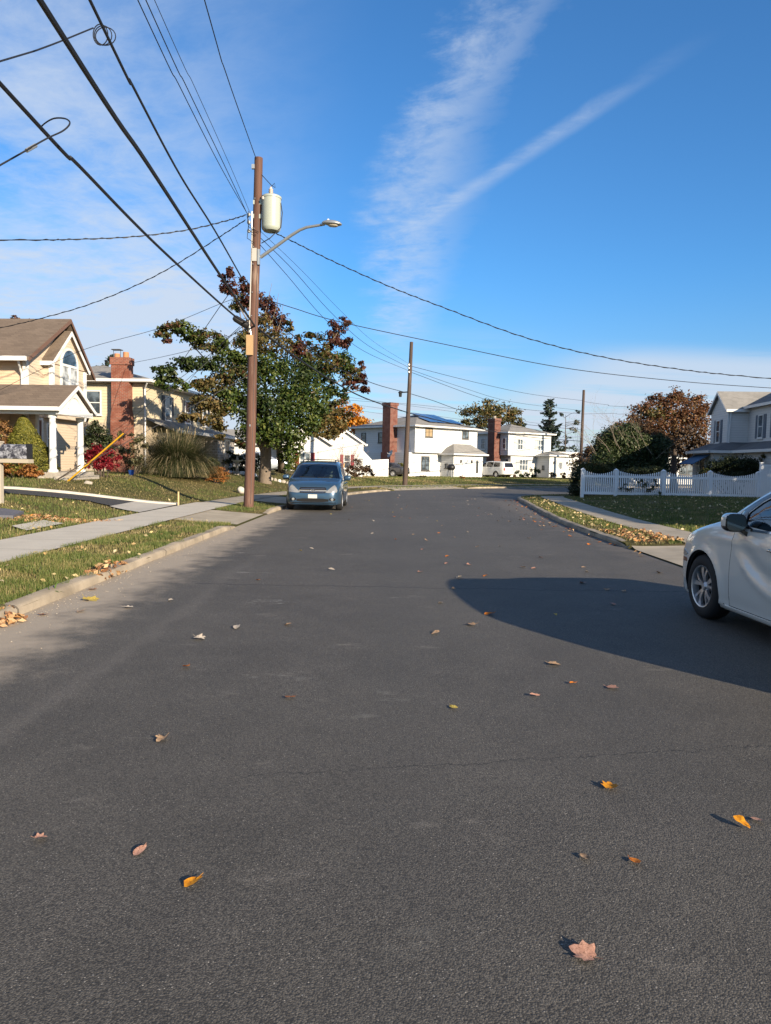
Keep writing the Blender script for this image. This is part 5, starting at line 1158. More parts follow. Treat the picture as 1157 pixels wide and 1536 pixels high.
# ---------------------------------------------------------------- poles, lamp, transformer, wires
def wood_mat(name, a, b_, c_):
    m, t, b = newmat(name); x, y, z = t.sep(t.coord()); f = t.noise(t.comb(x * 9, y * 9, z * .35), 2.2, 5, .7); g = t.noise(t.comb(x * 3, y * 3, z * .5), 1.5, 4)
    k = t.mix(f.ss(.3, .7), a, b_); k = t.mix(g.ss(.58, .75) * .6, k, c_); t.put(b.inputs['Base Color'], k); b.inputs['Roughness'].default_value = .85
    t.put(b.inputs['Normal'], t.bump(f, .6, .012)); return m
PW = wood_mat('pole_wood', (.070, .032, .022), (.125, .062, .043), (.27, .20, .155)); PW2 = wood_mat('grey_pole_wood', (.042, .027, .021), (.080, .054, .042), (.13, .10, .08))
GALV = pm('galvanised_steel', (.42, .43, .42), .4, .7, var=.12, vs=4); TANK = pm('transformer_paint', (.33, .36, .31), .4, var=.08, vs=2); PORC = pm('porcelain', (.45, .40, .36), .25)
WIRE = pm('black_cable', (.010, .010, .012), .55, var=0); WIREG = pm('grey_wire', (.10, .10, .10), .5, .4, var=0)
pb = G(373, 761); PT = at(388, 237, pb.y)
p1 = empty('utility_pole', pb, 0, 'tall reddish brown wooden utility pole nearest the camera, on the left kerb strip', 'utility pole', 'utility poles')
def ptx(y): return at(373 + (761 - y) * (15 / 524), y, pb.y)
ax = PT - pb; b = MB(); n = 16; b.tube([V((0, 0, -.6)) - ax * .02] + [ax * t + V((.012 * math.sin(t * 9), 0, 0)) for t in np.linspace(0, 1, n)], [.172] + list(np.linspace(.170, .135, n)), 14); b.build('shaft', PW, p1, 60)
def onpole(y): return ptx(y) - pb
b = MB(); q = onpole(519); b.obox(q + V((-.19, -.24, -.33)), (.23, 0, 0), (0, .05, 0), (0, 0, .66)); b.build('board', pm('plywood', (.34, .225, .115), .8, var=.15, vs=5), p1)
b = MB(); q = onpole(385); b.tube([onpole(500) + V((-.12, -.13, 0)), onpole(345) + V((-.12, -.12, 0))], .022, 6); b.obox(q + V((-.10, -.16, -.18)), (.16, 0, 0), (0, .05, 0), (0, 0, .42)); b.build('conduit', pm('pale_conduit', (.36, .34, .31), .5), p1)
b = MB(); q = onpole(335); b.tube([q + V((-.14, -.08, .35)), q + V((-.14, -.08, -.45))], .02, 6)
for dzz in (.25, 0, -.28): b.lathe([(.0, -.05), (.05, -.045), (.06, 0), (.05, .045), (0, .05)], 10, c=tuple(q + V((-.24, -.08, dzz)))); b.tube([q + V((-.14, -.08, dzz)), q + V((-.3, -.08, dzz))], .012, 5)
b.build('insulator_rack', GALV, p1)
b = MB(); q = onpole(252); b.obox(q + V((-.2, -.12, -.06)), (.1, 0, 0), (0, .1, 0), (0, 0, .14)); b.build('top_bracket', GALV, p1)
b = MB(); q = onpole(492); b.tube([q + V((-.42, -.1, .12)), q + V((-.1, -.12, 0)), q + V((-.05, -.14, -.3))], .025, 6); b.build('cable_bracket', GALV, p1)
b = MB(); q = onpole(640)
b.obox(q + V((-.02, -.171, 0)), (.04, 0, 0), (0, .012, 0), (0, 0, .07))
b.build('number_tag', GALV, p1)
b = MB(); b.tube([onpole(755) + V((.10, -.145, 0)), onpole(600) + V((.09, -.14, 0)), onpole(430) + V((.085, -.13, 0)), onpole(300) + V((.08, -.12, 0))], .007, 5); b.build('ground_wire', WIREG, p1)
for yy in (300, 345, 372, 398, 440, 475, 497): b = MB(); q = onpole(yy); b.tube([q + V((-.05, -.10, 0)), q + V((-.05, -.175, 0))], .016, 6); b.build('bolt', GALV, p1)
b = MB(); q = onpole(330)
for sx, sz, ex, ez in ((-.25, .25, -.05, -.35), (-.25, 0, .02, -.55), (-.26, -.28, -.04, -.8), (-.3, .1, .1, -.45)): b.tube([q + V((sx, -.1, sz)), q + V(((sx + ex) / 2 - .12, -.22, (sz + ez) / 2 - .12)), q + V((ex, -.18, ez))], .011, 5)
b.build('leads', WIRE, p1)
# transformer
tq = at(407, 347, pb.y - .05); tf = empty('transformer', tq, 0, 'pale grey green cylindrical transformer hung near the top of the pole', 'transformer'); k = pb.y / FPX; Rt = 14 * k; Ht = 50 * k
MB().lathe([(0, 0), (Rt * .8, 0), (Rt * .97, .06), (Rt, .12), (Rt, Ht - .1), (Rt * 1.05, Ht - .09), (Rt * 1.05, Ht - .03), (Rt * .9, Ht), (Rt * .3, Ht + .05), (0, Ht + .06)], 28).build('tank', TANK, tf, 40)
b = MB(); b.lathe([(0, Ht), (.06, Ht), (.085, Ht + .07), (.055, Ht + .09), (.085, Ht + .14), (.055, Ht + .16), (.08, Ht + .21), (.05, Ht + .24), (.03, Ht + .3), (0, Ht + .3)], 12, c=(-.02, 0, 0)); b.build('bushing', PORC, tf, 50)
b = MB()
for zf in (.35, .75): b.obox((-Rt - .28, -.06, Ht * zf), (.34, 0, 0), (0, .12, 0), (0, 0, .14))
b.build('bracket', TANK, tf)
b = MB()
for a in (2.6, 3.2, 3.9): b.lathe([(0, 0), (.035, 0), (.045, .05), (.03, .09), (0, .1)], 8, c=(math.cos(a) * Rt * 1.05, math.sin(a) * Rt * 1.05, Ht * .84))
b.build('terminal', PORC, tf)
b = MB(); b.tube([(-.02, 0, Ht + .3), (.1, 0, Ht + .42), (.12, 0, Ht + .28), (.0, -.02, Ht + .34), (-.2, 0, Ht + .55), (-.42, 0, Ht + .78)], .012, 5); b.tube([(Rt, -.05, Ht * .8), (Rt + .06, -.1, Ht * .5), (Rt + .02, -.1, .1), (.0, -.2, -.28), (-.3, -.1, -.42)], .016, 5); b.build('lead', WIRE, tf)
# street lamp
lq = at(391, 386, pb.y - .1); le = at(487, 336.5, pb.y - .7); lm = at(460, 341, pb.y - .55); lr = at(415, 369, pb.y - .25)
sl_ = empty('street_lamp', lq, 0, 'cobra head street lamp on a curved grey arm bolted to the near pole', 'street lamp'); b = MB()
pts = [lq, lq.lerp(lr, .5), lr, at(437, 353, pb.y - .4), at(450, 345, pb.y - .48), lm, le]; b.tube([p - lq for p in pts], [.055, .055, .052, .05, .046, .044, .04], 10); b.build('arm', GALV, sl_, 60)
b = MB(); b.obox(V((-.09, -.07, -.25)), (.07, 0, 0), (0, .14, 0), (0, 0, .5)); b.build('bracket', GALV, sl_)
hd = bmesh.new(); bmesh.ops.create_uvsphere(hd, u_segments=20, v_segments=12, radius=1)
for v_ in hd.verts:
    x, y, z = v_.co; v_.co = V((x * .33 + .02, y * .165 * (1.0 + .25 * x), (z * .11 if z > 0 else z * .055) + .01 * (1 - x)))
me = bpy.data.meshes.new('lamp_head'); hd.to_mesh(me); hd.free(); me.materials.append(GALV); ho = link(me, 'lamp_head', sl_, 60); ho.location = at(497, 336, pb.y - .78) - lq; ho.rotation_euler = (0, .05, -.05)
ln = MB(); ln.lathe([(0, -.045), (.09, -.035), (.12, -.005), (.12, .0)], 16); lo = ln.build('lens', pm('lamp_lens', (.45, .40, .30), .2), sl_, 60); lo.location = ho.location + V((.07, 0, -.045)); lo.scale = (1.5, 1.05, 1)
b = MB(); b.lathe([(0, 0), (.035, 0), (.035, .06), (0, .075)], 10); po_ = b.build('photocell', TRIM, sl_); po_.location = ho.location + V((-.1, 0, .09))
# far poles
p2b = gb(608, 53.5); p2t = at(617.5, 513, 53.5); p2 = empty('utility_pole', p2b, 0, 'brown utility pole in front of the solar panel house', 'utility pole', 'utility poles'); a2 = p2t - p2b
MB().tube([V((0, 0, -.5))] + [a2 * t for t in np.linspace(0, 1, 8)], [.19] + list(np.linspace(.185, .12, 8)), 12).build('shaft', PW2, p2, 60)
b = MB(); q = at(605, 589, 53.4) - p2b; b.tube([q + V((-.35, 0, 0)), q + V((.3, 0, .05))], .05, 6); b.lathe([(0, -.3), (.1, -.28), (.12, 0), (.1, .1), (0, .12)], 10, c=tuple(q + V((-.2, -.05, -.02)))); b.build('terminal_box', BLACKM, p2)
b = MB()
for yy in (547, 552, 558): q = at(613.5, yy, 53.35) - p2b; b.lathe([(0, -.06), (.08, -.05), (.08, .05), (0, .06)], 8, c=tuple(q))
b.build('insulator_rack', GALV, p2)
p3b = gb(871, 84); p3t = at(876, 585, 84); p3 = empty('utility_pole', p3b, 0, 'far utility pole rising behind the hedge at the road bend', 'utility pole', 'utility poles'); a3 = p3t - p3b
MB().tube([V((0, 0, -.5))] + [a3 * t for t in np.linspace(0, 1, 6)], [.2] + list(np.linspace(.19, .14, 6)), 10).build('shaft', PW2, p3, 60)
def wire(label, pts, Y0, Y1, r, ext0=0.0, ext1=0.0, mat=None, name='overhead_wire', cat='wire', group='overhead wires', parent=None, twist=False):
    """pts in the picture; depth goes from Y0 to Y1 along it"""
    d = [0]
    for a, b_ in zip(pts, pts[1:]): d.append(d[-1] + math.hypot(b_[0] - a[0], b_[1] - a[1]))
    P = []
    for p, q in zip(pts, d): s = q / d[-1]; P.append(at(p[0], p[1], 1 / ((1 - s) / Y0 + s / Y1)))
    if ext0: P.insert(0, P[0] + (P[0] - P[1]).normalized() * ext0 + V((0, 0, .0015 * ext0 ** 2)))
    if ext1: P.append(P[-1] + (P[-1] - P[-2]).normalized() * ext1 + V((0, 0, .0015 * ext1 ** 2)))
    C = []; Q = [P[0] * 2 - P[1]] + P + [P[-1] * 2 - P[-2]]
    for i in range(1, len(Q) - 2):
        for j in range(8):
            t = j / 8; a, b_, c, e = Q[i - 1], Q[i], Q[i + 1], Q[i + 2]
            C.append(.5 * ((2 * b_) + (c - a) * t + (2 * a - 5 * b_ + 4 * c - e) * t * t + (3 * b_ - a - 3 * c + e) * t ** 3))
    C.append(P[-1]); m = MB(); m.tube(C, r, 6)
    if twist:
        L = sum(((b_ - a).length for a, b_ in zip(C, C[1:]))); nn = int(L / .12); tw2 = []
        for i in range(nn):
            f = i / (nn - 1) * (len(C) - 1); k = min(int(f), len(C) - 2); p = C[k].lerp(C[k + 1], f - k); tw2.append(p + V((math.cos(i * 1.1), 0, math.sin(i * 1.1))) * r * 1.6)
        m.tube(tw2, r * .8, 5)
    o = m.build(name, mat or WIRE, parent); 
    if label: tag(o, label, cat, group)
    return o
Yp = pb.y
wire('thickest black cable running from the top left edge down to the near pole', [(60, 0), (225, 251), (330, 412), (383, 490)], 7.4, Yp, .034, 18, 0, name='overhead_cable', cat='cable')
wire('thick black cable from the left edge to the splice case beside the near pole', [(0, 125), (120, 250), (240, 372), (350, 472), (372, 484)], 8.9, Yp, .027, 18, 0, name='overhead_cable', cat='cable')
wire('black cable with a coil on it, entering at the top left edge', [(135, 0), (200, 130), (270, 262), (325, 350), (374, 437)], 9.5, Yp, .022, 18, 0, name='overhead_cable', cat='cable')
wire('leftmost of the three thin service wires from the top edge', [(207, 0), (270, 130), (330, 248), (372, 322)], 13.3, Yp, .011, 20)
wire('middle of the three thin service wires from the top edge', [(219, 0), (280, 130), (336, 246), (374, 327)], 13.3, Yp, .011, 20)
wire('faintest, rightmost of the three thin service wires from the top edge', [(232, 0), (292, 130), (346, 250), (376, 321)], 13.3, Yp, .007, 20)
wire('single wire from the top edge down to the tip of the near pole', [(307, 0), (340, 112), (385, 240)], 16, Yp, .013, 20)
wire('service drop from the left edge to the coil on the black cable', [(0, 92), (70, 70), (140, 42)], 9.0, 11.6, .011, 6)
wire('service drop with a splice from the left edge, ending in an open loop', [(0, 248), (45, 222), (72, 207), (95, 196), (105, 185), (98, 178), (80, 178), (64, 188), (62, 196)], 9.2, 11.0, .011, 6)
wire('slack insulated wire running level from left edge to the near pole', [(0, 360), (110, 359), (200, 355), (280, 345), (340, 331), (370, 322)], 21, Yp, .014, 8, twist=True)
wire('service wire sagging from the near pole to the roof of the peach house', [(0, 492), (60, 478), (130, 458), (200, 430), (262, 398), (330, 355), (368, 330)], 27, Yp, .012, 6, twist=True)
wire('thin drop crossing the arched gable from the near pole', [(0, 585), (60, 555), (130, 523), (240, 492), (335, 454), (376, 440)], 27.5, Yp, .008)
wire('drop wire from the pole towards the chimney of the cream house', [(195, 545), (245, 535), (300, 521), (374, 492)], 40, Yp, .010)
wire('drop wire with grey grip from the pole to the corner of the cream house', [(219, 588), (258, 560), (290, 518), (330, 460), (350, 432)], 40.5, Yp + 2, .014)
wire('second drop wire from splice case to the cream house', [(205, 622), (258, 577), (300, 545), (360, 490)], 40.5, Yp, .010)
wire('third drop wire from splice case down to the cream house facade', [(262, 600), (300, 552), (335, 515), (366, 488)], 43, Yp, .010)
wire('long sagging wire from the near pole across the sky to the right edge', [(393, 322 + 18), (437, 361), (500, 392), (585, 430), (670, 463), (784, 505), (897, 534), (1020, 554), (1157, 568)], Yp, 27, .013, 0, 10, twist=True)
wire('lower of the two long wires from the near pole to the right edge', [(390, 446), (440, 462), (511, 483), (670, 517), (841, 551), (1000, 570), (1157, 582)], Yp, 30, .013, 0, 10)
wire('lowest thin wire between the near pole and second pole', [(384, 360), (430, 412), (489, 480), (545, 526), (613, 556)], Yp, 53.4, .011)
wire('middle thin wire between the near pole and second pole', [(386, 352), (440, 405), (498, 470), (552, 518), (613, 551)], Yp, 53.4, .011)
wire('upper thin wire between the near pole and second pole', [(386, 342), (452, 405), (512, 467), (560, 512), (614, 546)], Yp, 53.4, .007)
wire('thick cable dipping behind the maple between the near pole and second pole', [(384, 490), (440, 533), (500, 572), (550, 598), (612, 619)], Yp, 53.4, .034, name='overhead_cable', cat='cable')
wire('black cable with a terminal between maple and the second pole', [(376, 440), (430, 495), (500, 548), (560, 575), (606, 588)], Yp, 53.4, .020, name='overhead_cable', cat='cable')
wire('top wire from the second pole to the far pole', [(616, 549), (707, 572), (795, 591), (875, 601)], 53.4, 84, .016)
wire('second wire from the second pole to the far pole', [(616, 558), (713, 594), (780, 613), (874, 621)], 53.4, 84, .016)
wire('third faint wire from second pole to the far pole', [(615, 554), (690, 580), (770, 603), (874, 616)], 53.4, 84, .013)
wire('thick cable from the second pole past the solar roof', [(611, 619), (660, 631), (713, 642), (790, 655), (873, 662)], 53.4, 84, .034, name='overhead_cable', cat='cable')
wire('upper black cable from the second pole to the right', [(614, 590), (650, 601), (690, 615), (760, 633), (874, 645)], 53.4, 84, .020, name='overhead_cable', cat='cable')
wire('thin wire crossing behind the second pole at roof height', [(548, 602), (612, 606), (690, 614)], 60, 70, .012, 8)
wire('level wire from the far pole to the right', [(874, 602), (910, 607), (960, 611)], 84, 84, .016, 0, 30)
wire('lower level wire from the far pole to the right', [(874, 621), (920, 620), (975, 619)], 84, 84, .016, 0, 30)
for i, yy in enumerate((638, 648, 656)):
    wire(['uppermost', 'middle', 'lowest'][i] + ' of the short wires left of the far pole by the spruce', [(800, yy - 4), (840, yy), (873, yy - 1)], 84, 84, .014, 25)
# guy wire with its yellow guard
ga = G(102, 722); gt_ = ptx(482); o = empty('guy_wire', ga, 0, 'guy wire with a yellow plastic guard anchored in the lawn', 'guy wire')
MB().tube([V((0, 0, -.1)), gt_ - ga], .009, 5).build('strand', WIREG, o)
gd_ = (gt_ - ga); e = gd_ * .315
MB().tube([V((0, 0, 0)) + gd_ * .0, e], [.034, .028], 8).build('guard', pm('yellow_plastic', (.52, .29, .012), .45, var=.08), o)
o = empty('guy_wire', ga + V((-.5, -.3, 0)), 0, 'bare dark guy wire beside the yellow guarded one', 'guy wire'); MB().tube([V((0, 0, -.1)), ptx(560) - ga + V((.5, .3, 0))], .010, 5).build('strand', WIREG, o)
MB().tube([V((0, 0, -.1)), (ptx(560) - ga + V((.5, .3, 0))) * .16], .022, 6).build('anchor_rod', BARKD, o)
# splice case, coil
sc_ = at(362, 483, Yp - .25); m = MB(); m.lathe([(0, -.3), (.07, -.29), (.11, -.22), (.115, .2), (.08, .27), (0, .29)], 14, axis='x'); o = m.build('splice_case', BLACKM, None, 50); o.location = sc_; o.rotation_euler = (0, .45, .5); tag(o, 'black splice case hanging from the cable beside the near pole', 'splice case')
cl_ = at(154, 52, 11.4); m = MB()
for kx in range(3):
    m.tube([V((math.cos(t) * (.11 + .02 * kx) + kx * .03 - .03, kx * .02, math.sin(t) * (.15 - .01 * kx))) for t in np.linspace(0, 6.28, 20)], .008, 5)
o = m.build('wire_coil', WIRE); o.location = cl_; tag(o, 'small coil of spare wire tied to the black cable near the top left', 'wire coil')
m = MB(); m.tube([at(40, 226, 9.75), at(54, 218, 9.9)], .026, 8); o = m.build('wire_splice', METAL); tag(o, 'grey splice sleeve on the looped service drop', 'splice')

# ---------------------------------------------------------------- fences
def fence_line(px0, px1, Y): return onT(at(px0, 740, Y).x, Y), onT(at(px1, 740, Y).x, Y)
FY = 37.6; xs = [at(px, 745, FY).x for px in (873, 923, 994, 1064, 1136)]
fz = [.26] * 5; VIN = pm('white_vinyl_fence', (.76, .77, .79), .35, var=.04)
pfn = empty('picket_fence', (xs[0], FY, fz[0]), 0, 'white scalloped picket fence with square posts at the back of the right lawn', 'fence')
for i, x in enumerate(xs):
    m = MB(); X_ = x - xs[0]; h_ = 1.36
    m.bx(X_ - .075, X_ + .075, -.075, .075, -.25, h_ - .06); m.bx(X_ - .095, X_ + .095, -.095, .095, h_ - .06, h_ - .02); m.add([(X_ - .085, -.085, h_ - .02), (X_ + .085, -.085, h_ - .02), (X_ + .085, .085, h_ - .02), (X_ - .085, .085, h_ - .02), (X_, 0, h_ + .05)], [(0, 1, 4), (1, 2, 4), (2, 3, 4), (3, 0, 4)])
    m.build('post', VIN, pfn)
for a, b_ in zip(xs, xs[1:]):
    m = MB(); x0, x1 = a - xs[0] + .076, b_ - xs[0] - .076; L = x1 - x0
    m.bx(x0, x1, -.025, .025, .07, .21); m.bx(x0, x1, -.025, .025, .93, 1.05); m.build('rail', VIN, pfn)
    m = MB(); k = int(round(L / .105))
    for i in range(k):
        t = (i + .5) / k; x = x0 + L * t; top = 1.10 + .20 * (2 * t - 1) ** 2; m.bx(x - .028, x + .028, -.021, .021, .10, top); m.add([(x - .028, -.021, top), (x + .028, -.021, top), (x + .028, .021, top), (x - .028, .021, top), (x, 0, top + .03)], [(0, 1, 4), (1, 2, 4), (2, 3, 4), (3, 0, 4)])
    m.build('pickets', VIN, pfn)
x0 = xs[-1] + .12; tfn = empty('panel_fence', (x0, FY - .05, .24), 0, 'tall solid white vinyl panel fence beyond the picket fence on the right', 'fence')
for i in range(4): m = MB(); X_ = i * 2.1; m.bx(X_ - .07, X_ + .07, -.07, .07, -.2, 1.83); m.bx(X_ - .09, X_ + .09, -.09, .09, 1.83, 1.88); m.build('post', VIN, tfn)
for i in range(3):
    m = MB(); m.bx(i * 2.1 + .071, i * 2.1 + 2.029, -.012, .012, .16, 1.65)
    for j in range(8): m.bx(i * 2.1 + .09 + j * .24, i * 2.1 + .09 + j * .24 + .228, -.02, -.0125, .17, 1.64)
    m.build('panel', VIN, tfn); m = MB()
    for z in (.05, 1.64): m.bx(i * 2.1 + .072, i * 2.1 + 2.028, -.035, .035, z, z + .14)
    m.build('rail', VIN, tfn)
# white fence with a sloping end, left of the solar panel house
fA = gb(537, 70); fB = gb(583, 70); wf2 = empty('panel_fence', fA, 0, 'white solid fence with a sloping top between two white houses', 'fence'); L = (fB - fA).x; k = 70 / FPX; zt = lambda y: (at(560, y, 70) - fA).z
m = MB(); m.prism([(0, 0, -.2), (L, 0, -.2), (L, 0, zt(689)), (L * .46, 0, zt(690)), (L * .1, 0, zt(673)), (0, 0, zt(675))], (0, .1, 0)); m.build('panel', WHITE2, wf2); m = MB(); m.prism([(L * .46, -.03, zt(690)), (L * .46, -.03, zt(692)), (L, -.03, zt(691)), (L, -.03, zt(689) + .04)], (0, .16, 0)); m.build('rail', VIN, wf2)

# ---------------------------------------------------------------- small things
# mailbox on its post at the left edge
mb0 = G(1.0, 755); mbx = empty('mailbox', mb0, 0, 'long black mailbox on a grey wooden post at the left edge', 'mailbox'); k = mb0.y / FPX
m = MB(); zt2 = (at(1, 664, mb0.y) - mb0).z; m.box((-.02, 0, zt2 / 2 - .2), (.15, .15, zt2 + .4)); m.box((-.02, 0, zt2 + .02), (.19, .19, .04)); m.build('post', pm('weathered_wood', (.36, .32, .26), .9, var=.25, vs=7), mbx)
z0 = (at(25, 688, mb0.y) - mb0).z; wbx = 45 * k; m = MB(); hw, hh = .17, .22; sec = [(-hw, 0), (hw, 0), (hw, hh)] + [(hw * math.cos(t), hh + hw * .95 * math.sin(t)) for t in np.linspace(.2, math.pi - .2, 9)] + [(-hw, hh)]
m.prism([(.09, y, z0 + z) for y, z in sec], (wbx - .1, 0, 0))
mt_, tt_, bt_ = newmat('frosted_black'); f_ = tt_.noise(tt_.coord(), 9, 5, .75); tt_.put(bt_.inputs['Base Color'], tt_.mix(f_.ss(.42, .68), (.018, .018, .026), (.33, .34, .38))); bt_.inputs['Roughness'].default_value = .5
m.build('box', mt_, mbx); m = MB(); m.box((wbx / 2 + .02, 0, z0 - .06), (wbx + .02, .3, .10)); m.build('bracket', pm('grey_wood', (.33, .29, .23), .9), mbx); m = MB(); m.box((wbx - .01, 0, z0 + .2), (.03, .30, .40)); m.build('door', BLACKM, mbx)
# wooden stake, white stone, bird bath
o = empty('wooden_stake', G(268, 759), 0, 'thin pale wooden stake by the corner of the driveway', 'stake'); m = MB(); m.box((0, 0, .22), (.045, .02, .52)); m.build('shaft', pm('pale_wood', (.52, .38, .2), .8), o)
st_ = MB(); bmx = bmesh.new(); bmesh.ops.create_icosphere(bmx, subdivisions=3, radius=.19)
for v_ in bmx.verts: v_.co *= 1 + .28 * mnoise.noise(v_.co * 5); v_.co.z *= .95
me = bpy.data.meshes.new('garden_rock'); bmx.to_mesh(me); bmx.free(); me.materials.append(pm('white_stone', (.42, .39, .35), .85, var=.3, vs=6)); o = link(me, 'garden_rock', None, 60); q = G(362, 740); o.location = q + V((0, 0, .14)); tag(o, 'white rock beside the pole at the edge of the lawn', 'rock')
o = empty('bird_bath', gb(356, 43.8), 0, 'grey stone bird bath in the shade left of the pole', 'bird bath'); MB().lathe([(0, -.1), (.2, -.1), (.2, .06), (.1, .12), (.08, .5), (.11, .68), (.1, .72)], 14).build('pedestal', STONE, o, 40); MB().lathe([(0, .72), (.12, .7), (.33, .82), (.35, .86), (.31, .85), (.0, .78)], 18).build('basin', pm('pale_stone', (.45, .46, .45), .8), o, 50); MB().lathe([(0, .78), (.07, .78), (.09, .9), (.05, 1.0), (.06, 1.06), (0, 1.12)], 10).build('finial', STONE, o, 50)
o = empty('wooden_post', gb(510, 50), 0, 'weathered tan stump with snapped limbs on the verge by the blue van', 'post'); m = MB(); m.tube([(0, 0, -.2), (.05, 0, .5), (-.02, 0, 1.0), (.06, 0, 1.5)], [.13, .10, .10, .05], 7); m.tube([(.0, 0, .85), (.25, 0, 1.15), (.3, 0, 1.4)], [.07, .06, .03], 6); m.tube([(0, 0, .5), (-.2, 0, .8)], [.06, .03], 6); m.build('trunk', pm('bleached_wood', (.48, .31, .15), .85, var=.3, vs=5), o)
o = empty('garden_pot', gb(197, 34), 0, 'small bright blue pot at the foot of the grey green shrub', 'pot'); MB().lathe([(0, 0), (.1, 0), (.15, .22), (.17, .24), (.14, .24), (.0, .2)], 14).build('pot', pm('blue_glaze', (.03, .10, .40), .2), o, 50)
o = empty('barbecue', hA.matrix_basis @ V((7.0, -3.1, .0)) if False else gb(677, 72.5), .6, 'black covered barbecue on the lawn before the entry of the solar panel house', 'barbecue'); m = MB(); m.lathe([(0, .72), (.3, .75), (.42, .95), (.40, 1.1), (.28, 1.28), (0, 1.34)], 14); m.build('bowl', BLACKM, o, 50); m = MB()
for a in (0, 2.1, 4.2): m.tube([(math.cos(a) * .25, math.sin(a) * .25, .8), (math.cos(a) * .42, math.sin(a) * .42, 0)], .025, 6)
m.build('legs', METAL, o)
for i, (px, lab) in enumerate(((62, 'pale rock at the left foot of the porch columns'), (88, 'rounded pale rock in front of the left porch column'), (94, 'low white rock between the porch columns'), (132, 'small white rock right of the porch column'))):
    q = onT(at(px, 708, 27.0).x, 27.0); bmx = bmesh.new(); bmesh.ops.create_icosphere(bmx, subdivisions=3, radius=.15 + .04 * (i == 1))
    for v_ in bmx.verts: v_.co *= 1 + .35 * mnoise.noise(v_.co * 7 + V((i * 3, 0, 0))); v_.co.z *= .7
    me = bpy.data.meshes.new('garden_rock'); bmx.to_mesh(me); bmx.free(); me.materials.append(STONE); o = link(me, 'garden_rock', None, 60); o.location = q; o.scale = (1.1, .8, 1); tag(o, lab, 'rock')
# ---------------------------------------------------------------- vehicles
TYRE = pm('tyre_rubber', (.014, .014, .015), .75, var=.2, vs=12); WELL = pm('wheel_well', (.006, .006, .007), .9, var=0)
CHROME = pm('chrome', (.75, .76, .78), .12, 1.0, var=0); ALLOY = pm('machined_alloy', (.56, .56, .57), .35, .8, var=.05); RIMB = pm('dark_rim', (.008, .008, .009), .6, var=.1, spec=.12); GLOSSB = pm('gloss_black', (.010, .010, .012), .12, var=0, coat=.5)
LAMP = pm('lamp_housing', (.30, .30, .29), .15, .4, var=.25, vs=14, coat=1.0); LAMPD = pm('dark_lamp', (.12, .12, .12), .12, .5, var=.3, vs=20, coat=1.0); TAIL = pm('tail_lamp', (.30, .012, .012), .15, var=.1, coat=1.0); AMBER = pm('amber_marker', (.20, .055, .02), .25, var=.1)
CABIN = pm('cabin_lining', (.035, .035, .037), .8, var=.1); SEATG = pm('grey_green_seat', (.30, .32, .28), .85, var=.1); SEATD = pm('dark_seat', (.05, .05, .055), .85, var=.1)
PLATE = pm('licence_plate', (.48, .48, .45), .4, var=.05); GLS = glassm('car_glass', (.34, .40, .40), .05); GLST = glassm('tinted_car_glass', (.10, .11, .12), .04); GLSW = glassm('windscreen_glass', (.55, .64, .62), .02)
def paint(name, c, rough=.25, metal=0.0):
    m, t, b = newmat(name); f = t.noise(t.coord(), 2.0, 3)
    t.put(b.inputs['Base Color'], t.mix(f, tuple(q * .96 for q in c), c)); b.inputs['Roughness'].default_value = rough; b.inputs['Metallic'].default_value = metal
    b.inputs['Coat Weight'].default_value = 1.0; b.inputs['Coat Roughness'].default_value = .03; return m
def pchip(P):
    P = sorted(P); x = np.array([p[0] for p in P], float); y = np.array([p[1] for p in P], float); h = np.diff(x); d = np.diff(y) / h; m = np.zeros(len(x))
    for i in range(1, len(x) - 1):
        if d[i - 1] * d[i] > 0: w1, w2 = 2 * h[i] + h[i - 1], h[i] + 2 * h[i - 1]; m[i] = (w1 + w2) / (w1 / d[i - 1] + w2 / d[i])
    m[0], m[-1] = d[0], d[-1]
    def f(q):
        q = min(max(q, x[0]), x[-1]); i = min(int(np.searchsorted(x, q, 'right')) - 1, len(h) - 1); t = (q - x[i]) / h[i]
        return y[i] * (1 + 2 * t) * (1 - t) ** 2 + m[i] * h[i] * t * (1 - t) ** 2 + y[i + 1] * t * t * (3 - 2 * t) + m[i + 1] * h[i] * t * t * (t - 1)
    return f
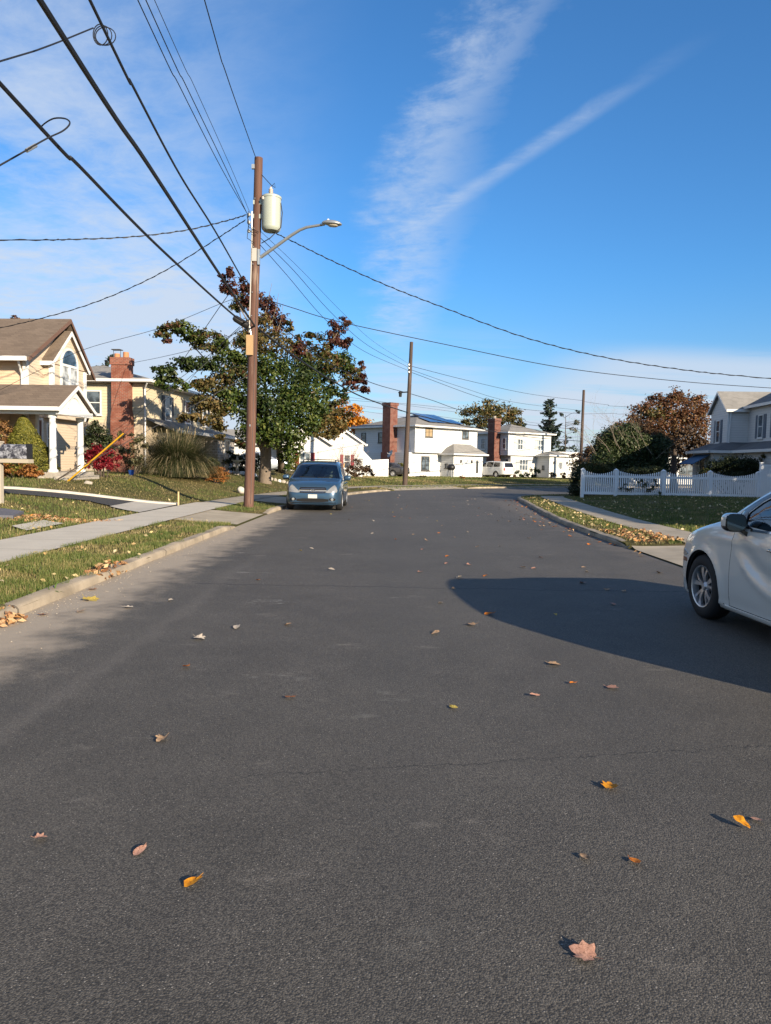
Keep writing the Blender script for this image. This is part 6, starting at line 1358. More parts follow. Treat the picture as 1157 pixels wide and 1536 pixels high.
class Car:
    def __init__(s, top, wid, bot, belt, tumble, x0, x1, dent=None, shrink=0.0, zmin=None):
        s.top, s.wid, s.bot, s.belt, s.tum, s.x0, s.x1, s.dent, s.sh, s.zmin = top, wid, bot, belt, tumble, x0, x1, dent, shrink, zmin; s.cache = {}
    def sec(s, x, n=7):
        k = round(x, 4)
        if k in s.cache: return s.cache[k]
        w, zt, zb = s.wid(x) - s.sh, s.top(x) - s.sh, s.bot(x)
        if s.zmin is not None: zb = s.zmin
        bl = min(s.belt(x), zt - .10); wr = max(.05, w * .985 - s.tum * (zt - bl))
        if bl < zb + .12: bl = zb + .5 * (zt - zb)
        C = [(0, zb), (.55 * w, zb), (.84 * w, zb), (.955 * w, zb + .045 * min(1, (bl - zb) * 4)), (w * .988, zb + .26 * (bl - zb)), (w, zb + .58 * (bl - zb)), (w * .992, zb + .86 * (bl - zb)), (w * .972, bl), (wr + .035 * (zt - bl > .3), zt - .15 * min(1, (zt - bl) / .3)), (wr * .965, zt - .055 * min(1, (zt - bl) / .2)), (wr * .84, zt - .018), (wr * .45, zt - .003), (0, zt)]
        Q = [C[0]] + C + [C[-1]]; out = []
        for i in range(1, len(Q) - 2):
            a, b, c, d = (np.array(q) for q in Q[i - 1:i + 3])
            t0 = 0; t1 = max(1e-4, np.linalg.norm(b - a) ** .5); t2 = t1 + max(1e-4, np.linalg.norm(c - b) ** .5); t3 = t2 + max(1e-4, np.linalg.norm(d - c) ** .5)
            for j in range(n):
                t = t1 + (t2 - t1) * j / n
                A1 = (t1 - t) / (t1 - t0) * a + (t - t0) / (t1 - t0) * b if i > 1 else a + (b - a) * 0 + (b - a); A1 = A1 if i > 1 else b
                A2 = (t2 - t) / (t2 - t1) * b + (t - t1) / (t2 - t1) * c; A3 = (t3 - t) / (t3 - t2) * c + (t - t2) / (t3 - t2) * d
                if i == 1 or i == len(Q) - 3: out.append(A2); continue
                B1 = (t2 - t) / (t2 - t0) * A1 + (t - t0) / (t2 - t0) * A2; B2 = (t3 - t) / (t3 - t1) * A2 + (t - t1) / (t3 - t1) * A3
                out.append((t2 - t) / (t2 - t1) * B1 + (t - t1) / (t2 - t1) * B2)
        out.append(np.array(C[-1])); P = np.array(out)
        P[0, 0] = 0; P[-1, 0] = 0
        if s.dent:
            for q in P:
                if q[0] > w * .85: q[0] += s.dent(x, q[1])
        s.cache[k] = P; return P
    def ys(s, x, z):
        P = s.sec(x); i0 = 14; B = P[i0:]; zz = np.maximum.accumulate(B[:, 1]); return float(np.interp(z, zz, B[:, 0]))
    def zs(s, x, y):
        P = s.sec(x)[30:]; yy = np.minimum.accumulate(P[:, 0])[::-1]; return float(np.interp(abs(y), yy, P[::-1, 1]))
    def inside(s, x, y, z):
        P = s.sec(x); return P[0, 1] <= z <= P[-1, 1] and abs(y) <= s.ys(x, z)
    def xf(s, y, z, sg=1):
        a, b = (s.x0 + s.x1) / 2, (s.x1 if sg > 0 else s.x0)
        if s.inside(b, y, z): return b
        for _ in range(26):
            m = (a + b) / 2
            if s.inside(m, y, z): a = m
            else: b = m
        return a
    def mesh(s, nx, name, mat, parent=None):
        t = np.linspace(0, math.pi, nx); xs = s.x0 + (s.x1 - s.x0) * (.5 - .5 * np.cos(t)) * .5 + (s.x1 - s.x0) * .5 * np.linspace(0, 1, nx)
        vs = []; fs = []
        for x in xs:
            P = s.sec(x); vs += [(x, p[0], p[1]) for p in P] + [(x, -p[0], p[1]) for p in P[-2:0:-1]]
        k = len(vs) // nx
        for i in range(nx - 1):
            for j in range(k): fs.append((i * k + j, i * k + (j + 1) % k, (i + 1) * k + (j + 1) % k, (i + 1) * k + j)[::-1])
        fs.append(tuple(range(k))); fs.append(tuple(range((nx - 1) * k, nx * k))[::-1])
        me = bpy.data.meshes.new(name); me.from_pydata(vs, [], fs); me.materials.append(mat); bm = bmesh.new(); bm.from_mesh(me); bmesh.ops.recalc_face_normals(bm, faces=bm.faces[:]); bm.to_mesh(me); bm.free()
        return link(me, name, parent, 60)
    def patch(s, kind, pts, off, name, mat, parent, step=.05, skirt=.02, side=1, round_=0):
        """a panel, pane or lamp that follows the body: outline given in side (x,z), top (x,y) or front/rear (y,z) view"""
        if round_: pts = smooth_poly(pts, round_)
        bm = bmesh.new(); vv = [bm.verts.new((a, b, 0)) for a, b in pts]; bm.faces.new(vv); bmesh.ops.triangulate(bm, faces=bm.faces[:])
        A = np.array(pts); 
        for ax in (0, 1):
            for q in np.arange(A[:, ax].min() + step * .5, A[:, ax].max(), step):
                co = [0, 0, 0]; no = [0, 0, 0]; co[ax] = q; no[ax] = 1; bmesh.ops.bisect_plane(bm, geom=bm.verts[:] + bm.edges[:] + bm.faces[:], plane_co=co, plane_no=no)
        def mp(a, b, o):
            if kind == 'side': return V((a, side * (s.ys(a, b) + o), b))
            if kind == 'top': return V((a, b, s.zs(a, b) + o))
            return V((s.xf(a, b, 1 if kind == 'front' else -1) + (o if kind == 'front' else -o), a, b))
        bmesh.ops.remove_doubles(bm, verts=bm.verts[:], dist=1e-5); bm.verts.ensure_lookup_table(); raw = {v_: (v_.co.x, v_.co.y) for v_ in bm.verts}
        be = [e for e in bm.edges if e.is_boundary]
        if skirt:
            r = bmesh.ops.extrude_edge_only(bm, edges=be); nv = [g for g in r['geom'] if isinstance(g, bmesh.types.BMVert)]
            new = {v_: (v_.co.x, v_.co.y) for v_ in nv}
            for v_, (a, b) in new.items(): v_.co = mp(a, b, off - skirt)
        for v_, (a, b) in raw.items(): v_.co = mp(a, b, off)
        bmesh.ops.recalc_face_normals(bm, faces=bm.faces[:])
        c = sum((f.calc_center_median() for f in bm.faces), V((0, 0, 0))) / len(bm.faces)
        fo = {'side': V((0, side, 0)), 'top': V((0, 0, 1)), 'front': V((1, 0, 0)), 'rear': V((-1, 0, 0))}[kind]
        if sum(f.normal.dot(fo) * f.calc_area() for f in bm.faces) < 0: bmesh.ops.reverse_faces(bm, faces=bm.faces[:])
        me = bpy.data.meshes.new(name); bm.to_mesh(me); bm.free(); me.materials.append(mat); return link(me, name, parent, 40)
def smooth_poly(pts, n):
    for _ in range(n):
        q = []
        for a, b in zip(pts, pts[1:] + pts[:1]): q += [(a[0] * .8 + b[0] * .2, a[1] * .8 + b[1] * .2), (a[0] * .2 + b[0] * .8, a[1] * .2 + b[1] * .8)]
        pts = q
    return pts
def boolean(o, cutters, ref=None):
    for c in cutters:
        c.parent = o.parent
        m = o.modifiers.new('cut', 'BOOLEAN'); m.operation = 'DIFFERENCE'; m.solver = 'EXACT'; m.object = c
        try: m.material_mode = 'TRANSFER'
        except Exception: pass
    bpy.context.view_layer.update(); dg = bpy.context.evaluated_depsgraph_get(); ev = o.evaluated_get(dg); me = bpy.data.meshes.new_from_object(ev, preserve_all_data_layers=False, depsgraph=dg); o.modifiers.clear(); old = o.data; me.name = old.name; o.data = me
    for c in cutters: bpy.data.objects.remove(c)
    # keep the uncut body's normals so that the cuts leave no dents in the reflections
    bm = bmesh.new(); bm.from_mesh(old); bm.normal_update(); bvh = BVHTree.FromBMesh(bm); bm.faces.ensure_lookup_table(); vn = {}
    me.shade_smooth(); me.set_sharp_from_angle(angle=R(40)); nl = [tuple(c.vector) for c in me.corner_normals]
    for p in me.polygons:
        if p.material_index != 0: continue
        for li in p.loop_indices:
            vi = me.loops[li].vertex_index; co = me.vertices[vi].co; key = vi
            if key not in vn:
                h = bvh.find_nearest(co)
                if h[0] is None or h[3] > .0015: vn[key] = None
                else:
                    f = bm.faces[h[2]]; ws = [1 / ((v_.co - co).length + 1e-5) ** 2 for v_ in f.verts]; nn = V((0, 0, 0))
                    for v_, w_ in zip(f.verts, ws): nn += v_.normal * w_
                    vn[key] = nn.normalized()
            if vn[key] is not None and vn[key].dot(p.normal) > .6: nl[li] = tuple(vn[key])
    bm.free(); me.normals_split_custom_set(nl); bpy.data.meshes.remove(old)
def cyl_cut(x, z, r, y0, y1):
    m = MB(); n = 40; m.prism([(x + r * math.cos(t), y0, z + r * math.sin(t)) for t in np.linspace(0, 2 * math.pi, n + 1)[:-1]], (0, y1 - y0, 0)); return m.build('cut', WELL)
def prism_cut(pts, kind, a, b, mat=CABIN):
    m = MB()
    if kind == 'side': m.prism([(p[0], a, p[1]) for p in pts], (0, b - a, 0))
    elif kind == 'top': m.prism([(p[0], p[1], a) for p in pts], (0, 0, b - a))
    else: m.prism([(a, p[0], p[1]) for p in pts], (b - a, 0, 0))
    return m.build('cut', mat)
def wheel(parent, x, y, r, side, style='ten', rim=ALLOY, wd=.225, rr=.235):
    w_ = empty('wheel', (x, y, r)); w_.parent = parent; s = side
    h = wd / 2; pr = [(rr * .96, -h * .9), (rr + .01, -h), (r * .86, -h), (r * .97, -h * .8), (r, -h * .45), (r, h * .45), (r * .97, h * .8), (r * .86, h), (rr + .01, h), (rr * .96, h * .9)]
    m = MB(); m.lathe([(a, b * s) for a, b in pr], 44, 'y')
    for g_ in (-.35, 0, .35): m.lathe([(r + .0015, (g_ * h - .004)), (r + .0015, (g_ * h + .004))], 44, 'y')
    m.build('tyre', TYRE, w_, 45)
    d = h * .72; m = MB(); m.lathe([(0, s * (d - .06)), (rr * .9, s * (d - .09)), (rr * .96, s * (-h * .8))], 32, 'y'); m.mi = 1
    m.lathe([(rr * .99, s * (h * .92)), (rr * .985, s * (h * .98)), (rr * .93, s * (h * .93)), (rr * .91, s * (d - .05))], 44, 'y'); m.lathe([(0, s * (d + .012)), (.03, s * (d + .012)), (.035, s * d), (.06, s * (d - .02)), (.07, s * (d - .06))], 20, 'y')
    def spoke(a, w0, w1, tw):
        ca, sa = math.cos(a), math.sin(a); cb_, sb = math.cos(a + tw), math.sin(a + tw); P = []
        for rad, ww, (c_, s_), dd in ((.05, w0, (ca, sa), -.008), (rr * .55, (w0 + w1) / 2, (math.cos(a + tw * .6), math.sin(a + tw * .6)), .006), (rr * .94, w1, (cb_, sb), -.004)):
            for o_, e in ((-ww, 0), (ww, 0), (ww, -.03), (-ww, -.03)): P.append((c_ * rad - s_ * o_, s * (d + dd + e), s_ * rad + c_ * o_))
        f = []
        for i in (0, 4):
            for j in range(4): f.append((i + j, i + (j + 1) % 4, i + 4 + (j + 1) % 4, i + 4 + j))
        f += [(8, 9, 10, 11)]; m.add(P, f)
    if style == 'ten':
        for i in range(5):
            a = i * 2 * math.pi / 5 + math.pi / 2; spoke(a - .10, .013, .030, -.14); spoke(a + .10, .013, .017, .20)
    else:
        for i in range(7 if style == 'seven' else 5): spoke(i * 2 * math.pi / (7 if style == 'seven' else 5) + .3, .03, .045, 0)
    m.build('rim', [RIMB, rim], w_, 35); return w_
def seat(parent, x, y, z, mat, w_=.5, back=.62, name='seat'):
    b = bmesh.new(); bmesh.ops.create_cube(b, size=1)
    bmesh.ops.subdivide_edges(b, edges=b.edges[:], cuts=4, use_grid_fill=True)
    for v_ in b.verts:
        p = v_.co.copy(); l = 1 / max(1e-6, (abs(2 * p.x) ** 6 + abs(2 * p.y) ** 6 + abs(2 * p.z) ** 6) ** (1 / 6)) if p.length > .3 else 1
        p = p * min(1, l * 1.0); v_.co = V((p.x * .2 - p.z * .16, p.y * w_ * (1 - .16 * (p.z + .5)), p.z * back))
    m1 = bpy.data.meshes.new(name); b.to_mesh(m1); b.free(); m1.materials.append(mat); o = link(m1, name, parent, 60); o.location = (x, y, z + back / 2 + .1)
    m = MB(); m.lathe([(0, -.10), (.10, -.095), (.135, -.04), (.13, .05), (.09, .095), (0, .10)], 14); h = m.build('headrest', mat, o, 60); h.location = (-.12, 0, back / 2 + .15); h.scale = (.62, 1, 1)
    m = MB(); m.tube([(-.09, -.06, back / 2 - .03), (-.11, -.06, back / 2 + .12)], .008, 5); m.tube([(-.09, .06, back / 2 - .03), (-.11, .06, back / 2 + .12)], .008, 5); m.build('headrest_posts', CHROME, o)
    return o
def mirror(parent, x, y, z, side, mat, lower=GLOSSB, L=.20, W=.24, H=.17):
    m = bmesh.new(); bmesh.ops.create_uvsphere(m, u_segments=20, v_segments=14, radius=1)
    for v_ in m.verts:
        a = v_.co; f = lambda q, p: math.copysign(abs(q) ** p, q); v_.co = V((max(-.42, f(a.x, .7)) * L * .62, f(a.y, .62) * W / 2, f(a.z, .66) * H / 2 * (1 - .12 * f(a.y, 1) * 0)))
    me = bpy.data.meshes.new('mirror'); m.to_mesh(me); m.free(); me.materials.append(mat); me.materials.append(lower)
    for p in me.polygons: p.material_index = 1 if (p.center.z < -H * .20 or p.center.x < -L * .25) else 0
    o = link(me, 'mirror', parent, 45); o.location = (x, y, z); o.rotation_euler = (0, 0, -side * .12)
    g = MB(); n = 20; g.prism([(-L * .275, W * .43 * math.copysign(abs(math.cos(t)) ** .55, math.cos(t)), H * .42 * math.copysign(abs(math.sin(t)) ** .6, math.sin(t)) + .004) for t in np.linspace(0, 2 * math.pi, n + 1)[:-1]], (-.006, 0, 0)); g.build('mirror_glass', pm('mirror_glass', (.07, .08, .09), .05, 1.0, var=0), o)
    s = MB(); s.prism([(.03, -side * W * .1, -H * .38), (-.05, -side * W * .1, -H * .38), (-.06, -side * W * .72, -H * .85), (.05, -side * W * .72, -H * .85)], (0, 0, .05)); s.build('mirror_foot', lower, o); return o

# ================================================================ white minivan close on the right
def dentW(x, z):
    """swept crease over the doors and the flared front arch"""
    if -3.6 < x < .5:
        zl = .42 + .40 * math.exp(-((x + .95) / .42) ** 2) * (1 if x > -.95 else 1) if x > -.95 else None
        zc = .47 + .36 * max(0.0, 1 - (-.75 - x) / 1.0) ** 2.2 if x < -.75 else None
        d = 0.0
        if zc is not None:
            fade = min(1, max(0, (-.72 - x) / .25)) * min(1, (x + 3.6) / .5); q = z - zc
            d += fade * (.022 * math.exp(-(q / .05) ** 2) - .026 * math.exp(-((q - .13) / .10) ** 2))
        d -= .010 * math.exp(-((z - .30) / .05) ** 2)
        d += .012 * math.exp(-((z - .955) / .035) ** 2) * (1 if x < -.4 else max(0, 1 + (x + .4) * -2))
        return d
    return 0.0
def flare(x, z, cx, r=.40, am=.020):
    q = math.hypot(x - cx, z - .36); return am * math.exp(-((q - r - .025) / .05) ** 2) if z > .25 else 0
WV = Car(pchip([(.96, .66), (.93, .74), (.86, .83), (.7, .92), (.4, 1.01), (.1, 1.085), (-.15, 1.145), (-.30, 1.19), (-.52, 1.315), (-.92, 1.525), (-1.3, 1.655), (-1.7, 1.715), (-2.2, 1.74), (-3.2, 1.715), (-3.8, 1.66), (-4.05, 1.58), (-4.16, 1.35), (-4.22, 1.0), (-4.24, .75)]),
         pchip([(.96, .42), (.94, .55), (.90, .66), (.82, .78), (.70, .87), (.5, .935), (.2, .975), (-.2, .985), (-1, .99), (-2.5, .99), (-3.4, .975), (-3.9, .93), (-4.1, .87), (-4.2, .78), (-4.24, .68)]),
         pchip([(.96, .34), (.9, .24), (.75, .19), (.5, .17), (-.5, .17), (-3.3, .18), (-3.9, .24), (-4.24, .36)]),
         pchip([(.96, .56), (.7, .80), (.3, .93), (-.2, 1.035), (-.6, 1.075), (-1.5, 1.095), (-3, 1.12), (-4.24, 1.12)]), .36, -4.24, .96,
         lambda x, z: dentW(x, z) + flare(x, z, 0) + flare(x, z, -3.0))
PWH = paint('pearl_white_paint', (.63, .615, .57), .22); PWF = paint('white_paint', (.62, .62, .60), .3)
yaw = R(90 + 3.2); wv = empty('parked_minivan', (4.60, 8.45, 0), yaw, 'white minivan parked close on the right, its front half in view', 'minivan', 'vehicles parked along the street')
body = WV.mesh(150, 'body', PWH, wv); body.data.materials.append(WELL); body.data.materials.append(CABIN)
sideW = [(-.72, 1.145), (-.95, 1.125), (-1.30, 1.11), (-2.2, 1.12), (-2.25, 1.635), (-1.62, 1.60), (-1.22, 1.50), (-.95, 1.375), (-.80, 1.27)]
sideR = [(-2.36, 1.115), (-3.9, 1.15), (-3.8, 1.56), (-3.0, 1.62), (-2.37, 1.635)]
screen = [(-.36, -.76), (-.34, 0), (-.36, .76), (-1.25, .62), (-1.32, 0), (-1.25, -.62)]
cav = Car(WV.top, WV.wid, WV.bot, WV.belt, .36, -4.05, -.46, None, .075, .45).mesh(60, 'cut', CABIN)
boolean(body, [cyl_cut(0, .37, .415, .62, 1.3), cyl_cut(0, .37, .415, -1.3, -.62), cyl_cut(-3.0, .37, .41, .62, 1.3), cyl_cut(-3.0, .37, .41, -1.3, -.62), cav, prism_cut(sideW, 'side', -1.2, 1.2), prism_cut(sideR, 'side', -1.2, 1.2), prism_cut(screen, 'top', 1.02, 2.0)])
for sd_ in (1, -1):
    WV.patch('side', sideW, -.012, 'side_window', GLS, wv, .06, 0, sd_); WV.patch('side', sideR, -.012, 'side_window', GLST, wv, .08, 0, sd_)
    # black trim: pillar, sail and roof edge; chrome strip along the belt
    WV.patch('side', [(-.42, 1.14), (-.60, 1.125), (-.90, 1.105), (-.98, 1.11), (-.80, 1.155), (-.78, 1.27), (-.95, 1.39), (-1.22, 1.515), (-1.62, 1.61), (-2.30, 1.645), (-2.30, 1.665), (-1.60, 1.635), (-1.18, 1.545), (-.88, 1.415), (-.62, 1.27)], .004, 'window_trim', GLOSSB, wv, .05, .012, sd_)
    WV.patch('side', [(-2.245, 1.10), (-2.365, 1.10), (-2.375, 1.64), (-2.245, 1.635)], .005, 'pillar_trim', GLOSSB, wv, .06, .012, sd_)
    WV.patch('side', [(-.95, 1.085), (-3.95, 1.135), (-3.95, 1.16), (-.95, 1.108)], .010, 'belt_moulding', CHROME, wv, .1, .015, sd_)
    WV.patch('side', smooth_poly([(-.60, .262), (-1.98, .262), (-2.0, .7), (-2.0, 1.075), (-.80, 1.075), (-.66, 1.06), (-.62, .7)], 0), .004, 'door', PWH, wv, .045, .010, sd_)
    WV.patch('side', [(-2.02, .262), (-2.62, .262), (-2.72, .6), (-3.25, .85), (-3.35, 1.09), (-2.02, 1.078)], .004, 'door', PWH, wv, .06, .010, sd_)
    WV.patch('side', [(-.44, .185), (-2.56, .185), (-2.56, .25), (-.50, .25)], .016, 'sill_moulding', PWH, wv, .06, .03, sd_); WV.patch('side', [(-.44, .253), (-2.56, .253), (-2.56, .268), (-.50, .268)], -.001, 'sill_gap', WELL, wv, .1, .004, sd_)
    dg_ = [(-.605, .262), (-1.985, .262), (-2.006, .7), (-2.006, 1.08)]; dg2 = [(-.605, .262), (-.625, .7), (-.665, 1.05), (-.70, 1.09)]
    for ln_ in (dg_, dg2):
        pts = resample(ln_, .04); m = MB(); m.tube([(p.x, sd_ * (WV.ys(p.x, p.y) + .0015), p.y) for p in pts], .0045, 5); m.build('door_gap', WELL, wv)
    for hx in (-1.47, -2.3):
        yy = WV.ys(hx, .93); m = MB(); m.tube([(hx + .12, sd_ * (yy + .0), .935), (hx + .09, sd_ * (yy + .034), .94), (hx, sd_ * (yy + .042), .942), (hx - .09, sd_ * (yy + .034), .942), (hx - .12, sd_ * yy, .94)], [.014, .017, .018, .017, .014], 8); m.build('handle', CHROME, wv, 60)
        WV.patch('side', smooth_poly([(hx - .08, .90), (hx + .08, .90), (hx + .08, .985), (hx - .08, .985)], 2), .0055, 'handle_cup', pm('handle_cup_shade', (.52, .52, .51), .3), wv, .05, .006, sd_)
    WV.patch('side', smooth_poly([(.42, .60), (.62, .59), (.61, .645), (.44, .65)], 1), .004, 'side_marker', AMBER, wv, .04, .01, sd_)
    WV.patch('side', [(.40, .70), (.55, .735), (.78, .735), (.88, .70), (.90, .63), (.83, .645), (.62, .665), (.50, .665)], .005, 'headlight', LAMP, wv, .035, .02, sd_)
    mirror(wv, -.84, sd_ * 1.085, 1.165, sd_, PWH, GLOSSB, .22, .215, .195)
    for wx in (0, -3.0): wheel(wv, wx, sd_ * .86, .368, sd_, 'ten', ALLOY, .235, .243)
    mf = MB(); t_ = np.linspace(.15, math.pi - .05, 14)
    for wx in (0,): mf.tube([(wx + .41 * math.cos(t), sd_ * (WV.ys(wx + .41 * math.cos(t), .37 + .41 * math.sin(t)) - .035), .37 + .41 * math.sin(t)) for t in t_], .014, 5)
    mf.build('arch_liner', WELL, wv, 60)
WV.patch('top', [(p[0], p[1]) for p in screen], -.010, 'windscreen', GLSW, wv, .08, 0); WV.patch('front', smooth_poly([(-.5, .62), (.5, .62), (.42, .40), (-.42, .40)], 1), .004, 'grille', GLOSSB, wv, .06, .01); WV.patch('rear', [(-.55, 1.15), (.55, 1.15), (.5, 1.5), (-.5, 1.5)], .004, 'rear_window', GLOSSB, wv, .08, .01)
for sd_ in (1, -1): WV.patch('side', [(-4.05, .8), (-3.85, .85), (-3.95, 1.3), (-4.08, 1.3)], .004, 'tail_light', TAIL, wv, .05, .01, sd_)
for y in (.42, -.42): seat(wv, -1.75, y, .50, SEATG, .52); seat(wv, -2.75, y, .50, SEATG, .52)
m = MB(); m.prism([(-.48, -.78, .5), (-.9, -.78, .5), (-1.02, -.78, 1.0), (-.88, -.78, 1.07), (-.48, -.78, 1.10)], (0, 1.56, 0)); m.build('dashboard', SEATD, wv)
m = MB(); m.tube([(-1.12 + .08 * math.sin(t), .42 + .18 * math.cos(t), 1.05 + .17 * math.sin(t)) for t in np.linspace(0, 2 * math.pi, 25)], .016, 8); m.tube([(-1.12, .42, 1.05), (-.95, .42, .98)], .03, 8); m.tube([(-1.12, .26, 1.05), (-1.12, .58, 1.05)], .018, 6); m.build('steering_wheel', SEATD, wv, 60)

# ================================================================ blue minivan facing the camera on the left kerb
BV = Car(pchip([(.90, .62), (.87, .70), (.80, .80), (.70, .90), (.5, .985), (.2, 1.055), (-.1, 1.10), (-.22, 1.12), (-.5, 1.26), (-.9, 1.46), (-1.25, 1.62), (-1.6, 1.70), (-2.2, 1.745), (-3.0, 1.73), (-3.6, 1.68), (-3.9, 1.58), (-4.02, 1.3), (-4.08, .8)]),
         pchip([(.90, .58), (.88, .68), (.84, .76), (.75, .85), (.6, .91), (.3, .96), (-.2, .985), (-1, .99), (-2.6, .99), (-3.5, .97), (-3.9, .90), (-4.08, .76)]),
         pchip([(.90, .30), (.85, .23), (.6, .20), (0, .19), (-3, .20), (-3.8, .27), (-4.08, .36)]), pchip([(.90, .56), (.7, .80), (.3, .97), (-.2, 1.06), (-1, 1.09), (-3, 1.12), (-4.08, 1.1)]), .34, -4.08, .90, lambda x, z: flare(x, z, 0, .39, .015) + flare(x, z, -2.89, .39, .015))
PBL = paint('metallic_blue_paint', (.030, .068, .118), .3, .35)
bv = empty('parked_minivan', (-2.52, 26.35, 0), R(-90), 'metallic blue minivan parked at the left kerb, facing the camera', 'minivan', 'vehicles parked along the street')
body = BV.mesh(110, 'body', PBL, bv); body.data.materials.append(WELL); body.data.materials.append(CABIN)
bs_ = [(-.36, 1.13), (-1.3, 1.12), (-1.34, 1.58), (-1.05, 1.50), (-.7, 1.33)]; bs2 = [(-1.42, 1.12), (-2.5, 1.13), (-2.5, 1.63), (-1.42, 1.60)]; bs3 = [(-2.58, 1.13), (-3.75, 1.16), (-3.65, 1.58), (-2.58, 1.63)]
bscr = [(-.27, -.86), (-.25, 0), (-.27, .86), (-.75, .775), (-1.22, .665), (-1.30, 0), (-1.22, -.665), (-.75, -.775)]
cav = Car(BV.top, BV.wid, BV.bot, BV.belt, .34, -3.9, -.34, None, .07, .45).mesh(50, 'cut', CABIN)
boolean(body, [cyl_cut(0, .35, .385, .6, 1.3), cyl_cut(0, .35, .385, -1.3, -.6), cyl_cut(-2.89, .35, .385, .6, 1.3), cyl_cut(-2.89, .35, .385, -1.3, -.6), cav, prism_cut(bs_, 'side', -1.2, 1.2), prism_cut(bs2, 'side', -1.2, 1.2), prism_cut(bs3, 'side', -1.2, 1.2), prism_cut(bscr, 'top', 1.04, 2.0)])
for sd_ in (1, -1):
    for q in (bs_, bs2, bs3): BV.patch('side', q, -.010, 'side_window', GLS, bv, .08, 0, sd_)
    BV.patch('side', [(-1.31, 1.11), (-1.45, 1.11), (-1.45, 1.62), (-1.31, 1.60)], .004, 'pillar_trim', GLOSSB, bv, .08, .01, sd_)
    for xa, xb in ((-.55, -1.38), (-1.40, -2.40)): BV.patch('side', [(xa, .27), (xb, .27), (xb, 1.08), (xa, 1.075)], .004, 'door', PBL, bv, .08, .01, sd_); yy = BV.ys(xb + .15, .93) + .03; m = MB(); m.tube([(xb + .24, sd_ * (yy - .03), .93), (xb + .2, sd_ * yy, .935), (xb + .08, sd_ * yy, .935), (xb + .05, sd_ * (yy - .03), .93)], .018, 6); m.build('handle', PBL, bv, 60)
    BV.patch('side', [(-.50, .52), (-2.45, .52), (-2.45, .60), (-.50, .60)], .012, 'side_moulding', PBL, bv, .1, .02, sd_)
    BV.patch('front', [(sd_ * .43, .665), (sd_ * .52, .64), (sd_ * .82, .66), (sd_ * .845, .72), (sd_ * .80, .85), (sd_ * .74, .915), (sd_ * .66, .86), (sd_ * .55, .76)], .010, 'headlight', LAMP, bv, .035, .025)
    BV.patch('front', smooth_poly([(sd_ * .58, .37), (sd_ * .78, .37), (sd_ * .78, .46), (sd_ * .56, .46)], 1), .004, 'fog_recess', WELL, bv, .04, .01)
    m = MB(); m.lathe([(0, .02), (.045, .015), (.05, 0), (.05, -.05)], 14, 'x'); o = m.build('fog_light', LAMP, bv, 50); o.location = (BV.xf(.67, .42) + .01, sd_ * .67, .415)
    mirror(bv, -.52, sd_ * 1.115, 1.14, sd_, PBL, PBL if sd_ > 0 else GLOSSB, .18, .25, .18)
    for wx in (0, -2.89): wheel(bv, wx, sd_ * .865, .352, sd_, 'seven', ALLOY, .235, .225)
    rl = MB(); yy = .60; rl.tube([(-1.5, sd_ * yy, BV.zs(-1.5, yy) - .01), (-1.6, sd_ * yy, 1.765), (-2.6, sd_ * yy, 1.80), (-3.3, sd_ * yy, 1.77), (-3.45, sd_ * yy, BV.zs(-3.45, yy) - .01)], .02, 6); rl.build('roof_rail', GLOSSB, bv, 60)
    BV.patch('top', [(-.31, sd_ * .03), (-.29, sd_ * .05), (-.33, sd_ * .60), (-.35, sd_ * .60)], .006, 'wiper', WELL, bv, .05, .012)
    seat(bv, -1.35, sd_ * .40, .52, SEATG, .54); seat(bv, -2.4, sd_ * .42, .52, SEATD, .5)
rl = MB(); 
for x in (-1.9, -2.9): rl.tube([(x, -.60, 1.785), (x, 0, 1.80), (x, .60, 1.785)], .016, 6)
rl.build('roof_rail', GLOSSB, bv, 60)
BV.patch('top', bscr, -.008, 'windscreen', GLSW, bv, .07, 0)
BV.patch('front', smooth_poly([(-.47, .655), (-.40, .625), (.40, .625), (.47, .655), (.46, .83), (-.46, .83)], 1), .004, 'grille', WELL, bv, .05, .012)
BV.patch('front', [(-.50, .695), (.50, .695), (.47, .735), (-.47, .735)], .022, 'grille_bar', LAMP, bv, .05, .02); BV.patch('front', [(-.44, .80), (.44, .80), (.43, .83), (-.43, .83)], .010, 'grille_bar', GLOSSB, bv, .06, .015)
for z in (.665, .775): BV.patch('front', [(-.41, z), (.41, z), (.41, z + .010), (-.41, z + .010)], .012, 'grille_slat', CHROME, bv, .1, .01)
em = MB(); xm = BV.xf(0, .716) + .034; em.tube([(xm, .085 * math.cos(t), .716 + .042 * math.sin(t)) for t in np.linspace(0, 2 * math.pi, 29)], .008, 6); em.tube([(xm - .004, -.045, .716), (xm - .004, .045, .716)], .007, 5); em.build('emblem', CHROME, bv, 60)
BV.patch('front', [(-.155, .455), (.155, .455), (.155, .585), (-.155, .585)], .022, 'licence_plate', PLATE, bv, .1, .02); BV.patch('front', smooth_poly([(-.54, .325), (.54, .325), (.56, .445), (-.56, .445)], 1), .004, 'bumper_intake', WELL, bv, .06, .012)
BV.patch('front', [(-.80, .285), (.80, .285), (.80, .31), (-.80, .31)], .006, 'bumper_lip', GLOSSB, bv, .08, .02)
m = MB(); m.prism([(-.34, -.80, .5), (-.72, -.80, .5), (-.80, -.80, .98), (-.66, -.80, 1.05), (-.34, -.80, 1.07)], (0, 1.6, 0)); m.build('dashboard', CABIN, bv)
m = MB(); m.tube([(-.86 + .08 * math.sin(t), .40 + .18 * math.cos(t), 1.02 + .17 * math.sin(t)) for t in np.linspace(0, 2 * math.pi, 25)], .016, 8); m.tube([(-.86, .40, 1.02), (-.70, .40, .95)], .03, 8); m.build('steering_wheel', CABIN, bv, 60)
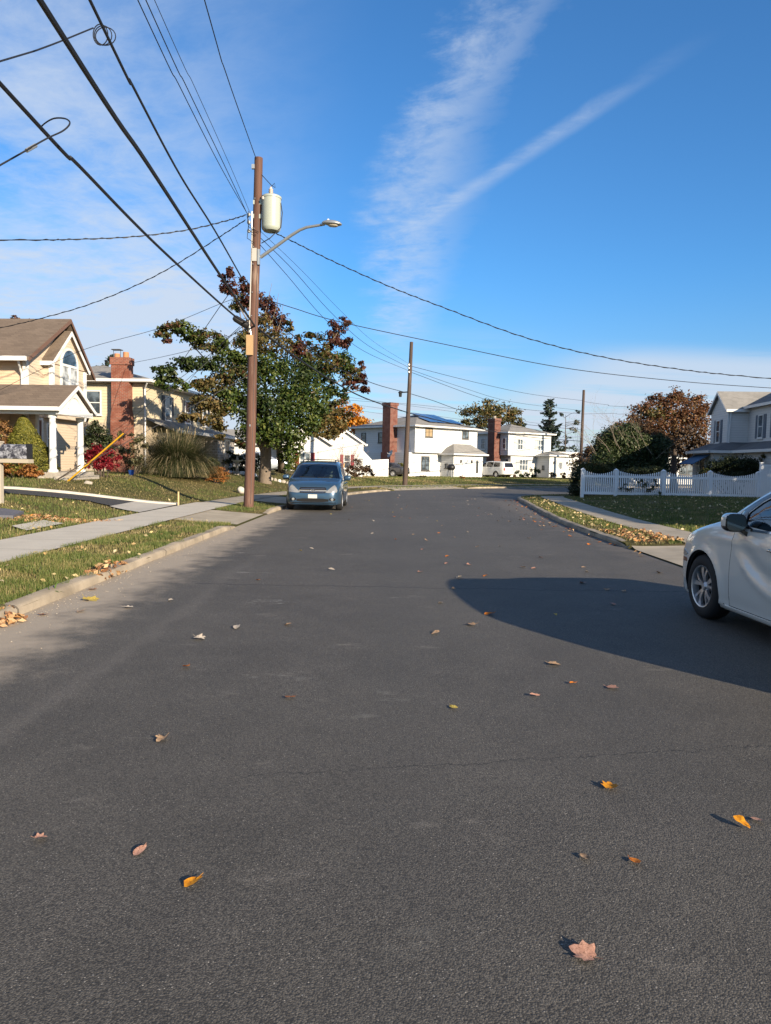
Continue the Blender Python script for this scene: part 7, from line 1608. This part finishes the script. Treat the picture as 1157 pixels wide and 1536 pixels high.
m = MB(); m.box((-1.08, 0, 1.49), (.02, .2, .06)); m.build('rear_view_mirror', CABIN, bv); m = MB(); m.box((-.33, .62, 1.115), (.012, .16, .035)); m.build('sticker', PLATE, bv)

# ================================================================ far vehicles
def far_car(root, top, wid, bot, belt, tum, x0, x1, pt, wins, wb, r, rear=None, nx=60, glass=GLOSSB, lamps=(), doors=()):
    c = Car(top, wid, bot, belt, tum, x0, x1, lambda x, z: flare(x, z, 0, .37, .012) + flare(x, z, -wb, .37, .012)); b = c.mesh(nx, 'body', pt, root); b.data.materials.append(WELL)
    boolean(b, [cyl_cut(0, r, r + .045, .55, 1.3), cyl_cut(0, r, r + .045, -1.3, -.55), cyl_cut(-wb, r, r + .045, .55, 1.3), cyl_cut(-wb, r, r + .045, -1.3, -.55)])
    for s in (1, -1):
        for q in wins: c.patch('side', q, .004, 'side_window', glass, root, .1, .01, s)
        for q in doors: c.patch('side', q, .004, 'door', pt, root, .1, .01, s)
        for wx in (0, -wb): wheel(root, wx, s * (wid(wx) - .12), r, s, 'seven', ALLOY, .2, r * .66)
        for k, nm, q, mt2 in lamps: c.patch(k, [(a * (s if k != 'side' else 1), z) for a, z in q], .006, nm, mt2, root, .06, .02, s)
    if rear: c.patch('rear', rear, .004, 'rear_window', glass, root, .1, .01)
    return c
VT = [(.90, .62), (.85, .75), (.6, .93), (.2, 1.03), (-.3, 1.10), (-.8, 1.38), (-1.2, 1.60), (-1.7, 1.72), (-2.6, 1.75), (-3.4, 1.72), (-3.85, 1.62), (-4.02, 1.3), (-4.1, .8)]
VW = [(.90, .55), (.8, .78), (.5, .93), (0, .98), (-2.6, .99), (-3.6, .96), (-3.95, .87), (-4.1, .74)]; VB = [(.90, .3), (.6, .2), (-3, .2), (-4.1, .36)]; VL = [(.90, .55), (.5, .9), (-.3, 1.06), (-4.1, 1.1)]
fp = gb(723, 80.5); fv = empty('parked_minivan', fp, math.atan2(.80, -.60), 'white minivan seen from behind in the driveway between the two white houses', 'minivan', 'vehicles parked along the street'); 
far_car(fv, pchip(VT), pchip(VW), pchip(VB), pchip(VL), .34, -4.1, .9, PWF, [[(-.75, 1.14), (-1.55, 1.12), (-1.55, 1.60), (-1.2, 1.52)], [(-1.65, 1.12), (-2.6, 1.12), (-2.6, 1.63), (-1.65, 1.62)], [(-2.7, 1.12), (-3.6, 1.16), (-3.5, 1.58), (-2.7, 1.63)]], 3.08, .34, [(-.66, 1.12), (.66, 1.12), (.56, 1.56), (-.56, 1.56)], lamps=[('rear', 'tail_light', [(.62, .72), (.80, .78), (.78, 1.08), (.66, 1.08)], TAIL), ('rear', 'bumper_strip', [(-.0, .40), (.6, .40), (.6, .46), (0, .46)], PWF)], doors=[[(-.5, .3), (-1.55, .3), (-1.6, 1.08), (-.6, 1.06)], [(-1.62, .3), (-2.6, .3), (-2.65, 1.08), (-1.64, 1.08)]])
ST = [(.88, .55), (.8, .68), (.5, .80), (0, .88), (-.35, .93), (-.8, 1.15), (-1.2, 1.36), (-1.7, 1.43), (-2.3, 1.40), (-2.8, 1.24), (-3.25, 1.04), (-3.6, .99), (-3.8, .92), (-3.86, .6)]
SW_ = [(.88, .5), (.75, .72), (.4, .86), (-.4, .89), (-2.6, .89), (-3.4, .84), (-3.75, .70), (-3.86, .56)]; SB = [(.88, .28), (.5, .18), (-3, .19), (-3.86, .32)]; SLb = [(.88, .48), (.3, .75), (-.4, .88), (-2.6, .92), (-3.86, .85)]
PGR = paint('graphite_paint', (.060, .058, .062), .3, .5); PSB = paint('silver_blue_paint', (.34, .38, .43), .3, .5)
swin = [[(-.75, .97), (-1.6, .95), (-1.6, 1.34), (-1.25, 1.30)], [(-1.68, .95), (-2.5, .97), (-2.75, 1.12), (-2.3, 1.32), (-1.68, 1.35)]]; sdoor = [[(-.45, .27), (-1.6, .27), (-1.62, .90), (-.55, .88)], [(-1.64, .27), (-2.4, .27), (-2.55, .90), (-1.65, .90)]]
sp_b = gb(590, 70.2); sn = empty('parked_sedan', (0, 0, 0), math.atan2(.42, -.90), 'dark grey sedan parked before the white sloping fence, facing left', 'car', 'vehicles parked along the street')
far_car(sn, pchip(ST), pchip(SW_), pchip(SB), pchip(SLb), .42, -3.86, .88, PGR, swin, 2.72, .32, [(-.5, 1.05), (.5, 1.05), (.44, 1.28), (-.44, 1.28)], lamps=[('rear', 'tail_light', [(.50, .68), (.72, .70), (.70, .82), (.52, .82)], TAIL), ('front', 'headlight', [(.42, .55), (.68, .56), (.62, .68), (.45, .66)], LAMP)], doors=sdoor)
sn.location = sp_b - Matrix.Rotation(math.atan2(.42, -.90), 3, 'Z') @ V((-2.72, .8, 0)); sn.location.z = sp_b.z
cb2 = gb(412, 55); sn2 = empty('parked_car', cb2 + V((.4, 0, 0)), R(20), 'silver blue car half hidden behind the trunks of the maple', 'car', 'vehicles parked along the street')
far_car(sn2, pchip(ST), pchip(SW_), pchip(SB), pchip(SLb), .42, -3.86, .88, PSB, swin, 2.72, .32, lamps=[('front', 'headlight', [(.42, .55), (.68, .56), (.62, .68), (.45, .66)], LAMP)], doors=sdoor)
